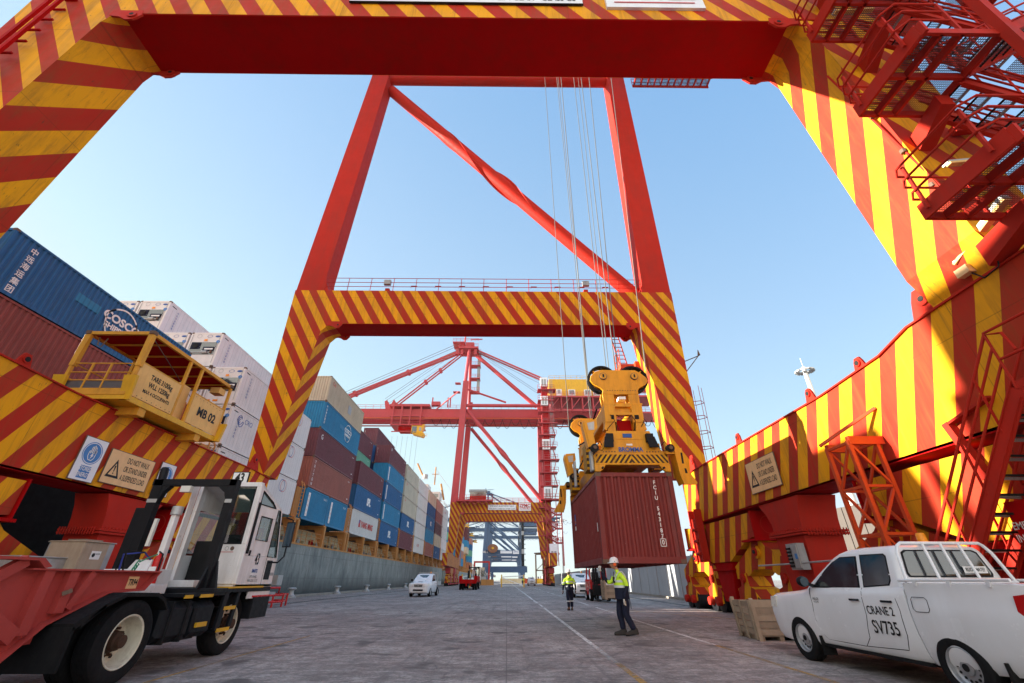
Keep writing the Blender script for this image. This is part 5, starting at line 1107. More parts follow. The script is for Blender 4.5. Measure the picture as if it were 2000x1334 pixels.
for y in (13.93, 19.45):
    X = lambda v: cx0 - .04 + v
    mb.box(X(-.66), X(-.28), y, y + .4, 5.95, 6.58); mb.box(X(.28), X(.66), y, y + .4, 5.95, 6.58); mb.box(X(-.28), X(.28), y, y + .06, 6.2, 6.3); mb.box(X(-.28), X(.28), y, y + .06, 6.5, 6.58)
    mb.prism([(X(-.66), 5.95), (X(-.28), 5.95), (X(-.3), 5.6), (X(-.5), 5.6), (X(-.72), 5.7)], 'y', y + .02, y + .34); mb.prism([(X(.66), 5.95), (X(.28), 5.95), (X(.3), 5.6), (X(.5), 5.6), (X(.72), 5.7)], 'y', y + .02, y + .34)
    mb.box(X(-.45), X(-.35), y - .01, y, 6.05, 6.2, 'black'); mb.box(X(.35), X(.5), y - .01, y, 6.05, 6.2, 'black'); mb.tube([(X(-.25), y, 6.2), (X(-.1), y - .05, 6.05), (X(.1), y - .05, 6.07), (X(.25), y, 6.2)], .012, 5, 'black')
    mb.box(X(-.3), X(.3), y + .3, y + .36, 5.6, 6.1, 'dark_red'); mb.box(X(-.34), X(-.29), y + .02, y + .06, 5.55, 6.0, 'casting'); mb.box(X(.29), X(.34), y + .02, y + .06, 5.55, 6.0, 'casting')
mb.split('twistlock_head', SP, bevel=.015)
mb = MB('black')
rs_ = random.Random(3)
for k in range(9):
    x = cx0 + rs_.uniform(-.6, .6); y = 13.9 + rs_.uniform(0, .3); mb.tube([(x, y, 6.2), (x + rs_.uniform(-.15, .15), y - .12, 5.95), (x + rs_.uniform(-.3, .3), y - .05, 5.7), (x + rs_.uniform(-.3, .3), y + .2, 5.5)], .013, 5)
for k in range(6):
    x = cx0 - 1.1 + .03 * k; mb.tube([(x, 14.1 + .8 * k, 5.5), (x - .12, 14.5 + .8 * k, 5.2), (x, 14.9 + .8 * k, 5.45)], .016, 5)
mb.tube([(cx0 - .9, 14.2, 6.5), (cx0 - 1.0, 16, 5.9), (cx0 - .9, 18.5, 6.4)], .03, 6); mb.build('hydraulic_hose', SP)
mb = MB('casting')
for x in (-.95, .95):
    for k in range(5): mb.cyl((cx0 + x * (.55 + .1 * k), 13.85, 4.92 + .0 * k), 'y', .018, .04, 6)
for k in range(12): mb.cyl((cx0 - .5 + .09 * k, 13.97, 7.12), 'y', .014, .03, 6)
mb.box(cx0 - .13, cx0 + .12, 14.0, 14.3, 6.8, 6.9, 'letter_white'); mb.build('bolt_row', SP)
# trolley above and hoist ropes
mb = MB('dark_red'); mb.box(1.5, 6.8, 12.0, 19.2, 41.0, 41.5); mb.build('trolley', NC)
ropes = [(-.04 - 1.09, 14.22, 2.9, 13.2), (-.04 - .03, 14.22, 4.2, 13.6), (-.04 + .05, 14.22, 4.9, 13.4), (-.04 + 1.09, 14.22, 6.6, 14.2), (-.04 - 1.09, 19.52, 2.6, 18.0), (-.04 - .03, 19.52, 3.5, 18.2), (-.04 + .05, 19.52, 3.7, 18.6), (-.04 + 1.09, 19.52, 5.3, 18.4), (-.04 + .3, 16.8, 4.4, 16.4)]
for dx, y, xt, yt in ropes:
    mb = MB('rope_steel'); mb.tube([(cx0 + dx, y, 7.6), (xt, yt, 41.2)], .018, 6); mb.build('hoist_rope', SP)
# ---------------------------------------------------------------- man cage on the left sill
CG = thing('man_cage', (-13.0, 15.1, 6.2), 'yellow roofed man cage marked MB 02 resting on the striped sill beam by the ship', 'man cage')
x0, x1, y0, y1, zb, zt = -14.4, -12.15, 12.75, 17.6, 6.42, 8.6; Cg = 'cage_yellow'
mb = MB('yellow'); mb.box(x0, x1 + .03, y0, y1, zb - .16, zb + .02);
for y in (y0 - .12, y1 + .02):
    s = -1 if y < 15 else 1
    for x in (x0, x1): mb.hexa([(x - .16, y - s * .15, zb - .16), (x + .18, y - s * .15, zb - .16), (x + .18, y + .1 - s * .1, zb - .16), (x - .16, y + .1 - s * .1, zb - .16), (x - .2, y, zb + .62), (x + .22, y, zb + .62), (x + .22, y + .1, zb + .62), (x - .2, y + .1, zb + .62)])
mb.build('bumper_frame', CG)
mb = MB(Cg); mb.box(x0 + .1, x1 - .1, y0 + .1, y1 - .1, zb + .02, zb + .06, 'dark_red');
for y in (13.5, 16.4): mb.box(x0 + .2, x1 - .02, y, y + .3, zb - .42, zb - .16)
mb.build('cage_floor', CG)
mb = MB(Cg)
for y in (y0, (y0 * .5 + y1 * .5) - .35, (y0 + y1) / 2 + .35, y1 - .1):
    for x in (x0, x1 - .1): mb.box(x, x + .1, y, y + .1, zb, zt)
for x in (x0, x1 - .1): mb.box(x, x + .1, y0, y1, zt, zt + .13)
for y in (y0, y1 - .1): mb.box(x0 + .1, x1 - .1, y, y + .1, zt + .001, zt + .128)
for x, y in ((x1 - .1, y0), (x0, y0)): mb.hexa([(x - .02, y - .02, zb + 1), (x + .14, y - .02, zb + 1), (x + .14, y + .14, zb + 1), (x - .02, y + .14, zb + 1), (x - .05, y, zt), (x + .16, y, zt), (x + .16, y + .12, zt), (x - .05, y + .12, zt)])
for k in range(5): mb.box(x0 + .1, x1 - .1, y0 + .8 + k * .9, y0 + .86 + k * .9, zt - .0, zt + .06)
for x in (x0, x1 - .1):
    for y in (y0, y1 - .18): mb.box(x - .03, x + .14, y - .03, y + .16, zt + .02, zt + .15, 'casting')
mb.build('cage_frame', CG, bevel=.008)
mb = MB('dark_red'); mb.box(x0 + .1, x1 - .1, y0 + .1, y1 - .1, zt + .075, zt + .085); mb.build('roof_panel', CG)
mb = MB('panel_yellow'); xp = x1 - .03; A = (y0 + .12, (y0 + y1) / 2 - .36); Bp = ((y0 + y1) / 2 + .46, y1 - .02)
for a, b in (A, Bp): mb.box(xp, xp + .02, a, b, zb + .06, zb + 1.18); mb.box(xp - .03, xp + .03, a, b, zb + 1.18, zb + 1.22, Cg)
for k in range(9): mb.cyl((xp + .02, A[0] + .1 + k * .22, zb + .12), 'x', .015, .02, 6, 'casting'); mb.cyl((xp + .02, Bp[0] + .1 + k * .22, zb + 1.1), 'x', .015, .02, 6, 'casting')
ym = sum(A) / 2 + .1
for s, z, h, w_ in (('TARE 3100kg', .88, .24, .78), ('WLL 1250kg', .62, .24, .8), ('MAX 4 OCCUPANTS', .36, .16, .85)): mb.text(s, (xp + .025, ym, zb + z), (0, 1, 0), (0, 0, 1), h, 'letter_black', w_, bold=.04)
mb.text('MB 02', (xp + .025, sum(Bp) / 2, zb + .62), (0, 1, 0), (0, 0, 1), .46, 'letter_black', .95, bold=.05); mb.build('side_panel', CG)
mb = MB(Cg)      # near end rails and mesh
for z in (.5, .78, 1.1): mb.tube([(x0 + .1, y0 + .05, zb + z), (x1 - .1, y0 + .05, zb + z)], .022, 6)
for x in (x0 + .7, x0 + 1.3): mb.box(x, x + .05, y0 + .03, y0 + .08, zb, zb + 1.12)
mb.box(x0 + .12, x1 - .12, y0 + .04, y0 + .06, zb + .02, zb + .5, 'grating'); mb.box(x0, x1, y0 - .02, y0 + .0, zb - .02, zb + .2)
mb.tube([(x0 + .05, y0 + .1, zb + 1.1), (x0 + .05, y1 - .1, zb + 1.1)], .022, 6); mb.tube([(x0 + .05, y0 + .1, zb + .6), (x0 + .05, y1 - .1, zb + .6)], .022, 6)
mb.tube([(x1 - .1, y0 + .2, zt - .05), ((x0 + x1) / 2, y1, zb + 1.2)], .014, 5, 'rope_steel'); mb.tube([(x0 + .3, y0 + .2, zt), (x0 + .35, y0 + .2, zt - .3), (x0 + .5, y0 + .2, zt - .4), (x0 + .6, y0 + .2, zt - .05)], .02, 5, 'casting')
mb.box(x1 - .6, x1 - .2, y1 - .5, y1 - .1, zt - .35, zt - .1, 'panel_yellow'); mb.box(x1 - .3, x1 - .25, 15, 15.6, zb, zb + 1.4, 'panel_yellow'); mb.build('end_railing', CG)
# ---------------------------------------------------------------- pickups
def wheel_mb(c, r, w_, rimmat, side, rim=.6, holes=12, hub='steel'):
    """tyre and rim at c, axis x; side -1: outer face looks to -x"""
    t = MB('rubber'); s = side; x = c[0]
    prof = [(r * .60, -w_ * .42), (r * .68, -w_ * .5), (r * .88, -w_ * .52), (r * .96, -w_ * .46), (r, -w_ * .38), (r * 1.0, -w_ * .14), (r * .985, -w_ * .13), (r * .985, -w_ * .09), (r, -w_ * .08), (r, w_ * .08), (r * .985, w_ * .09), (r * .985, w_ * .13), (r, w_ * .14), (r, w_ * .38), (r * .96, w_ * .46), (r * .88, w_ * .52), (r * .68, w_ * .5), (r * .60, w_ * .42)]
    t.lathe(c, 'x', prof, 48)
    m = MB(rimmat); o = s * w_ * .5; q = rim * r
    pr = [(q * 1.06, o * .92), (q * 1.02, o * .96), (q * .96, o * .88), (q * .93, o * .45), (q * .80, o * .30), (q * .50, o * .46), (q * .40, o * .42), (q * .40, o * .60), (q * .34, o * .66), (0, o * .66)]
    m.lathe(c, 'x', pr, 40)
    m.lathe(c, 'x', [(q * 1.06, o * .92), (q * 1.0, -o * .6), (0, -o * .6)], 24)
    for k in range(holes):
        a = 2 * math.pi * k / holes; m.cyl((x + o * .40, c[1] + q * .68 * math.cos(a), c[2] + q * .68 * math.sin(a)), 'x', q * .075, abs(o) * .12, 10, 'black')
    for k in range(6):
        a = 2 * math.pi * k / 6; m.cyl((x + o * .52, c[1] + q * .27 * math.cos(a), c[2] + q * .27 * math.sin(a)), 'x', q * .05, abs(o) * .1, 8, 'casting')
    m.cyl((x + o * .7, c[1], c[2]), 'x', q * .2, abs(o) * .12, 14, 'black')
    return t, m
def ring(y, w_, zb, zs, zt, crown=.02, tuck=.05, n=0):
    h = [(0, zb), (w_ * .6, zb), (w_ - .09, zb + .01), (w_ - tuck, zb + .07), (w_ - .028, zb + .20), (w_ - .006, zb + .34), (w_, (zb + zs) / 2 + .08), (w_ - .008, zs - .12), (w_ - .03, zs - .04), (w_ - .06, zs), (w_ - .14, zt), (w_ * .5, zt + crown * .8), (0, zt + crown)]
    return [(x, y, z) for x, z in h] + [(-x, y, z) for x, z in h[1:-1]][::-1]
def apply_bool(o, cutters):
    for c in cutters:
        m = o.modifiers.new('b', 'BOOLEAN'); m.object = c; m.operation = 'DIFFERENCE'; m.solver = 'EXACT'
    dg = bpy.context.evaluated_depsgraph_get(); dg.update(); me = bpy.data.meshes.new_from_object(o.evaluated_get(dg)); o.modifiers.clear(); o.data = me
    for c in cutters: bpy.data.objects.remove(c)
    try: me.set_sharp_from_angle(angle=R(32))
    except Exception: pass
def ute(loc, rz, label, text_=None, tray=False, detail=True):
    U = thing('pickup_truck', loc, label, 'pickup', rz=rz, local=True)
    FA, RA = 1.60, -1.485; wb = 'ute_white'
    mb = MB(wb)
    st = [(2.61, .60, .46, .88, .90), (2.59, .72, .36, .93, .965), (2.53, .80, .30, .97, 1.01), (2.38, .85, .27, .99, 1.035), (2.1, .865, .25, 1.0, 1.055), (1.8, .88, .25, 1.02, 1.075), (1.5, .885, .25, 1.05, 1.10), (1.25, .885, .26, 1.09, 1.135), (1.0, .88, .27, 1.14, 1.17), (.5, .88, .28, 1.16, 1.19), (0, .88, .28, 1.165, 1.195), (-.5, .88, .28, 1.17, 1.20), (-.95, .88, .29, 1.18, 1.21), (-.985, .87, .31, 1.18, 1.20)]
    mb.loft([ring(*s, crown=.03 if s[0] > 1 else .01) for s in st]); b = mb.build('body', U)
    cut = []
    for y in (FA,):
        c = MB(wb); c.cyl((0, y, .36), 'x', .425, 2.4, 40); cut.append(c.build('cutter', None))
        cut[-1].parent = None
    for c in cut: c.matrix_world = Matrix.Identity(4)
    apply_bool(b, cut)
    # tray or tub
    if tray:
        mb = MB('galv'); mb.box(-.92, .92, -2.75, -1.08, .82, .9); mb.box(-.92, -.89, -2.75, -1.08, .9, 1.15); mb.box(.89, .92, -2.75, -1.08, .9, 1.15); mb.box(-.89, .89, -2.75, -2.72, .9, 1.15)
        for x in (-.9, .86): mb.box(x, x + .05, -1.13, -1.08, .9, 1.85)
        mb.box(-.85, .86, -1.13, -1.08, 1.8, 1.85); mb.build('tray', U); mb = MB('black'); mb.box(-.5, .5, -2.6, 1.2, .4, .8); mb.build('chassis', U)
    else:
        mb = MB(wb); sr = [(-1.0, .865, .31, 1.2, 1.235), (-1.02, .88, .29, 1.21, 1.24), (-1.3, .895, .29, 1.21, 1.24), (-1.75, .90, .30, 1.21, 1.24), (-2.2, .89, .33, 1.21, 1.24), (-2.5, .875, .38, 1.21, 1.24), (-2.60, .85, .40, 1.20, 1.23)]
        def rg(y, w_, zb, zs, zt):
            h = [(0, zb), (w_ * .6, zb), (w_ - .09, zb + .01), (w_ - .05, zb + .07), (w_ - .02, zb + .22), (w_, zb + .36), (w_ + .004, .84), (w_ - .004, .98), (w_ - .028, 1.06), (w_ - .03, zs - .03), (w_ - .035, zt - .01), (w_ - .05, zt), (0, zt)]
            return [(x, y, z) for x, z in h] + [(-x, y, z) for x, z in h[1:-1]][::-1]
        mb.loft([rg(*s) for s in sr]); tb = mb.build('tub', U)
        c1 = MB(wb); c1.cyl((0, RA, .36), 'x', .44, 2.6, 40); c2 = MB('grey_paint'); c2.box(-.78, .78, -2.52, -1.09, .72, 1.5); cc = [c1.build('cutter'), c2.build('cutter')]
        apply_bool(tb, cc)
        mb = MB(wb)       # rail along the tub with little feet, and the ladder frame behind the cab
        for s in (-1, 1):
            mb.tube([(s * .86, -.98, 1.27), (s * .86, -2.5, 1.275)], .018, 8)
            for y in (-1.25, -1.75, -2.25): mb.prism([(y - .03, 1.27), (y + .03, 1.27), (y + .02, 1.2), (y - .01, 1.2)], 'x', s * .86 - .015, s * .86 + .015)
            mb.tube([(s * .80, -1.06, 1.24), (s * .72, -.99, 1.62), (s * .66, -.97, 1.72)], .022, 8)
        mb.tube([(-.66, -.97, 1.72), (-.6, -.97, 1.755), (.6, -.97, 1.755), (.66, -.97, 1.72)], .022, 8); mb.tube([(-.82, -1.06, 1.245), (.82, -1.06, 1.245)], .022, 8)
        for x in (-.3, 0, .3): mb.tube([(x, -1.06, 1.25), (x * .92, -.98, 1.745)], .02, 8)
        mb.build('ladder_frame', U)
        mb = MB('tail_red');
        for s in (-1, 1): mb.prism([(-2.605, .88), (-2.42, .90), (-2.46, 1.12), (-2.605, 1.14)], 'x', s * .835 if s > 0 else -.875, .875 if s > 0 else -.835); mb.box(min(s * .74, s * .87), max(s * .74, s * .87), -2.615, -2.58, .86, 1.14)
        mb.split('tail_light', U)
    # cabin
    cb = MB(wb)
    def lay(z, yf, yr, w_, r=.10):
        pts = [];
        for (cx, cy, a0) in ((w_ - r, yf - r * 1.2, 0), (-(w_ - r), yf - r * 1.2, 90), (-(w_ - r * .6), yr + r * .6, 180), (w_ - r * .6, yr + r * .6, 270)):
            rr = r if a0 < 180 else r * .6
            for k in range(5): t = R(a0 + k * 22.5); pts.append((cx + rr * math.cos(t), cy + rr * math.sin(t) * (1.2 if a0 < 180 else 1), z))
        return pts
    cb.loft([lay(1.12, 1.26, -.93, .825), lay(1.22, 1.12, -.93, .805), lay(1.35, .90, -.925, .775), lay(1.5, .64, -.91, .735), lay(1.6, .46, -.895, .71), lay(1.66, .34, -.885, .69, .12), lay(1.705, .20, -.87, .65, .14), lay(1.735, .02, -.82, .55, .16), lay(1.75, -.15, -.7, .35, .16)]); cab = cb.build('cabin', U)
    wx = lambda z: .825 - (z - 1.12) * (.115 / .48) + .004
    gl_ = MB('glass_dark'); rb = MB('black_paint')
    for s in (-1, 1):
        for poly in ([(.98, 1.175), (-.12, 1.175), (-.12, 1.60), (.24, 1.60), (.42, 1.53), (.62, 1.42)], [(-.25, 1.19), (-.72, 1.22), (-.76, 1.28), (-.74, 1.58), (-.70, 1.61), (-.25, 1.615)]):
            gl_.add([(s * (wx(z) + .004), y, z) for y, z in poly], [tuple(range(len(poly)))])
            cy = sum(p[0] for p in poly) / len(poly); cz = sum(p[1] for p in poly) / len(poly); big = [(cy + (y - cy) * 1.045 + (.012 if y > cy else -.012), cz + (z - cz) * 1.09) for y, z in poly]
            rb.add([(s * (wx(z) + .001), y, z) for y, z in big], [tuple(range(len(big)))])
    ws = [(-.66, 1.215, 1.145), (.66, 1.215, 1.145), (.60, .48, 1.605), (-.60, .48, 1.605)]
    f = lambda x, z: 1.26 - (z - 1.12) * 1.667 + .012
    gl_.add([(x, f(x, z) + .006 - .05 * (abs(x) > .5), z) for x, z in ((-.64, 1.17), (-.3, 1.165), (.3, 1.165), (.64, 1.17), (.58, 1.60), (.3, 1.615), (-.3, 1.615), (-.58, 1.60))], [(0, 1, 2, 3, 4, 5, 6, 7)])
    rb.add([(x, f(x, z) + .001 - .05 * (abs(x) > .5), z) for x, z in ((-.69, 1.14), (-.3, 1.135), (.3, 1.135), (.69, 1.14), (.62, 1.625), (.3, 1.64), (-.3, 1.64), (-.62, 1.625))], [(0, 1, 2, 3, 4, 5, 6, 7)])
    g2 = lambda z: -.93 + max(0, z - 1.35) * .14 - .008
    rw = [(-.60, 1.33), (.60, 1.33), (.62, 1.37), (.56, 1.62), (.5, 1.65), (-.5, 1.65), (-.56, 1.62), (-.62, 1.37)]
    gl_.add([(x, g2(z) - .004, z) for x, z in rw], [tuple(range(8))]); rb.add([(x * 1.05, g2(z) - .001, 1.49 + (z - 1.49) * 1.12) for x, z in rw], [tuple(range(8))])
    G = gl_.build('window', U); rb.build('window_seal', U)
    if text_:
        mb = MB('letter_white'); mb.box(.22, .57, -.948, -.946, 1.36, 1.45); mb.text('RUOK,MATE?', (.395, -.95, 1.405), (1, 0, 0), (0, 0, 1), .065, 'letter_black', .75, bold=.03); mb.build('window_sticker', U)
    # seams, handles, mirror, trims
    mb = MB('black_paint')
    def seam(pts, wd=.006, e=.0015):
        def X(z):
            tab = [(.3, .80), (.36, .83), (.48, .852), (.62, .874), (.80, .880), (1.04, .872), (1.12, .85), (1.165, .82), (1.19, .81)]
            for (a, b), (c, d) in zip(tab, tab[1:]):
                if z <= c: return b + (d - b) * max(0, (z - a)) / (c - a)
            return .81
        out = []
        for (y0, z0), (y1, z1) in zip(pts, pts[1:]):
            for k in range(8): out.append((y0 + (y1 - y0) * k / 8, z0 + (z1 - z0) * k / 8))
        out.append(pts[-1])
        for s in (-1, 1):
            mb.tube([(s * (X(z) + e - .003), y, z) for y, z in out], wd, 4, smooth=False)
    seam([(1.08, 1.15), (1.06, .9), (1.1, .7), (1.05, .45), (.95, .38), (.1, .38)]); seam([(-.19, 1.165), (-.17, .8), (-.05, .5), (.1, .38)]); seam([(-.81, 1.17), (-.84, .9), (-.80, .6), (-.70, .42), (.1, .38)])
    mb.build('panel_gap', U)
    mb = MB('black_paint')
    for s in (-1, 1):
        for y in (-.02, -.66): mb.tube([(s * .872, y + .1, 1.0), (s * .90, y + .085, 1.0), (s * .905, y - .05, 1.0), (s * .88, y - .09, 1.0)], .014, 8)
    mb.build('door_handle', U)
    for s in (-1, 1):
        mb = MB('black_paint'); mb.loft([[(s * x, 1.04 + d * .5 - .04, 1.24 + .085 * math.sin(a)) if False else (s * (.98 + dx * math.cos(a)), 1.0 + d, 1.25 + dz * math.sin(a)) for a in [2 * math.pi * k / 12 for k in range(12)]] for d, dx, dz in ((-.05, .085, .075), (0, .10, .09), (.05, .09, .08), (.09, .04, .04))]); mb.beam((s * .82, .98, 1.18), (s * .92, 1.0, 1.22), .08, .05)
        mb.disc((s * .98, .948, 1.25), '-y', .075, 'glass_blue'); mb.build('side_mirror', U)
    for x, y, s, nm in ((-.78, FA, -1, 0), (.78, FA, 1, 0), (-.78, RA, -1, 0), (.78, RA, 1, 0)):
        t, m = wheel_mb((x, y, .34), .34, .22, 'steel_rim', s, holes=14); ty = t.build('wheel', U); m.build('rim', ty)
    mb = MB('rubber')
    for s in (-1, 1): mb.box(min(s * .80, s * .845), max(s * .80, s * .845), -1.0, 1.1, .27, .315)
    mb.split('sill_trim', U)
    mb = MB('black')
    for y, x_ in ((FA, .62), (RA, .62)):
        mb.box(-x_, x_, y - .42, y + .42, .3, .75)
    mb.box(-.7, .7, -2.3, 2.2, .26, .34); mb.cyl((.3, -.6, .3), 'y', .1, .8, 10, 'casting'); mb.build('underbody', U)
    mb = MB('rubber')
    for s in (-1, 1): mb.box(min(s * .66, s * .885), max(s * .66, s * .885), FA - .50, FA - .47, .14, .42); mb.box(min(s * .66, s * .885), max(s * .66, s * .885), RA - .56, RA - .53, .14, .46)
    mb.split('mud_flap', U)
    # front end
    mb = MB('black_paint'); yf = 2.605
    def fr(x0, x1, z0, z1, mat, y=0, y0=2.45): mb.box(x0, x1, y0, 2.6 + y, z0, z1, mat)
    mb.hexa([(-.32, 2.4, .74), (.32, 2.4, .74), (.32, 2.632, .74), (-.32, 2.632, .74), (-.38, 2.4, .92), (.38, 2.4, .92), (.38, 2.622, .92), (-.38, 2.622, .92)]); mb.hexa([(-.42, 2.4, .40), (.42, 2.4, .40), (.42, 2.63, .44), (-.42, 2.63, .44), (-.42, 2.4, .56), (.42, 2.4, .56), (.42, 2.63, .56), (-.42, 2.63, .56)])
    for z in (.78, .83, .88): mb.box(-.34, .34, 2.62, 2.64, z - .008, z + .008, 'galv')
    mb.disc((0, 2.645, .83), 'y', .06, 'steel', sy=.75)
    for s in (-1, 1): mb.cyl((s * .6, 2.53, .46), 'y', .06, .1, 12)
    mb.build('grille', U)
    for s in (-1, 1):
        mb = MB('lamp_lens'); mb.hexa([(s * .38, 2.4, .76), (s * .87, 2.25, .80), (s * .83, 2.50, .80), (s * .42, 2.635, .76), (s * .42, 2.35, .94), (s * .865, 2.2, .99), (s * .84, 2.42, .98), (s * .46, 2.615, .95)]); mb.build('headlight', U)
    mb = MB('black'); mb.box(-.18, .18, 1.72, 1.9, 1.115, 1.135) if not detail else None
    if mb.v: mb.build('hood_scoop', U)
    mb = MB('amber'); mb.lathe((.0 if detail else -.3, -.72, 1.80), 'z', [(.0, .12), (.05, .115), (.06, .09), (.065, .0), (.07, -.02)], 14); mb.box(-.1 if detail else -.4, .1 if detail else -.2, -.78, -.66, 1.745, 1.785, 'black'); mb.build('roof_beacon', U)
    if text_:
        mb = MB('letter_black'); rt = (0, -1, 0); up = (0, 0, 1)
        mb.text('CRANE 2', (-.884, -.47, .87), rt, up, .155, 'letter_black', .82, bold=.015); mb.text('SV735', (-.8835, -.47, .655), rt, up, .235, 'letter_black', .82, bold=.015); mb.text('HILUX', (-.884, .93, .98), rt, up, .06, 'letter_black', .9, bold=.02); mb.text('4x2 D4D', (-.8855, .93, .935), rt, up, .04, 'letter_black', .9)
        mb.build('door_lettering', U)
        mb = MB('black_paint'); y0, y1, z0, z1 = -1.35, -1.10, .90, 1.07
        pts = [(-.90, y, z) for y, z in ((y0 + .03, z0), (y1 - .03, z0), (y1, z0 + .03), (y1, z1 - .03), (y1 - .03, z1), (y0 + .03, z1), (y0, z1 - .03), (y0, z0 + .03))]
        mb.tube([(-.898 if p[2] < 1.0 else -.885, p[1], p[2]) for p in pts], .004, 4, closed=True, smooth=False); mb.build('fuel_flap', U)
    return U
ute((6.42, 7.93, 0), R(1.5), 'white double cab pickup lettered CRANE 2 SV735 parked beside the orange lattice mast', text_=True)
ute((-7.35, 44.2, 0), R(180 - 3), 'white tray pickup driving beside the ship, its front towards the camera', tray=True, detail=False)
ute((6.25, 42, 0), R(180), 'white pickup parked nose on between the distant walker and the forklift', detail=False)
ute((5.9, 118, 0), R(180), 'small distant pale pickup on the far end of the roadway', detail=False)
# ---------------------------------------------------------------- terminal tractors
def tractor(loc, rz, label, full=True):
    K = thing('terminal_tractor', loc, label, 'truck', rz=rz, local=True)
    tw = 'truck_white'; bk = 'black_paint'
    mb = MB(bk)
    for x in (-1.75, -.85): mb.box(x, x + .1, -1.2, 3.9, .62, .98)
    mb.box(-1.65, -.85, 0, .3, .7, .9); mb.box(-2.3, -.2, 2.3, 2.42, .98, 1.06); mb.box(-2.35, .02, 1.75, 3.9, 1.06, 1.14); mb.box(-1.6, -.9, 3.7, 3.95, .5, 1.0)
    mb.box(-2.4, 0.02, 3.25, 3.96, .56, .95); mb.box(-2.4, .03, 3.2, 3.98, .95, .985, 'ext_red')
    mb.box(-.5, -.12, 1.0, 1.75, .38, .95); mb.build('chassis', K, bevel=.01)
    mb = MB(bk); sec = lambda y, o: [(-.62 + o, y, .40 + o), (-.12 - o, y, .40 + o), (-.03 - o, y, .48 + o), (-.03 - o, y, .86 - o), (-.12 - o, y, .95 - o), (-.62 + o, y, .95 - o)]
    mb.loft([sec(.62, .04), sec(.66, 0), sec(1.36, 0), sec(1.40, .04)], smooth=False)
    for y in (.8, 1.2): mb.box(-.64, -.015, y, y + .05, .38, .97, 'rubber')
    mb.loft([sec(1.46, .03), sec(1.5, 0), sec(1.98, 0), sec(2.02, .03)], smooth=False); mb.box(-.03, .0, 1.55, 1.85, .55, .62, 'yellow'); mb.build('fuel_tank', K)
    mb = MB(bk); mb.box(-.4, .0, 1.0, 2.2, 1.02, 1.07); mb.box(-.012, .004, 1.0, 1.22, 1.0, 1.05, 'yellow'); mb.box(-.012, .004, 1.42, 1.8, 1.0, 1.05, 'yellow'); mb.box(-.3, .02, 2.2, 3.55, 1.12, 1.16, 'yellow')
    mb.box(-.28, 0, 2.2, 2.62, .42, .47); mb.box(-.005, .01, 2.2, 2.62, .42, .48, 'yellow'); mb.box(-.25, 0, 2.25, 2.65, .78, .82); mb.box(-.005, .01, 2.25, 2.65, .77, .83, 'yellow'); mb.beam((-.02, 2.25, 1.1), (-.02, 2.2, .45), .05, .14); mb.beam((-.02, 2.68, 1.1), (-.02, 2.6, .45), .05, .1); mb.build('cab_steps', K)
    # fenders and flaps
    mb = MB('rubber')
    arc = lambda yc, r0, r1, a0, a1, n=14: [(yc + r0 * math.cos(R(a)), .5 + r0 * math.sin(R(a))) for a in [a0 + (a1 - a0) * k / n for k in range(n + 1)]] + [(yc + r1 * math.cos(R(a)), .5 + r1 * math.sin(R(a))) for a in [a1 + (a0 - a1) * k / n for k in range(n + 1)]]
    for x0 in (-.68, -2.45): mb.prism([(.62, .88), (.5, 1.02), (.3, 1.10), (-.3, 1.12), (-.62, 1.0), (-.9, .78), (-.9, .74), (-.62, .95), (-.3, 1.07), (.3, 1.05), (.47, .98), (.6, .86)], 'x', x0, x0 + .72); mb.box(x0, x0 + .72, -1.02, -.98, .3, .76, 'rubber'); mb.prism([(-1.0, .72), (-.62, .95), (-.62, 1.0), (-1.02, .8)], 'x', x0, x0 + .72)
    mb.prism(arc(2.83, .56, .59, 20, 130), 'x', -.48, -.1); mb.split('fender', K)
    for (x, y, s) in ((-.14, 0, 1), (-.50, 0, 1), (-2.26, 0, -1), (-1.9, 0, -1), (-.30, 2.83, 1), (-2.15, 2.83, -1)):
        t, m = wheel_mb((x, y, .51), .51, .28, 'cream_rim', s if (y > 1 or x in (-.14, -2.26)) else -s, rim=.62, holes=0)
        if x in (-.14, -2.26, -.30, -2.15):
            m = MB('cream_rim')
            if y == 0: m.lathe((x, y, .51), 'x', [(.335, s * .125), (.325, s * .14), (.305, s * .13), (.298, s * .06), (.292, -s * .04), (.275, -s * .09), (.24, -s * .10), (.17, -s * .085), (.0, -s * .085)], 36, 'cream_rim'); hx_ = -s * .09
            else: m.lathe((x, y, .51), 'x', [(.335, s * .125), (.325, s * .14), (.305, s * .13), (.298, s * .03), (.26, s * .015), (.20, s * .06), (.0, s * .06)], 36, 'cream_rim'); hx_ = s * .05
            m.lathe((x + hx_, y, .51), 'x', [(.14, 0), (.14, s * .05), (.115, s * .07), (.11, s * .13), (.085, s * .15), (.08, s * .20), (0, s * .205)], 18, 'hub_rust')
            for k in range(10): a = k * math.pi / 5; m.cyl((x + hx_ + s * .03, y + .165 * math.cos(a), .51 + .165 * math.sin(a)), 'x', .018, .07, 8, 'hub_rust'); m.cyl((x + hx_ + s * .09, y + .095 * math.cos(a + .3), .51 + .095 * math.sin(a + .3)), 'x', .012, .1, 6, 'hub_rust')
            for k in range(5): a = k * 1.2566 + .3; m.cyl((x + hx_, y + .225 * math.cos(a), .51 + .225 * math.sin(a)), 'x', .022, .03, 10, 'black')
        ty = t.build('wheel', K); m.build('rim', ty)
    mb = MB('hub_rust'); mb.cyl((-1.2, 0, .51), 'x', .12, 2.0, 12); mb.cyl((-1.2, 2.83, .5), 'x', .07, 2.0, 12); mb.lathe((-1.2, 0, .51), 'x', [(0, -.3), (.28, -.15), (.28, .15), (0, .3)], 14); mb.build('axle', K)
    # cab shell from panels: one man cab on the right
    X0, X1, Y0 = -1.32, 0., 2.42
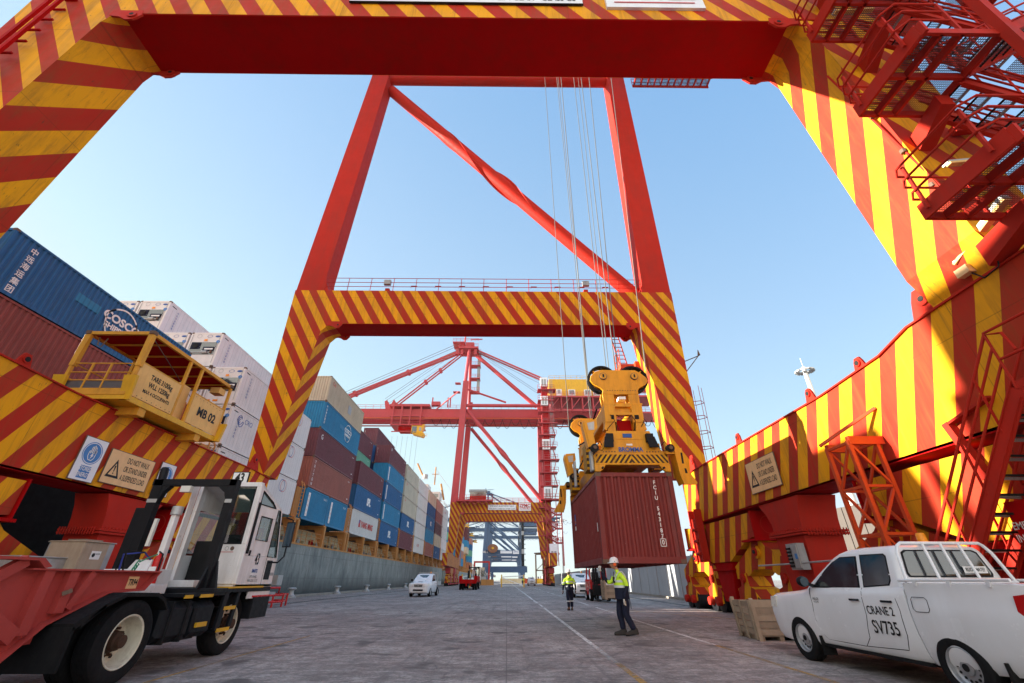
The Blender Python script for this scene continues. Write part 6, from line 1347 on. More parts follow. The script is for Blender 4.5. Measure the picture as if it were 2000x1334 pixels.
    side = [(Y0, 1.2), (3.9, .95), (3.93, 1.7), (3.62, 2.72), (2.5, 3.12), (Y0, 3.12)]
    mb = MB(tw)
    def wallx(x, a, b, holes):   # side wall as strips around window holes (y,z rects)
        ys = [Y0, 2.72, 3.22, 3.5, 3.93]
    e = .035
    mb.prism([(Y0, 1.14), (3.93, 1.14), (3.93, 1.72), (Y0, 1.72)], 'x', X1 - e, X1); mb.prism([(Y0 + .6, .93), (3.93, .93), (3.93, 1.139), (Y0 + .6, 1.139)], 'x', X1 - e, X1)
    mb.prism([(Y0, 1.7205), (2.74, 1.7205), (2.74, 2.72), (Y0, 2.72)], 'x', X1 - e, X1)
    mb.prism([(2.7405, 1.7205), (3.42, 1.7205), (3.42, 2.03), (2.7405, 2.03)], 'x', X1 - e, X1); mb.prism([(3.24, 2.0305), (3.42, 2.0305), (3.42, 2.5), (3.24, 2.5)], 'x', X1 - e, X1); mb.prism([(2.7405, 2.5005), (3.42, 2.5005), (3.42, 2.72), (2.7405, 2.72)], 'x', X1 - e, X1)
    mb.prism([(Y0, 2.7205), (2.56, 2.7205), (2.56, 3.02), (2.5, 3.12), (Y0, 3.12)], 'x', X1 - e, X1); mb.prism([(2.56, 3.02), (3.1, 2.84), (3.3, 2.7205), (3.62, 2.7205), (2.5, 3.12)], 'x', X1 - e, X1)
    mb.prism([(3.85, 1.7205), (3.93, 1.7205), (3.62, 2.7205), (3.54, 2.7205)], 'x', X1 - e, X1)
    mb.prism([(Y0, 1.14), (3.93, 1.14), (3.93, 1.72), (Y0, 1.72)], 'x', X0, X0 + e); mb.prism([(Y0, 1.721), (2.6, 1.721), (2.6, 3.12), (Y0, 3.12)], 'x', X0, X0 + e); mb.prism([(2.601, 2.6), (3.66, 2.6), (3.62, 2.72), (2.601, 3.08)], 'x', X0, X0 + e)
    mb.box(X0, X1, Y0, 2.52, 3.121, 3.16); mb.hexa([(X0, 2.5, 3.09), (X1, 2.5, 3.09), (X1, 3.64, 2.69), (X0, 3.64, 2.69), (X0, 2.5, 3.13), (X1, 2.5, 3.13), (X1, 3.64, 2.73), (X0, 3.64, 2.73)])
    mb.hexa([(X0, 3.90, .93), (X1, 3.90, .93), (X1, 3.94, .93), (X0, 3.94, .93), (X0, 3.90, 1.7), (X1, 3.90, 1.7), (X1, 3.94, 1.7), (X0, 3.94, 1.7)])
    # rear wall: right half window panel, left half door opening with frame
    mb.box(-.66, X1 - .04, Y0 - .03, Y0, 1.2, 1.93); mb.box(-.66, -.60, Y0 - .03, Y0, 1.931, 3.06); mb.box(-.09, X1 - .0, Y0 - .03, Y0 - .001, 1.931, 3.06); mb.box(X0, X1, Y0 - .03, Y0 - .001, 3.061, 3.16)
    mb.box(X0, X0 + .08, Y0 - .03, Y0 - .001, 1.26, 3.06); mb.box(X0 - .03, X0 + .0, Y0 - .2, Y0 - .03, 1.26, 3.1); mb.box(X0 - .4, -.66, Y0 - .26, Y0 - .03, 1.15, 1.27); mb.box(X0, X1, Y0, 3.93, 1.141, 1.2)
    mb.box(X1 - .06, X1 + .02, 2.40, 2.46, 1.2, 3.1, tw)
    cabo = mb.build('cab', K, bevel=.008)
    mb = MB('teal_glass'); mb.quad((-.60, Y0 - .015, 1.93), (-.09, Y0 - .015, 1.93), (-.09, Y0 - .015, 3.06), (-.60, Y0 - .015, 3.06)); g1 = mb.build('rear_window', K)
    mb = MB(bk);
    for a, b, c, d in ((-.61, -.08, 1.92, 1.945), (-.61, -.08, 3.045, 3.07), (-.61, -.585, 1.945, 3.045), (-.105, -.08, 1.945, 3.045)): mb.box(a, b, Y0 - .036, Y0 - .031, c, d)
    mb.tube([(-.52, Y0 - .04, 2.02), (-.50, Y0 - .07, 2.06), (-.50, Y0 - .07, 2.4), (-.52, Y0 - .04, 2.44)], .012, 6); mb.box(-.24, -.1, Y0 - .05, Y0 - .04, 2.03, 2.05); mb.build('window_trim', g1)
    mb = MB('clear_glass')
    mb.quad((X1 - .015, 2.74, 2.03), (X1 - .015, 3.24, 2.03), (X1 - .015, 3.24, 2.5), (X1 - .015, 2.74, 2.5)); mb.add([(X1 - .015, y, z) for y, z in ((3.42, 1.72), (3.85, 1.72), (3.54, 2.72), (3.42, 2.72))], [(0, 1, 2, 3)]); mb.add([(X1 - .016, y, z) for y, z in ((2.56, 2.72), (3.3, 2.72), (3.1, 2.84), (2.56, 3.02))], [(0, 1, 2, 3)])
    mb.quad((X0 + .04, 3.92, 1.71), (X1 - .04, 3.92, 1.71), (X1 - .04, 3.64, 2.68), (X0 + .04, 3.64, 2.68)); mb.quad((X0 + .015, 2.62, 1.73), (X0 + .015, 3.86, 1.73), (X0 + .015, 3.6, 2.6), (X0 + .015, 2.62, 2.6)); mb.build('side_window', K)
    mb = MB('black')
    for loop in ([(2.74, 2.03), (3.24, 2.03), (3.24, 2.5), (2.74, 2.5)], [(3.42, 1.73), (3.84, 1.73), (3.54, 2.7), (3.42, 2.7)], [(2.57, 2.73), (3.28, 2.73), (3.08, 2.84), (2.57, 3.0)]): mb.tube([(X1 + .0, y, z) for y, z in loop], .014, 4, closed=True, smooth=False)
    mb.box(-.95, -.45, 3.0, 3.4, 1.2, 1.6); mb.box(-.9, -.5, 2.98, 3.06, 1.6, 2.15); mb.box(-.60, X1 - .05, Y0 + .02, Y0 + .04, 1.2, 1.9); mb.box(X0 + .1, X1 - .1, 3.6, 3.85, 1.2, 1.8); mb.tube([(-.9, 3.5, 1.95), (-.7, 3.48, 2.05), (-.5, 3.5, 1.95), (-.7, 3.52, 1.85)], .015, 6, closed=True); mb.box(X0 + .09, -.67, Y0 + .3, Y0 + .33, 1.2, 2.0)
    mb.build('cab_interior', K)
    mb = MB(bk); mb.box(X1 + .0, X1 + .04, 2.46, 2.53, 1.75, 2.75, 'black'); mb.tube([(X1 + .03, 3.45, 1.62), (X1 + .18, 3.6, 1.62), (X1 + .2, 3.8, 1.75), (X1 + .16, 3.95, 2.55), (X1 + .05, 3.8, 2.6)], .018, 8); mb.box(X1 + .08, X1 + .26, 3.84, 3.9, 1.95, 2.5); mb.box(X1 + .09, X1 + .25, 3.835, 3.841, 1.97, 2.48, 'glass_blue'); mb.build('mirror_arm', K)
    mb = MB(bk); mb.box(X1, X1 + .008, 3.48, 3.72, .98 + .3, 1.66); mb.box(X1, X1 + .01, 2.62, 2.68, 1.72, 1.82, 'black'); mb.box(X1, X1 + .004, 3.42, 3.425, 1.15, 1.7); mb.box(X1, X1 + .004, 2.55, 3.42, 1.15, 1.155); mb.box(X1, X1 + .004, 3.74, 3.9, 1.36, 1.42, 'grey_paint'); mb.build('vent_grille', K)
    if full:
        mb = MB('letter_black'); mb.text('43', (X1 + .006, 3.02, 1.66), (0, 1, 0), (0, 0, 1), .3, 'letter_black', .62, bold=.03); mb.text('SMARTS', (X1 + .006, 3.03, 1.44), (0, 1, 0), (0, 0, 1), .09, 'letter_blue', .7, bold=.05); mb.text('FIFTH WHEEL', (X1 + .006, 3.03, 1.33), (0, 1, 0), (0, 0, 1), .07, 'letter_black', .7); mb.text('MAX LOAD 21.75T', (X1 + .006, 3.03, 1.26), (0, 1, 0), (0, 0, 1), .07, 'letter_black', .7)
        mb.disc((-.35, Y0 - .034, 1.84), '-y', .04, 'grey_paint', r0=.032); mb.disc((-.24, Y0 - .034, 1.84), '-y', .04, 'casting'); mb.box(-.5, -.2, Y0 - .035, Y0 - .033, 1.77, 1.78, 'letter_red')
        mb.build('cab_lettering', K)
        mb = MB('letter_white'); mb.box(-.78, -.45, 2.55, 2.58, 3.16, 3.40); mb.text('43', (-.615, 2.545, 3.28), (1, 0, 0), (0, 0, 1), .27, 'letter_black', .75, bold=.04); mb.box(-.8, -.43, 2.56, 2.585, 3.14, 3.42, 'black'); mb.build('roof_number', K)
    # black headache rack behind the cab
    mb = MB('black_paint'); y = 1.9
    mb.beam((-1.95, y, 3.05), (-.22, y, 3.05), .14, .13, up=(0, 0, 1)); mb.prism([(-.26, 3.1), (-.26, 2.7), (-.36, 2.7), (-.42, 2.85), (-.6, 2.98), (-.6, 3.1)], 'y', y - .06, y + .06); mb.prism([(-1.75, 3.1), (-1.55, 3.0), (-1.68, 2.85), (-1.75, 2.6)], 'y', y - .06, y + .06)
    mb.box(-.36, -.2, y - .07, y + .07, 1.14, 3.11); mb.box(-1.92, -1.74, y - .07, y + .07, 1.14, 3.11); mb.tube([(-1.84, y, 3.1), (-1.86, y, 3.32)], .075, 12); mb.lathe((-1.86, y, 3.32), 'z', [(.075, 0), (.06, .04), (0, .06)], 12)
    mb.box(-2.1, -1.88, y - .05, y + .1, 1.3, 2.55); mb.prism([(-.2, 1.14), (-.08, 1.14), (-.2, 1.6)], 'y', y + .03, y + .09); mb.prism([(y - .07, 1.14), (y - .22, 1.14), (y - .07, 1.5)], 'x', -.3, -.26); mb.box(-1.66, -1.6, y - .03, y + .03, 1.85, 2.35, 'lamp_lens')
    mb.box(-1.93, -1.73, y - .075, y - .072, 2.65, 2.72, 'galv'); mb.box(-.35, -.21, y - .075, y - .072, 2.65, 2.72, 'galv'); mb.box(-1.3, -1.1, y - .12, y - .02, 2.85, 2.97, 'lamp_lens'); mb.build('headache_rack', K, bevel=.012)
    mb = MB(tw); mb.hexa([(-1.06, 1.45, 1.14), (-.94, 1.45, 1.14), (-.94, 1.57, 1.14), (-1.06, 1.57, 1.14), (-1.05, 1.45, 2.38), (-.96, 1.45, 2.38), (-.96, 1.57, 2.38), (-1.05, 1.57, 2.38)]); mb.cyl((-1.0, 1.5, 2.45), 'z', .095, .15, 20, 'galv'); mb.box(-2.0, -1.1, 1.55, 2.1, 1.14, 1.45); mb.hexa([(-1.5, 1.2, 1.14), (-1.0, 1.2, 1.14), (-1.0, 1.6, 1.14), (-1.5, 1.6, 1.14), (-1.4, 1.45, 1.6), (-1.1, 1.45, 1.6), (-1.1, 1.6, 1.6), (-1.4, 1.6, 1.6)]); mb.box(-1.5, -.7, .9, 1.5, 1.06, 1.2); mb.build('air_intake', K, bevel=.01)
    mb = MB('ext_red'); mb.tube([(-.84, 1.25, 1.22), (-.84, 1.25, 1.60)], .075, 14); mb.lathe((-.84, 1.25, 1.60), 'z', [(.075, 0), (.05, .05), (.025, .07), (.025, .1)], 12); mb.tube([(-.84, 1.2, 1.72), (-.76, 1.2, 1.68), (-.75, 1.2, 1.4)], .014, 6, 'black'); mb.box(-.90, -.78, 1.17, 1.18, 1.33, 1.48, 'letter_white'); mb.build('fire_extinguisher', K)
    mb = MB('blue_hose');
    for k in range(3): mb.tube([(-1.75 + .1 * k, 1.5, 1.2), (-1.6 + .1 * k, 1.35 - .1 * k, 1.62 + .06 * k), (-1.25, 1.4, 1.72), (-1.05, 1.5, 1.5)], .014, 6, 'blue_hose' if k == 1 else 'black')
    mb.tube([(-1.1 + .35 * t / 28 + .03 * math.cos(t * 1.6), 1.15 - .6 * t / 28, 1.55 - .3 * (t / 28) + .05 * math.sin(t * 1.6)) for t in range(29)], .012, 5, 'green_hose'); mb.tube([(-1.05, 1.5, 1.7), (-1.0, 1.2, 1.62), (-1.1, 1.15, 1.55)], .012, 5, 'green_hose'); mb.build('air_hose', K)
    return K
tractor((-5.42, 7.42, 0), 0, 'white one man cab terminal tractor numbered 43 with black rack behind the cab')
def trailer(loc, rz, label, plate=True):
    Tt = thing('container_trailer', loc, label, 'trailer', rz=rz, local=True); tr = 'trailer_red'
    for x in (-.32, -2.14):
        mb = MB(tr); mb.prism([(.52, 1.38), (.30, 1.14), (-.36, 1.12), (-1.12, .80), (-1.62, .36), (-1.62, .30), (-9, .30), (-9, .42), (-1.9, .42), (-1.9, 1.38)][::1], 'x', x, x + .02)
        mb.box(x - .1, x + .12, -1.62, .54, 1.38, 1.40); mb.prism([(-1.5, 1.40), (-1.62, 1.48), (-9, 1.50), (-9, 1.53), (-1.56, 1.51), (-1.42, 1.42)], 'x', x - .1, x + .14)
        # lower flange following the belly
        bp = [(.52, 1.37), (.30, 1.13), (-.36, 1.11), (-1.12, .79), (-1.62, .35), (-9, .32)]
        for (a, b), (c, d) in zip(bp, bp[1:]): mb.hexa([(x - .08, a, b), (x + .12, a, b), (x + .12, c, d), (x - .08, c, d), (x - .08, a, b + .02), (x + .12, a, b + .02), (x + .12, c, d + .02), (x - .08, c, d + .02)])
        for y, z in ((-.95, .88), (-1.3, .68), (-3.0, .4), (-4.5, .4), (-6, .4)): mb.box(x + .02, x + .10, y - .13 if y > -2 else y, y + .0 if y > -2 else y + .2, z + .03, 1.38 if y > -2 else 1.5)
        mb.beam((x + .06, -.9, .95), (x + .06, -.72, 1.37), .08, .1); mb.beam((x + .07, -1.45, .70), (x + .07, -1.9, .95), .08, .16)
        for i in range(4): y = -1.7 - i * 1.7; mb.beam((x + .06, y, 1.48), (x + .06, y - 1.5, .45), .08, .12); mb.beam((x + .06, y - 1.5, 1.48), (x + .06, y - 1.6, .45), .08, .12)
        mb.beam((x + .1, -1.08, 1.12), (x + .16, -1.02, 1.16), .04, .05, 'casting'); mb.build('side_beam', Tt)
    mb = MB(tr);
    for y in (-.3, -1.2, -3, -5, -7, -8.9): mb.box(-2.12, -.32, y, y + .1, 1.15 if y > -1 else .6, 1.36)
    mb.box(-2.1, -.34, -.2, .5, 1.30, 1.34); mb.build('cross_member', Tt)
    if plate:
        mb = MB('sign_tan'); mb.box(-.3, -.292, .02, .22, 1.16, 1.32); mb.text('TR94', (-.288, .12, 1.24), (0, 1, 0), (0, 0, 1), .115, 'letter_black', .7, bold=.03); mb.build('number_plate', Tt)
        mb = MB('black_paint'); mb.cyl((-.5, -1.35, .62), 'x', .07, .1, 12, 'dark_red'); mb.build('reflector', Tt)
    for x in (-.3, -.66, -1.8, -2.16):
        for y in (-8.0,): t, m = wheel_mb((x, y, .5), .5, .28, 'cream_rim', 1 if x > -1 else -1, rim=.62, holes=0); ty = t.build('wheel', Tt); m.build('rim', ty)
    return Tt
trailer((-5.42, 7.42, 0), 0, 'red steel container trailer TR94 coupled behind the near terminal tractor')
# small distant tractor and trailer seen from behind
K2 = tractor((-4.35, 78, 0), 0, 'distant white terminal tractor pulling a red trailer away down the roadway', full=False)
T3 = thing('container_trailer', (-5.5, 70, 0), 'distant red trailer seen from its rear between the ship and the roadway', 'trailer', local=True)
mb = MB('dark_red'); mb.box(-1.2, 1.2, -1, 7.5, .95, 1.25); mb.box(-1.25, -.85, -1.1, -.6, .95, 1.75); mb.box(.85, 1.25, -1.1, -.6, .95, 1.75); mb.box(-1.2, 1.2, -1.12, -1.0, .8, 1.3); mb.box(-.3, -.1, -1.13, -1.0, .5, .9); mb.box(.3, .5, -1.13, -1, .5, .9); mb.box(1.15, 1.3, -1, 6, 1.1, 1.7); mb.build('deck_frame', T3)
mb = MB('tail_red'); mb.box(-.6, -.45, -1.15, -1.12, 1.0, 1.08); mb.box(.45, .6, -1.15, -1.12, 1.0, 1.08); mb.split('tail_light', T3)
for x in (-1.1, -.75, .75, 1.1): t, m = wheel_mb((x, 0, .5), .5, .28, 'casting', 1 if x > 0 else -1, holes=0); ty = t.build('wheel', T3); m.build('rim', ty)
# ---------------------------------------------------------------- forklift and crates
Fk = thing('forklift', (6.4, 33.6, 0), 'red forklift with black mast carrying the wooden crate behind the front worker', 'forklift', local=True)
mb = MB('ext_red'); mb.hexa([(-.62, .3, .3), (.62, .3, .3), (.62, 2.4, .35), (-.62, 2.4, .35), (-.6, .35, .95), (.6, .35, .95), (.6, 2.4, 1.25), (-.6, 2.4, 1.25)]); mb.box(-.62, -.5, .3, 1.0, .3, 1.2); mb.box(-.6, .6, 2.1, 2.7, .3, 1.3); mb.build('body', Fk, bevel=.05)
mb = MB('ext_red')
for s in (-1, 1): mb.tube([(s * .58, .45, .95), (s * .55, .7, 2.1), (s * .52, 2.0, 2.15), (s * .56, 2.3, 1.2)], .05, 8)
for y in (.7, 1.1, 1.5, 2.0): mb.beam((-.52, y, 2.14), (.52, y, 2.14), .06, .06)
mb.build('overhead_guard', Fk)
mb = MB('black_paint');
for x in (-.38, -.22, .22, .38): mb.box(x - .06, x + .06, .0, .16, .1, 2.35)
for z in (.5, 1.2, 2.2): mb.box(-.4, .4, .0, .1, z, z + .1)
mb.box(-.55, .55, -.12, -.03, .35, .95); mb.box(-.35, -.22, -1.2, -.1, .08, .14); mb.box(.22, .35, -1.2, -.1, .08, .14); mb.build('mast', Fk)
mb = MB('black'); mb.box(-.25, .25, 1.3, 1.8, 1.1, 1.25); mb.box(-.25, .25, 1.75, 1.9, 1.25, 1.75); mb.tube([(-.18, .95, 1.45), (0, .9, 1.6), (.18, .95, 1.45), (0, 1.0, 1.35)], .02, 6, closed=True); mb.box(-.2, .2, .7, .9, .95, 1.4); mb.build('seat', Fk)
mb = MB('lamp_lens');
for s in (-1, 1): mb.cyl((s * .52, .62, 2.0), 'y', .09, .1, 12, 'black'); mb.cyl((s * .52, .56, 2.0), 'y', .075, .02, 12)
mb.build('work_light', Fk)
for s, y, r_ in ((-1, .45, .36), (1, .45, .36), (-1, 2.15, .28), (1, 2.15, .28)): t, m = wheel_mb((s * .58, y, r_), r_, .24, 'sign_white', s, holes=0); ty = t.build('wheel', Fk); m.build('rim', ty)
def crate(loc, rz, w_, d, h, label, flare=0, text_=None):
    C_ = thing('wooden_crate', loc, label, 'crate', rz=rz, local=True)
    n = max(3, round(h / .15)); ph = h / n
    for nm, (ax, s) in (('front_wall', ('y', -1)), ('back_wall', ('y', 1)), ('left_wall', ('x', -1)), ('right_wall', ('x', 1))):
        mb = MB('wood_pale' if ax == 'y' else 'wood'); r_ = random.Random(hash(nm) % 97)
        for i in range(n):
            z0 = .1 + i * ph + .012; z1 = .1 + (i + 1) * ph - .012; f = flare * (z0 / h); j = r_.uniform(-.006, .006)
            if ax == 'y': y = s * (d / 2 + f + j); mb.box(-w_ / 2 - f, w_ / 2 + f, min(y, y - s * .025), max(y, y - s * .025), z0, z1, 'wood' if i % 2 else 'wood_pale')
            else: x = s * (w_ / 2 + f + j); mb.box(min(x, x - s * .025), max(x, x - s * .025), -d / 2 - f + .03, d / 2 + f - .03, z0, z1, 'wood' if (i + 1) % 2 else 'wood_pale')
        for u in (-1, 1, 0) if ax == 'x' else (-1, 1):
            f0, f1 = 0, flare
            if ax == 'y': mb.hexa([(u * (w_ / 2 - .05) - .045, s * (d / 2 + .002), .0), (u * (w_ / 2 - .05) + .045, s * (d / 2 + .002), .0), (u * (w_ / 2 - .05) + .045, s * (d / 2 + .04), .0), (u * (w_ / 2 - .05) - .045, s * (d / 2 + .04), .0), (u * (w_ / 2 + f1 - .05) - .045, s * (d / 2 + f1 + .002), h + .16), (u * (w_ / 2 + f1 - .05) + .045, s * (d / 2 + f1 + .002), h + .16), (u * (w_ / 2 + f1 - .05) + .045, s * (d / 2 + f1 + .04), h + .13), (u * (w_ / 2 + f1 - .05) - .045, s * (d / 2 + f1 + .04), h + .13)])
            elif u == 0: mb.beam((s * (w_ / 2 + .02), 0, .02), (s * (w_ / 2 + f1 + .02), 0, h + .1), .1, .04, up=(1, 0, 0))
            else: mb.beam((s * (w_ / 2 + .015), u * (d / 2 - .06), .02), (s * (w_ / 2 + f1 + .02), u * (d / 2 + f1 - .06), h + .12), .09, .04, up=(1, 0, 0))
        mb.build(nm, C_)
    mb = MB('wood'); mb.box(-w_ / 2 + .02, w_ / 2 - .02, -d / 2 + .02, d / 2 - .02, .08, .12)
    for x in (-w_ / 2 + .1, 0, w_ / 2 - .1): mb.box(x - .05, x + .05, -d / 2, d / 2, 0, .08)
    mb.build('skid_base', C_)
    if text_: mb = MB('letter_white'); y = -d / 2 - .034; mb.box(-w_ / 2 + .1, w_ / 2 - .05, y, y + .004, h - .14, h + .02); mb.text(text_, (.1, y - .004, h - .06), (1, 0, 0), (0, 0, 1), .14, 'letter_black', .9, bold=.03); mb.build('stencil_band', C_)
    else: mb = MB('wood_pale'); mb.box(.12, .42, -d / 2 - .04 - flare * .8, -d / 2 - .03 - flare * .8, h * .72, h * .9, 'sign_tan'); mb.build('paper_label', C_)
    return C_
crate((6.62, 12.8, 0), R(-4), 1.1, 1.05, .72, 'grey weathered wooden crate with flared sides standing in front of the double cab pickup', flare=.06)
crate((6.95, 32.2, .16), 0, 1.3, 1.1, .95, 'stencilled wooden crate on the forks of the red forklift', text_='WOTA LTD')
# ---------------------------------------------------------------- bollards, poles, barriers, boxes
bp_ = None
for i, y in enumerate((29.2, 39.9, 50.5, 61, 72, 84, 97, 111)):
    if bp_ is None:
        bp_ = thing('mooring_bollard', (0, 0, 0), None, 'bollard', 'mooring bollards along the quay edge', local=True)
        mb = MB('galv'); mb.lathe((0, 0, 0), 'z', [(.42, .0), (.42, .10), (.34, .14), (.26, .18), (.20, .28), (.19, .48), (.22, .56), (.33, .60), (.34, .66), (.28, .72), (0, .73)], 20); mb.build('post', bp_)
        mb = MB('casting')
        for k in range(6): mb.cyl((.38 * math.cos(k * 1.047), .38 * math.sin(k * 1.047), .115), 'z', .03, .03, 6)
        mb.build('bolt', bp_); o = bp_
    else: o = copy_tree(bp_)
    o.location = (-17.3, y, .0); o['label'] = f'grey iron mooring bollard, {["first", "second", "third", "fourth", "fifth", "sixth", "seventh", "last"][i]} along the quay edge counting from the near tractor'
def mast(loc, h, r0, r1, label, n=12, rr=1.5, lean=0):
    P_ = thing('floodlight_mast', loc, label, 'light mast', local=True)
    mb = MB('pole_white'); mb.tube([(0, 0, 0), (0, 0, h)], [r0, r1], 20); mb.build('pole', P_)
    mb = MB('galv'); mb.lathe((0, 0, h - .9), 'z', [(.1, .2), (.35, .2), (.35, -.2), (.1, -.2)], 14); mb.tube([(rr * .9 * math.cos(t), rr * .9 * math.sin(t), h - .5) for t in [k * math.pi / 8 for k in range(16)]], .05, 6, closed=True); mb.tube([(0, 0, h), (0, 0, h + 1.6)], .035, 6)
    for k in range(4): a = k * math.pi / 2; mb.tube([(0, 0, h - .4), (rr * .9 * math.cos(a), rr * .9 * math.sin(a), h - .5)], .04, 6)
    mb.build('ring_frame', P_)
    fl = None
    for k in range(n):
        a = 2 * math.pi * k / n + .2; c = Vector((rr * math.cos(a), rr * math.sin(a), h - .7))
        mb = MB('grey_paint'); d = Vector((math.cos(a), math.sin(a), 0)); mb.loft([[c - d * .25 + Vector((0, 0, .12)) + Vector((-d.y, d.x, 0)) * .16 * q + Vector((0, 0, .1)) * w2 for q, w2 in ((-1, -1), (1, -1), (1, 1), (-1, 1))], [c + d * .35 + Vector((-d.y, d.x, 0)) * .28 * q + Vector((0, 0, .12)) * w2 for q, w2 in ((-1, -1), (1, -1), (1, 1), (-1, 1))]], smooth=False)
        mb.add([c + d * .36 + Vector((-d.y, d.x, 0)) * .24 * q + Vector((0, 0, .10)) * w2 for q, w2 in ((-1, -1), (1, -1), (1, 1), (-1, 1))], [(0, 1, 2, 3)], 'lamp_lens'); mb.build('floodlight', P_)
mast((46.4, 60, 0), 30.4, .62, .28, 'tall tapered floodlight mast rising beyond the striped sill beam on the landward side', rr=1.0)
mast((17.6, 150, 0), 18.8, .3, .16, 'thin far floodlight mast standing beyond the boundary wall', n=8, rr=1.5)
# red box stack behind the wall, yellow barriers, far bits
put_container(P40, 19.3, 77, 0, 'redc', 'dark red container standing behind the boundary wall, seen beside the hanging container', None, []); put_container(P40, 19.3, 77, 2.95, 'redc', 'upper dark red container stacked behind the boundary wall', None, [])
for i, (x, y, lab) in enumerate(((-7.9, 86, 'short yellow posted white gate barrier between the distant tractor and the ship'), (-1.0, 92, 'yellow posted white gate barrier across the far lane'))):
    B_ = thing('barrier', (x, y, 0), lab, 'barrier', local=True); mb = MB('yellow'); wv = 1.4 if i == 0 else 4.2
    for xx in (0, wv): mb.box(xx - .1, xx + .1, -.1, .1, 0, 2.1)
    mb.build('post', B_); mb = MB('letter_white'); mb.beam((.1, 0, 1.7), (wv - .1, 0, 1.9), .08, .14); mb.beam((.1, 0, 1.6), (wv - .1, 0, .3), .08, .12); mb.box(.1, wv - .1, -.04, .04, .2, .3); mb.build('rail', B_)
Lf = thing('straddle_machine', (-5.0, 96, 0), 'small red cabbed lifting machine with amber lower frame beyond the far tractor', 'machine', local=True)
mb = MB('ext_red'); mb.box(-1.6, -1.3, -.2, .2, 1, 4.2); mb.box(1.3, 1.6, -.2, .2, 1, 4.2); mb.box(-1.6, 1.6, -.2, .2, 4.2, 4.5); mb.build('frame', Lf); mb = MB('ship_orange'); mb.box(-2.4, 2.4, -.6, 1, .3, 1.3); mb.build('base', Lf); mb = MB('glass_dark'); mb.box(-.6, .6, 0, 1, 1.3, 3.4); mb.box(-.9, .9, -.1, .1, 1.3, 1.8, 'galv'); mb.build('cab', Lf)
for i, (x, w_, c, nm) in enumerate(((-2.5, 8, 'ship_cream', 'cream low road barrier'), (6.5, 3.5, 'orange_red', 'orange low road barrier'), (10.5, 6, 'yellow', 'yellow low road barrier'))):
    mb = MB(c); mb.prism([(180, 0), (180.8, 0), (180.6, 1.6), (180.2, 1.6)], 'x', x, x + w_); mb.build('road_barrier', org=(x, 180.4, 0), label=nm + ' across the very far end of the quay', cat='barrier')
mb = MB('blue_crane'); mb.box(-9, 9, 214, 215.5, 4.0, 6.4); mb.box(-7, -6, 214, 215, 0, 4.0); mb.box(6, 7, 214, 215, 0, 4.0); mb.build('spreader_beam', org=(0, 214, 0), label='long blue steel beam parked on trestles at the far end of the quay', cat='steel beam')
GX = 13
mb = MB('casting')
for xx in (-3, 2.6):
    for yy in (0, 3): mb.beam((xx + 13, yy + 165, 0), (xx + 13, yy + 165, 9), .3, .3)
for z in (4, 9): mb.beam((10, 165, z), (15.6, 165, z), .3, .3); mb.beam((10, 168, z), (15.6, 168, z), .25, .25)
mb.beam((10, 165, 4), (15.6, 165, 9), .2, .2); mb.beam((9.4, 165, 9.2), (16.4, 165, 9.6), .5, .4); mb.build('lattice_frame', org=(13, 165, 0), label='open rusty steel lattice frame standing at the far end of the boundary wall', cat='frame')
# grey cabinets on the crane gantry behind the trailer
for (x, y, z, a, b, c, m_, lab) in ((-12.4, 11.3, 0, 1.0, 1.25, 1.75, 'galv', 'small galvanised box standing in front of the crane bogies beside the red trailer'), (-12.0, 12.5, 0, .9, .8, 2.15, 'wood_pale', 'tall weathered cabinet with white label beside the red crane pillar behind the trailer'), (-12.9, 13.4, 0, 1.2, .8, 2.2, 'grey_paint', 'dark grey cabinet behind the weathered cabinet')):
    Cb = thing('equipment_cabinet', (x, y, z), lab, 'cabinet', local=True); mb = MB(m_); mb.box(0, a, 0, b, 0, c); mb.box(-.03, a + .03, -.03, b + .03, c, c + .03); mb.build('case', Cb, bevel=.015)
    mb = MB('galv'); mb.box(a, a + .012, .06, b - .06, .1, c - .1, m_); mb.box(a + .012, a + .03, b - .16, b - .12, c * .5, c * .6); mb.build('door', Cb)
    if m_ == 'wood_pale': mb = MB('letter_white'); mb.box(a + .013, a + .018, .3, .6, c - .4, c - .2); mb.disc((a + .02, .38, c - .3), 'x', .05, 'letter_black'); mb.text('DANGER', (a + .02, .5, c - .27), (0, 1, 0), (0, 0, 1), .06, 'letter_black', .7); mb.build('label', Cb)
# ---------------------------------------------------------------- people
def skin(name, verts, edges, mat, root=0, sub=2, parent=None, weld=None):
    me = bpy.data.meshes.new(name); me.from_pydata([v[0] for v in verts], edges, []); me.materials.append(MT[mat])
    o = bpy.data.objects.new(name, me); col.objects.link(o); m = o.modifiers.new('s', 'SKIN'); m.branch_smoothing = .6; m.use_smooth_shade = True
    for i, v in enumerate(verts): me.skin_vertices[0].data[i].radius = v[1] if hasattr(v[1], '__len__') else (v[1], v[1])
    me.skin_vertices[0].data[root].use_root = True; s = o.modifiers.new('u', 'SUBSURF'); s.levels = sub; s.render_levels = sub
    dg = bpy.context.evaluated_depsgraph_get(); dg.update(); e = bpy.data.meshes.new_from_object(o.evaluated_get(dg)); bpy.data.objects.remove(o)
    e.materials.clear(); e.materials.append(MT[mat])
    for p in e.polygons: p.use_smooth = True
    o = bpy.data.objects.new(name, e); col.objects.link(o)
    if parent: o.parent = parent
    return o
def recolor(o, rules):
    """give faces other materials by (fn(center) -> material name)"""
    me = o.data; names = [me.materials[0].name]
    for p in me.polygons:
        nm = rules(p.center)
        if nm:
            if nm not in names: names.append(nm); me.materials.append(MT[nm])
            p.material_index = names.index(nm)
def chain(pts): return [(i, i + 1) for i in range(len(pts) - 1)]
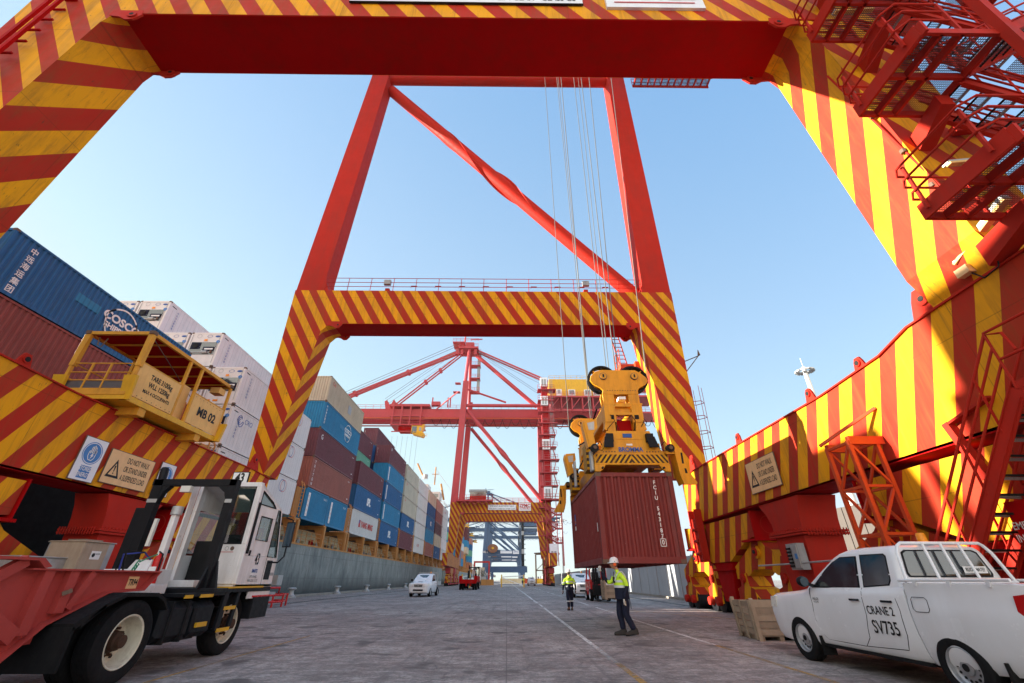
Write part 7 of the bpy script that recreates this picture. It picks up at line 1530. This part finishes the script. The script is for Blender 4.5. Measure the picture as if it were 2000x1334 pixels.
def hand(P_, wrist, fwd, palm_n, curl, mat, s=1., thumb_side=1):
    """palm with five separate fingers; fwd = finger direction, palm_n = palm normal, curl in radians per joint"""
    f = Vector(fwd).normalized(); n = Vector(palm_n).normalized(); n = (n - f * n.dot(f)).normalized(); sd = f.cross(n) * thumb_side; w_ = Vector(wrist)
    V = [(w_, .028 * s), (w_ + f * .045 * s, (.036 * s, .020 * s)), (w_ + f * .085 * s, (.040 * s, .020 * s))]; E = [(0, 1), (1, 2)]
    for k, (off, L) in enumerate(((.030, .072), (.010, .080), (-.011, .076), (-.031, .060))):
        b = len(V); p = w_ + f * .085 * s + sd * off * s; d = f.copy(); V.append((p, .0115 * s)); E.append((2, b)); ax = f.cross(n)
        for j, fr in enumerate((.45, .32, .23)):
            c = curl * (1 + .15 * k) ; d = Matrix.Rotation(-c if True else c, 3, ax) @ d; p = p + d * L * fr * s; V.append((p, (.0105 - .0012 * j) * s)); E.append((b + j, b + j + 1))
    b = len(V); p = w_ + f * .03 * s + sd * .033 * s; d = (f * .6 + sd * .75 + n * .2).normalized(); V.append((p, .014 * s)); E.append((1, b))
    for j in range(2): p = p + d * .034 * s; d = (d + f * .45).normalized(); V.append((p, (.012 - .002 * j) * s)); E.append((b + j, b + j + 1))
    return skin('hand', V, E, mat, 0, 1, P_)
def head(P_, c, fd, s=1., nm='head'):
    """head with nose, brow, mouth, chin, ears; c centre, fd facing (unit, horizontal)"""
    f = Vector(fd).normalized(); u = Vector((0, 0, 1)); r_ = f.cross(u); c = Vector(c)
    import mathutils
    n, m = 28, 20; vs = []; fs = []
    for i in range(m + 1):
        ph = math.pi * i / m; z = math.cos(ph)
        for j in range(n):
            th = 2 * math.pi * j / n; x = math.sin(ph) * math.cos(th); y = math.sin(ph) * math.sin(th)
            fx, sx, zx = x * .098, y * .077, z * .118
            if z < -.1: k = min(1, (-.1 - z) / .9); sx *= 1 - .35 * k; fx = fx * (1 - .15 * k) + (.018 * k if x > 0 else -.0)
            if x > 0:
                fl = 1 - abs(y) * 1.2
                g = lambda z0, w0, y0, wy: math.exp(-((z - z0) / w0) ** 2) * math.exp(-((y - y0) / wy) ** 2)
                fx += .026 * g(-.16, .13, 0, .13) + .012 * g(.0, .18, 0, .12) + .008 * g(.17, .08, 0, .5) - .010 * g(.04, .09, .38, .18) - .010 * g(.04, .09, -.38, .18) + .008 * g(-.42, .06, 0, .25) - .006 * g(-.50, .03, 0, .22) + .009 * g(-.58, .06, 0, .22) + .012 * g(-.85, .14, 0, .3)
            vs.append(c + (f * fx + r_ * sx + u * zx) * s)
    for i in range(m):
        for j in range(n): fs.append((i * n + j, i * n + (j + 1) % n, (i + 1) * n + (j + 1) % n, (i + 1) * n + j))
    mb = MB('skin'); mb.add(vs, fs, 'skin', True)
    for sg in (-1, 1):      # ears, eyes
        e = c + r_ * sg * .078 * s + u * -.005 * s - f * .005 * s; mb.tube([e + u * .03 * s - f * .008 * s, e + u * .022 * s - f * .022 * s + r_ * sg * .012, e - u * .01 * s - f * .018 * s + r_ * sg * .012, e - u * .032 * s + f * .002 * s], [.006, .010, .009, .006], 8, 'skin')
        q = c + f * .087 * s + r_ * sg * .031 * s + u * .006 * s; mb.lathe(q, 'x', [(.0, -.012), (.009, -.008), (.012, 0), (.009, .008), (0, .012)], 10, 'letter_white'); mb.lathe(q + f * .008, 'x', [(.0, -.006), (.005, -.003), (.006, 0), (.005, .003), (0, .006)], 8, 'black')
    q = c + f * .090 * s - u * .055 * s; mb.tube([q - r_ * .022 - f * .006, q + f * .003, q + r_ * .022 - f * .006], .0035, 6, 'tail_red')
    return mb.build(nm, P_)
def hat(P_, c, fd, s=1.):
    f = Vector(fd).normalized(); u = Vector((0, 0, 1)); r_ = f.cross(u); c = Vector(c) + u * .035 * s - f * .006; mb = MB('helmet_white'); n = 28
    prof = [(1.02, 0), (1.0, .02), (.97, .055), (.88, .095), (.70, .125), (.42, .142), (.0, .148)]
    vs = [c + (f * math.cos(t) * .126 + r_ * math.sin(t) * .106) * a * s + u * h * s for a, h in prof for t in [2 * math.pi * j / n for j in range(n)]]
    mb.add(vs, [(i * n + j, i * n + (j + 1) % n, (i + 1) * n + (j + 1) % n, (i + 1) * n + j) for i in range(len(prof) - 1) for j in range(n)], smooth=True)
    br = []
    for rr, h in ((1.0, .012), (1.0, .0)):
        for j in range(n):
            t = 2 * math.pi * j / n; ex = 1.0 + (.42 * max(0, math.cos(t)) ** 2 + .06); br.append(c + (f * math.cos(t) * .126 + r_ * math.sin(t) * .106) * ex * s + u * (h - .012 * max(0, math.cos(t))) * s)
    inn = [c + (f * math.cos(t) * .126 + r_ * math.sin(t) * .106) * .96 * s + u * h * s for h in (.012, 0) for t in [2 * math.pi * j / n for j in range(n)]]
    mb.add(br + inn, [(j, (j + 1) % n, 2 * n + (j + 1) % n, 2 * n + j) for j in range(n)] + [(n + j, n + (j + 1) % n, 3 * n + (j + 1) % n, 3 * n + j) for j in range(n)] + [(j, (j + 1) % n, n + (j + 1) % n, n + j) for j in range(n)], smooth=True)
    mb.tube([c - f * .1 * s + u * .06 * s, c - f * .02 * s + u * .148 * s, c + f * .09 * s + u * .085 * s], .012, 6)
    return mb.build('hard_hat', P_)
def boot(P_, heel, fd, mat, s=1., pitch=0.):
    f = Vector(fd).normalized(); u = Vector((0, 0, 1)); r_ = f.cross(u); h = Vector(heel); fu = (f * math.cos(pitch) - u * math.sin(pitch)); uu = (u * math.cos(pitch) + f * math.sin(pitch))
    secs = []
    for t, w_, hh in ((-.05, .030, .09), (-.02, .040, .13), (.04, .043, .13), (.09, .042, .10), (.15, .048, .075), (.20, .048, .062), (.245, .036, .05), (.262, .015, .03)):
        b = h + fu * t * s; secs.append([b + r_ * w_ * a * s + uu * z * hh * s for a, z in ((-1, 0), (1, 0), (1.03, .25), (.85, .75), (.4, 1), (-.4, 1), (-.85, .75), (-1.03, .25))])
    mb = MB(mat); mb.loft(secs); mb.loft([[p - uu * .0 + r_ * 0 for p in q] for q in secs][:0] or secs[:1] + secs[:1]) if False else None
    sole = [[(q[0] - uu * .018 * s), (q[1] - uu * .018 * s), q[1] + uu * .004, q[0] + uu * .004] for q in secs]; mb.loft(sole, 'rubber', smooth=False)
    return mb.build('boot', P_)
def worker(loc, rz, label, front=True):
    """local: facing +x (front) ; built from joints"""
    P_ = thing('person', loc, label, 'person', rz=rz, local=True)
    if front:      # walking to the left (local +x), near arm hanging, far arm raised to the container corner
        hip = Vector((-.02, 0, .95)); ch = Vector((-.0, 0, 1.30)); nk = Vector((.05, 0, 1.50)); hd = Vector((.13, 0, 1.655))
        tr = [(Vector((-.02, 0, .93)), (.150, .165)), (Vector((.0, 0, 1.08)), (.165, .175)), (Vector((.0, 0, 1.24)), (.155, .185)), (Vector((.01, 0, 1.38)), (.125, .185)), (Vector((.05, 0, 1.47)), (.065, .075)), (Vector((.08, 0, 1.53)), (.052, .055))]
        sh = [(Vector((.0, .19, 1.385)), .075), (Vector((-.09, .26, 1.20)), .062), (Vector((-.10, .27, 1.10)), .056), (Vector((-.02, .28, .94)), .044), (Vector((.02, .28, .85)), .034)]
        sf = [(Vector((.03, -.19, 1.385)), .075), (Vector((.20, -.24, 1.24)), .062), (Vector((.28, -.25, 1.19)), .055), (Vector((.40, -.22, 1.36)), .043), (Vector((.46, -.20, 1.47)), .034)]
        legs = [[(Vector((-.03, .10, .86)), .115), (Vector((-.06, .11, .68)), .112), (Vector((-.02, .11, .49)), .094), (Vector((-.12, .11, .30)), .084), (Vector((-.21, .11, .13)), .080)],
                [(Vector((.02, -.10, .86)), .115), (Vector((.05, -.10, .68)), .110), (Vector((.09, -.10, .49)), .094), (Vector((.05, -.10, .30)), .084), (Vector((.03, -.10, .12)), .080)]]
    else:
        tr = [(Vector((0, 0, .90)), (.135, .16)), (Vector((0, 0, 1.05)), (.14, .165)), (Vector((.0, 0, 1.2)), (.135, .18)), (Vector((.0, 0, 1.34)), (.12, .185)), (Vector((.02, 0, 1.44)), (.07, .08)), (Vector((.04, 0, 1.49)), (.052, .055))]
        hd = Vector((.06, 0, 1.60)); arm = lambda s: [(Vector((.0, s * .19, 1.35)), .075), (Vector((-.04, s * .27, 1.16)), .064), (Vector((-.04, s * .29, 1.08)), .058), (Vector((.04, s * .31, .92)), .046), (Vector((.08, s * .31, .84)), .036)]
        sh, sf = arm(1), arm(-1)
        legs = [[(Vector((0, .10, .82)), .11), (Vector((-.03, .10, .65)), .104), (Vector((-.06, .10, .47)), .086), (Vector((-.14, .10, .28)), .078), (Vector((-.18, .10, .13)), .074)], [(Vector((0, -.10, .82)), .11), (Vector((.05, -.10, .65)), .104), (Vector((.10, -.10, .47)), .086), (Vector((.10, -.10, .28)), .078), (Vector((.10, -.10, .12)), .074)]]
    V = list(tr); E = chain(tr)
    for ch_, at in ((sh, 3), (sf, 3), (legs[0], 0), (legs[1], 0)):
        b = len(V); V += ch_; E += [(at, b)] + [(b + i, b + i + 1) for i in range(len(ch_) - 1)]
    V.append((hd - Vector((.01, 0, .03)), .05)); E.append((5, len(V) - 1))
    o = skin('body', V, E, 'navy', 0, 2, P_)
    def rule(c):
        r_arm = abs(c.y) > .215
        if c.z > (1.515 if front else 1.475) and abs(c.y) < .09: return 'skin'
        if r_arm and c.z < 1.36 and not (front and c.y < 0):
            if c.z > (1.13 if front else 1.09): return 'hivis'
            return None
        if front and c.y < -.15 and c.x > .22: return 'hivis' if c.x < .32 and c.z < 1.27 else None
        if c.z > (1.07 if front else 1.13): return 'hivis'
        return None
    recolor(o, rule);
    for p in o.data.polygons: pass
    # reflective bands as thin sleeves hugging the body
    def band(ctr, rx, ry, z, h, nm='reflective_band', tilt=0):
        mb = MB('reflect'); n = 28
        vs = [Vector((ctr[0] + rx * math.cos(t), ctr[1] + ry * math.sin(t), z + dz + tilt * math.cos(t))) for dz in (-h / 2, h / 2) for t in [2 * math.pi * j / n for j in range(n)]]
        mb.add(vs, [(j, (j + 1) % n, n + (j + 1) % n, n + j) for j in range(n)], smooth=True); return mb.build(nm, P_)
    # jacket skirt
    mb = MB('navy'); n = 30; z0, z1 = (.82, 1.09) if front else (.86, 1.12)
    rr = (.178, .205)
    vs = [Vector((.0 + (rr[0] + .012 * math.sin(5 * t) * (k == 0) + .012 * (k == 0)) * math.cos(t), (rr[1] + .012 * (k == 0)) * math.sin(t), z)) for k, z in enumerate((z0, z1)) for t in [2 * math.pi * j / n for j in range(n)]]
    mb.add(vs, [(j, (j + 1) % n, n + (j + 1) % n, n + j) for j in range(n)], smooth=True); mb.build('jacket_hem', P_)
    mb = MB('hivis'); zz = [(1.09 if front else 1.12, .180, .207), (1.2, .178, .21), (1.3, .168, .21)] ; n = 30
    vs = [Vector((.004 + a * math.cos(t), b * math.sin(t), z)) for z, a, b in zz for t in [2 * math.pi * j / n for j in range(n)]]
    mb.add(vs, [(i * n + j, i * n + (j + 1) % n, (i + 1) * n + (j + 1) % n, (i + 1) * n + j) for i in range(2) for j in range(n)], smooth=True); mb.build('jacket', P_)
    band((.002, 0), .184, .212, 1.115 if front else 1.01, .055); band((.004, 0), .181, .213, 1.24 if front else 1.21, .05)
    for s in (-1, 1):
        mb = MB('reflect'); mb.tube([Vector((-.13, s * .11, 1.24)), Vector((-.12, s * .12, 1.36)), Vector((-.04, s * .11, 1.475)), Vector((.05, s * .11, 1.46)), Vector((.13, s * .11, 1.36)), Vector((.175, s * .10, 1.25))], .014, 6); mb.build('reflective_band', P_) if front else None
    if not front:
        for L in legs: p = L[2][0].lerp(L[3][0], .45); band((p.x, p.y), .094, .094, p.z, .05);
        for s in (1, -1): band((-.04, s * .275), .076, .076, 1.17, .045)
        mb = MB('hivis'); mb.lathe((-.075, 0, 1.42), 'z', [(.02, .04), (.09, .05), (.10, 0), (.085, -.05), (.02, -.07)], 18); mb.build('hood', P_)
    hx = head(P_, hd, (1, 0, 0)); hat(P_, hd, (1, 0, 0))
    mb = MB('hair'); mb.lathe(hd + Vector((-.022, 0, .005)), 'z', [(.0, -.075), (.055, -.07), (.078, -.03), (.083, .03), (.075, .06)], 18); mb.build('hair', P_)
    if front:
        for s in (-1, 1):
            mb = MB('orange_plastic'); mb.lathe(hd + Vector((.0, s * .092, -.012)), 'y', [(.0, -.028), (.028, -.025), (.042, -.012), (.044, .012), (.03, .026), (0, .028)] if s > 0 else [(.0, -.028), (.03, -.026), (.044, -.012), (.042, .012), (.028, .025), (0, .028)], 18); mb.tube([hd + Vector((0, s * .10, .02)), hd + Vector((0, s * .105, .075))], .008, 6, 'black'); mb.build('ear_defender', P_)
        mb = MB('black'); mb.tube([hd + Vector((.0, .085, .012)), hd + Vector((.07, .07, .012)), hd + Vector((.098, .035, .012)), hd + Vector((.103, 0, .014)), hd + Vector((.098, -.035, .012)), hd + Vector((.07, -.07, .012)), hd + Vector((0, -.085, .012))], [.004, .006, .015, .007, .015, .006, .004], 6); mb.build('glasses', P_)
        mb = MB('black'); mb.box(.17, .215, .04, .10, 1.2, 1.34); mb.tube([(.19, .07, 1.33), (.18, .07, 1.47)], .008, 6); mb.build('radio', P_)
        # dark cuffs already navy; gloves
        hand(P_, (.02, .28, .84), (.10, .0, -1), (1, -.2, .1), .38, 'glove', 1.12); hand(P_, (.465, -.20, 1.475), (.35, .0, .94), (.6, .8, -.2), .5, 'glove', 1.12, -1)
        mb = MB('hivis')
        boot(P_, (.0, -.10, .02), (1, 0, 0), 'boot', 1.08); boot(P_, (-.25, .11, .055), (1, .0, 0), 'boot', 1.08, .12)
        hang = MB('black'); hang.tube([(-.16, .12, .85), (-.19, .14, .62), (-.17, .15, .6)], .006, 5); hang.tube([(-.14, .15, .85), (-.15, .17, .62)], .006, 5); hang.box(-.02, .04, .24, .30, .70, .78, 'wood') ; hang.build('tool_lanyard', P_)
    else:
        for s, a in ((1, sh), (-1, sf)): hand(P_, a[-1][0], (.15, 0, -1), (0, -s, 0), .35, 'glove_brown', 1.15, s)
        boot(P_, (-.2, .10, .05), (1, .1, 0), 'boot_brown', 1.05, .25); boot(P_, (.07, -.10, .02), (1, -.1, 0), 'boot_brown', 1.05)
    return P_
worker((3.12, 13.42, 0), R(180), 'worker in orange ear defenders and yellow jacket reaching up to the hanging container')
p2 = worker((3.05, 24.0, 0), R(93), 'worker in hooded yellow jacket and brown gloves walking away down the roadway', front=False)
p2.scale = (.98, .98, .98)
P3 = worker((3.6, 108, 0), R(80), 'tiny distant worker in yellow vest standing beside the far pickup', front=False)
# ---------------------------------------------------------------- sea haze
hz = bpy.data.materials.new('haze'); hz.use_nodes = True; t = hz.node_tree; t.nodes.clear()
o_ = t.nodes.new('ShaderNodeOutputMaterial'); pv = t.nodes.new('ShaderNodeVolumePrincipled'); pv.inputs['Density'].default_value = .00008; pv.inputs['Color'].default_value = (.93, .95, 1, 1); pv.inputs['Anisotropy'].default_value = .3
t.links.new(pv.outputs[0], o_.inputs['Volume']); MT['haze'] = hz
mb = MB('haze'); mb.box(-505, 505, -65, 905, -8, 76); hb = mb.build('haze', kind='stuff')
for o in list(bpy.data.objects):
    if o.type == 'MESH' and not o.users_collection: bpy.data.objects.remove(o)
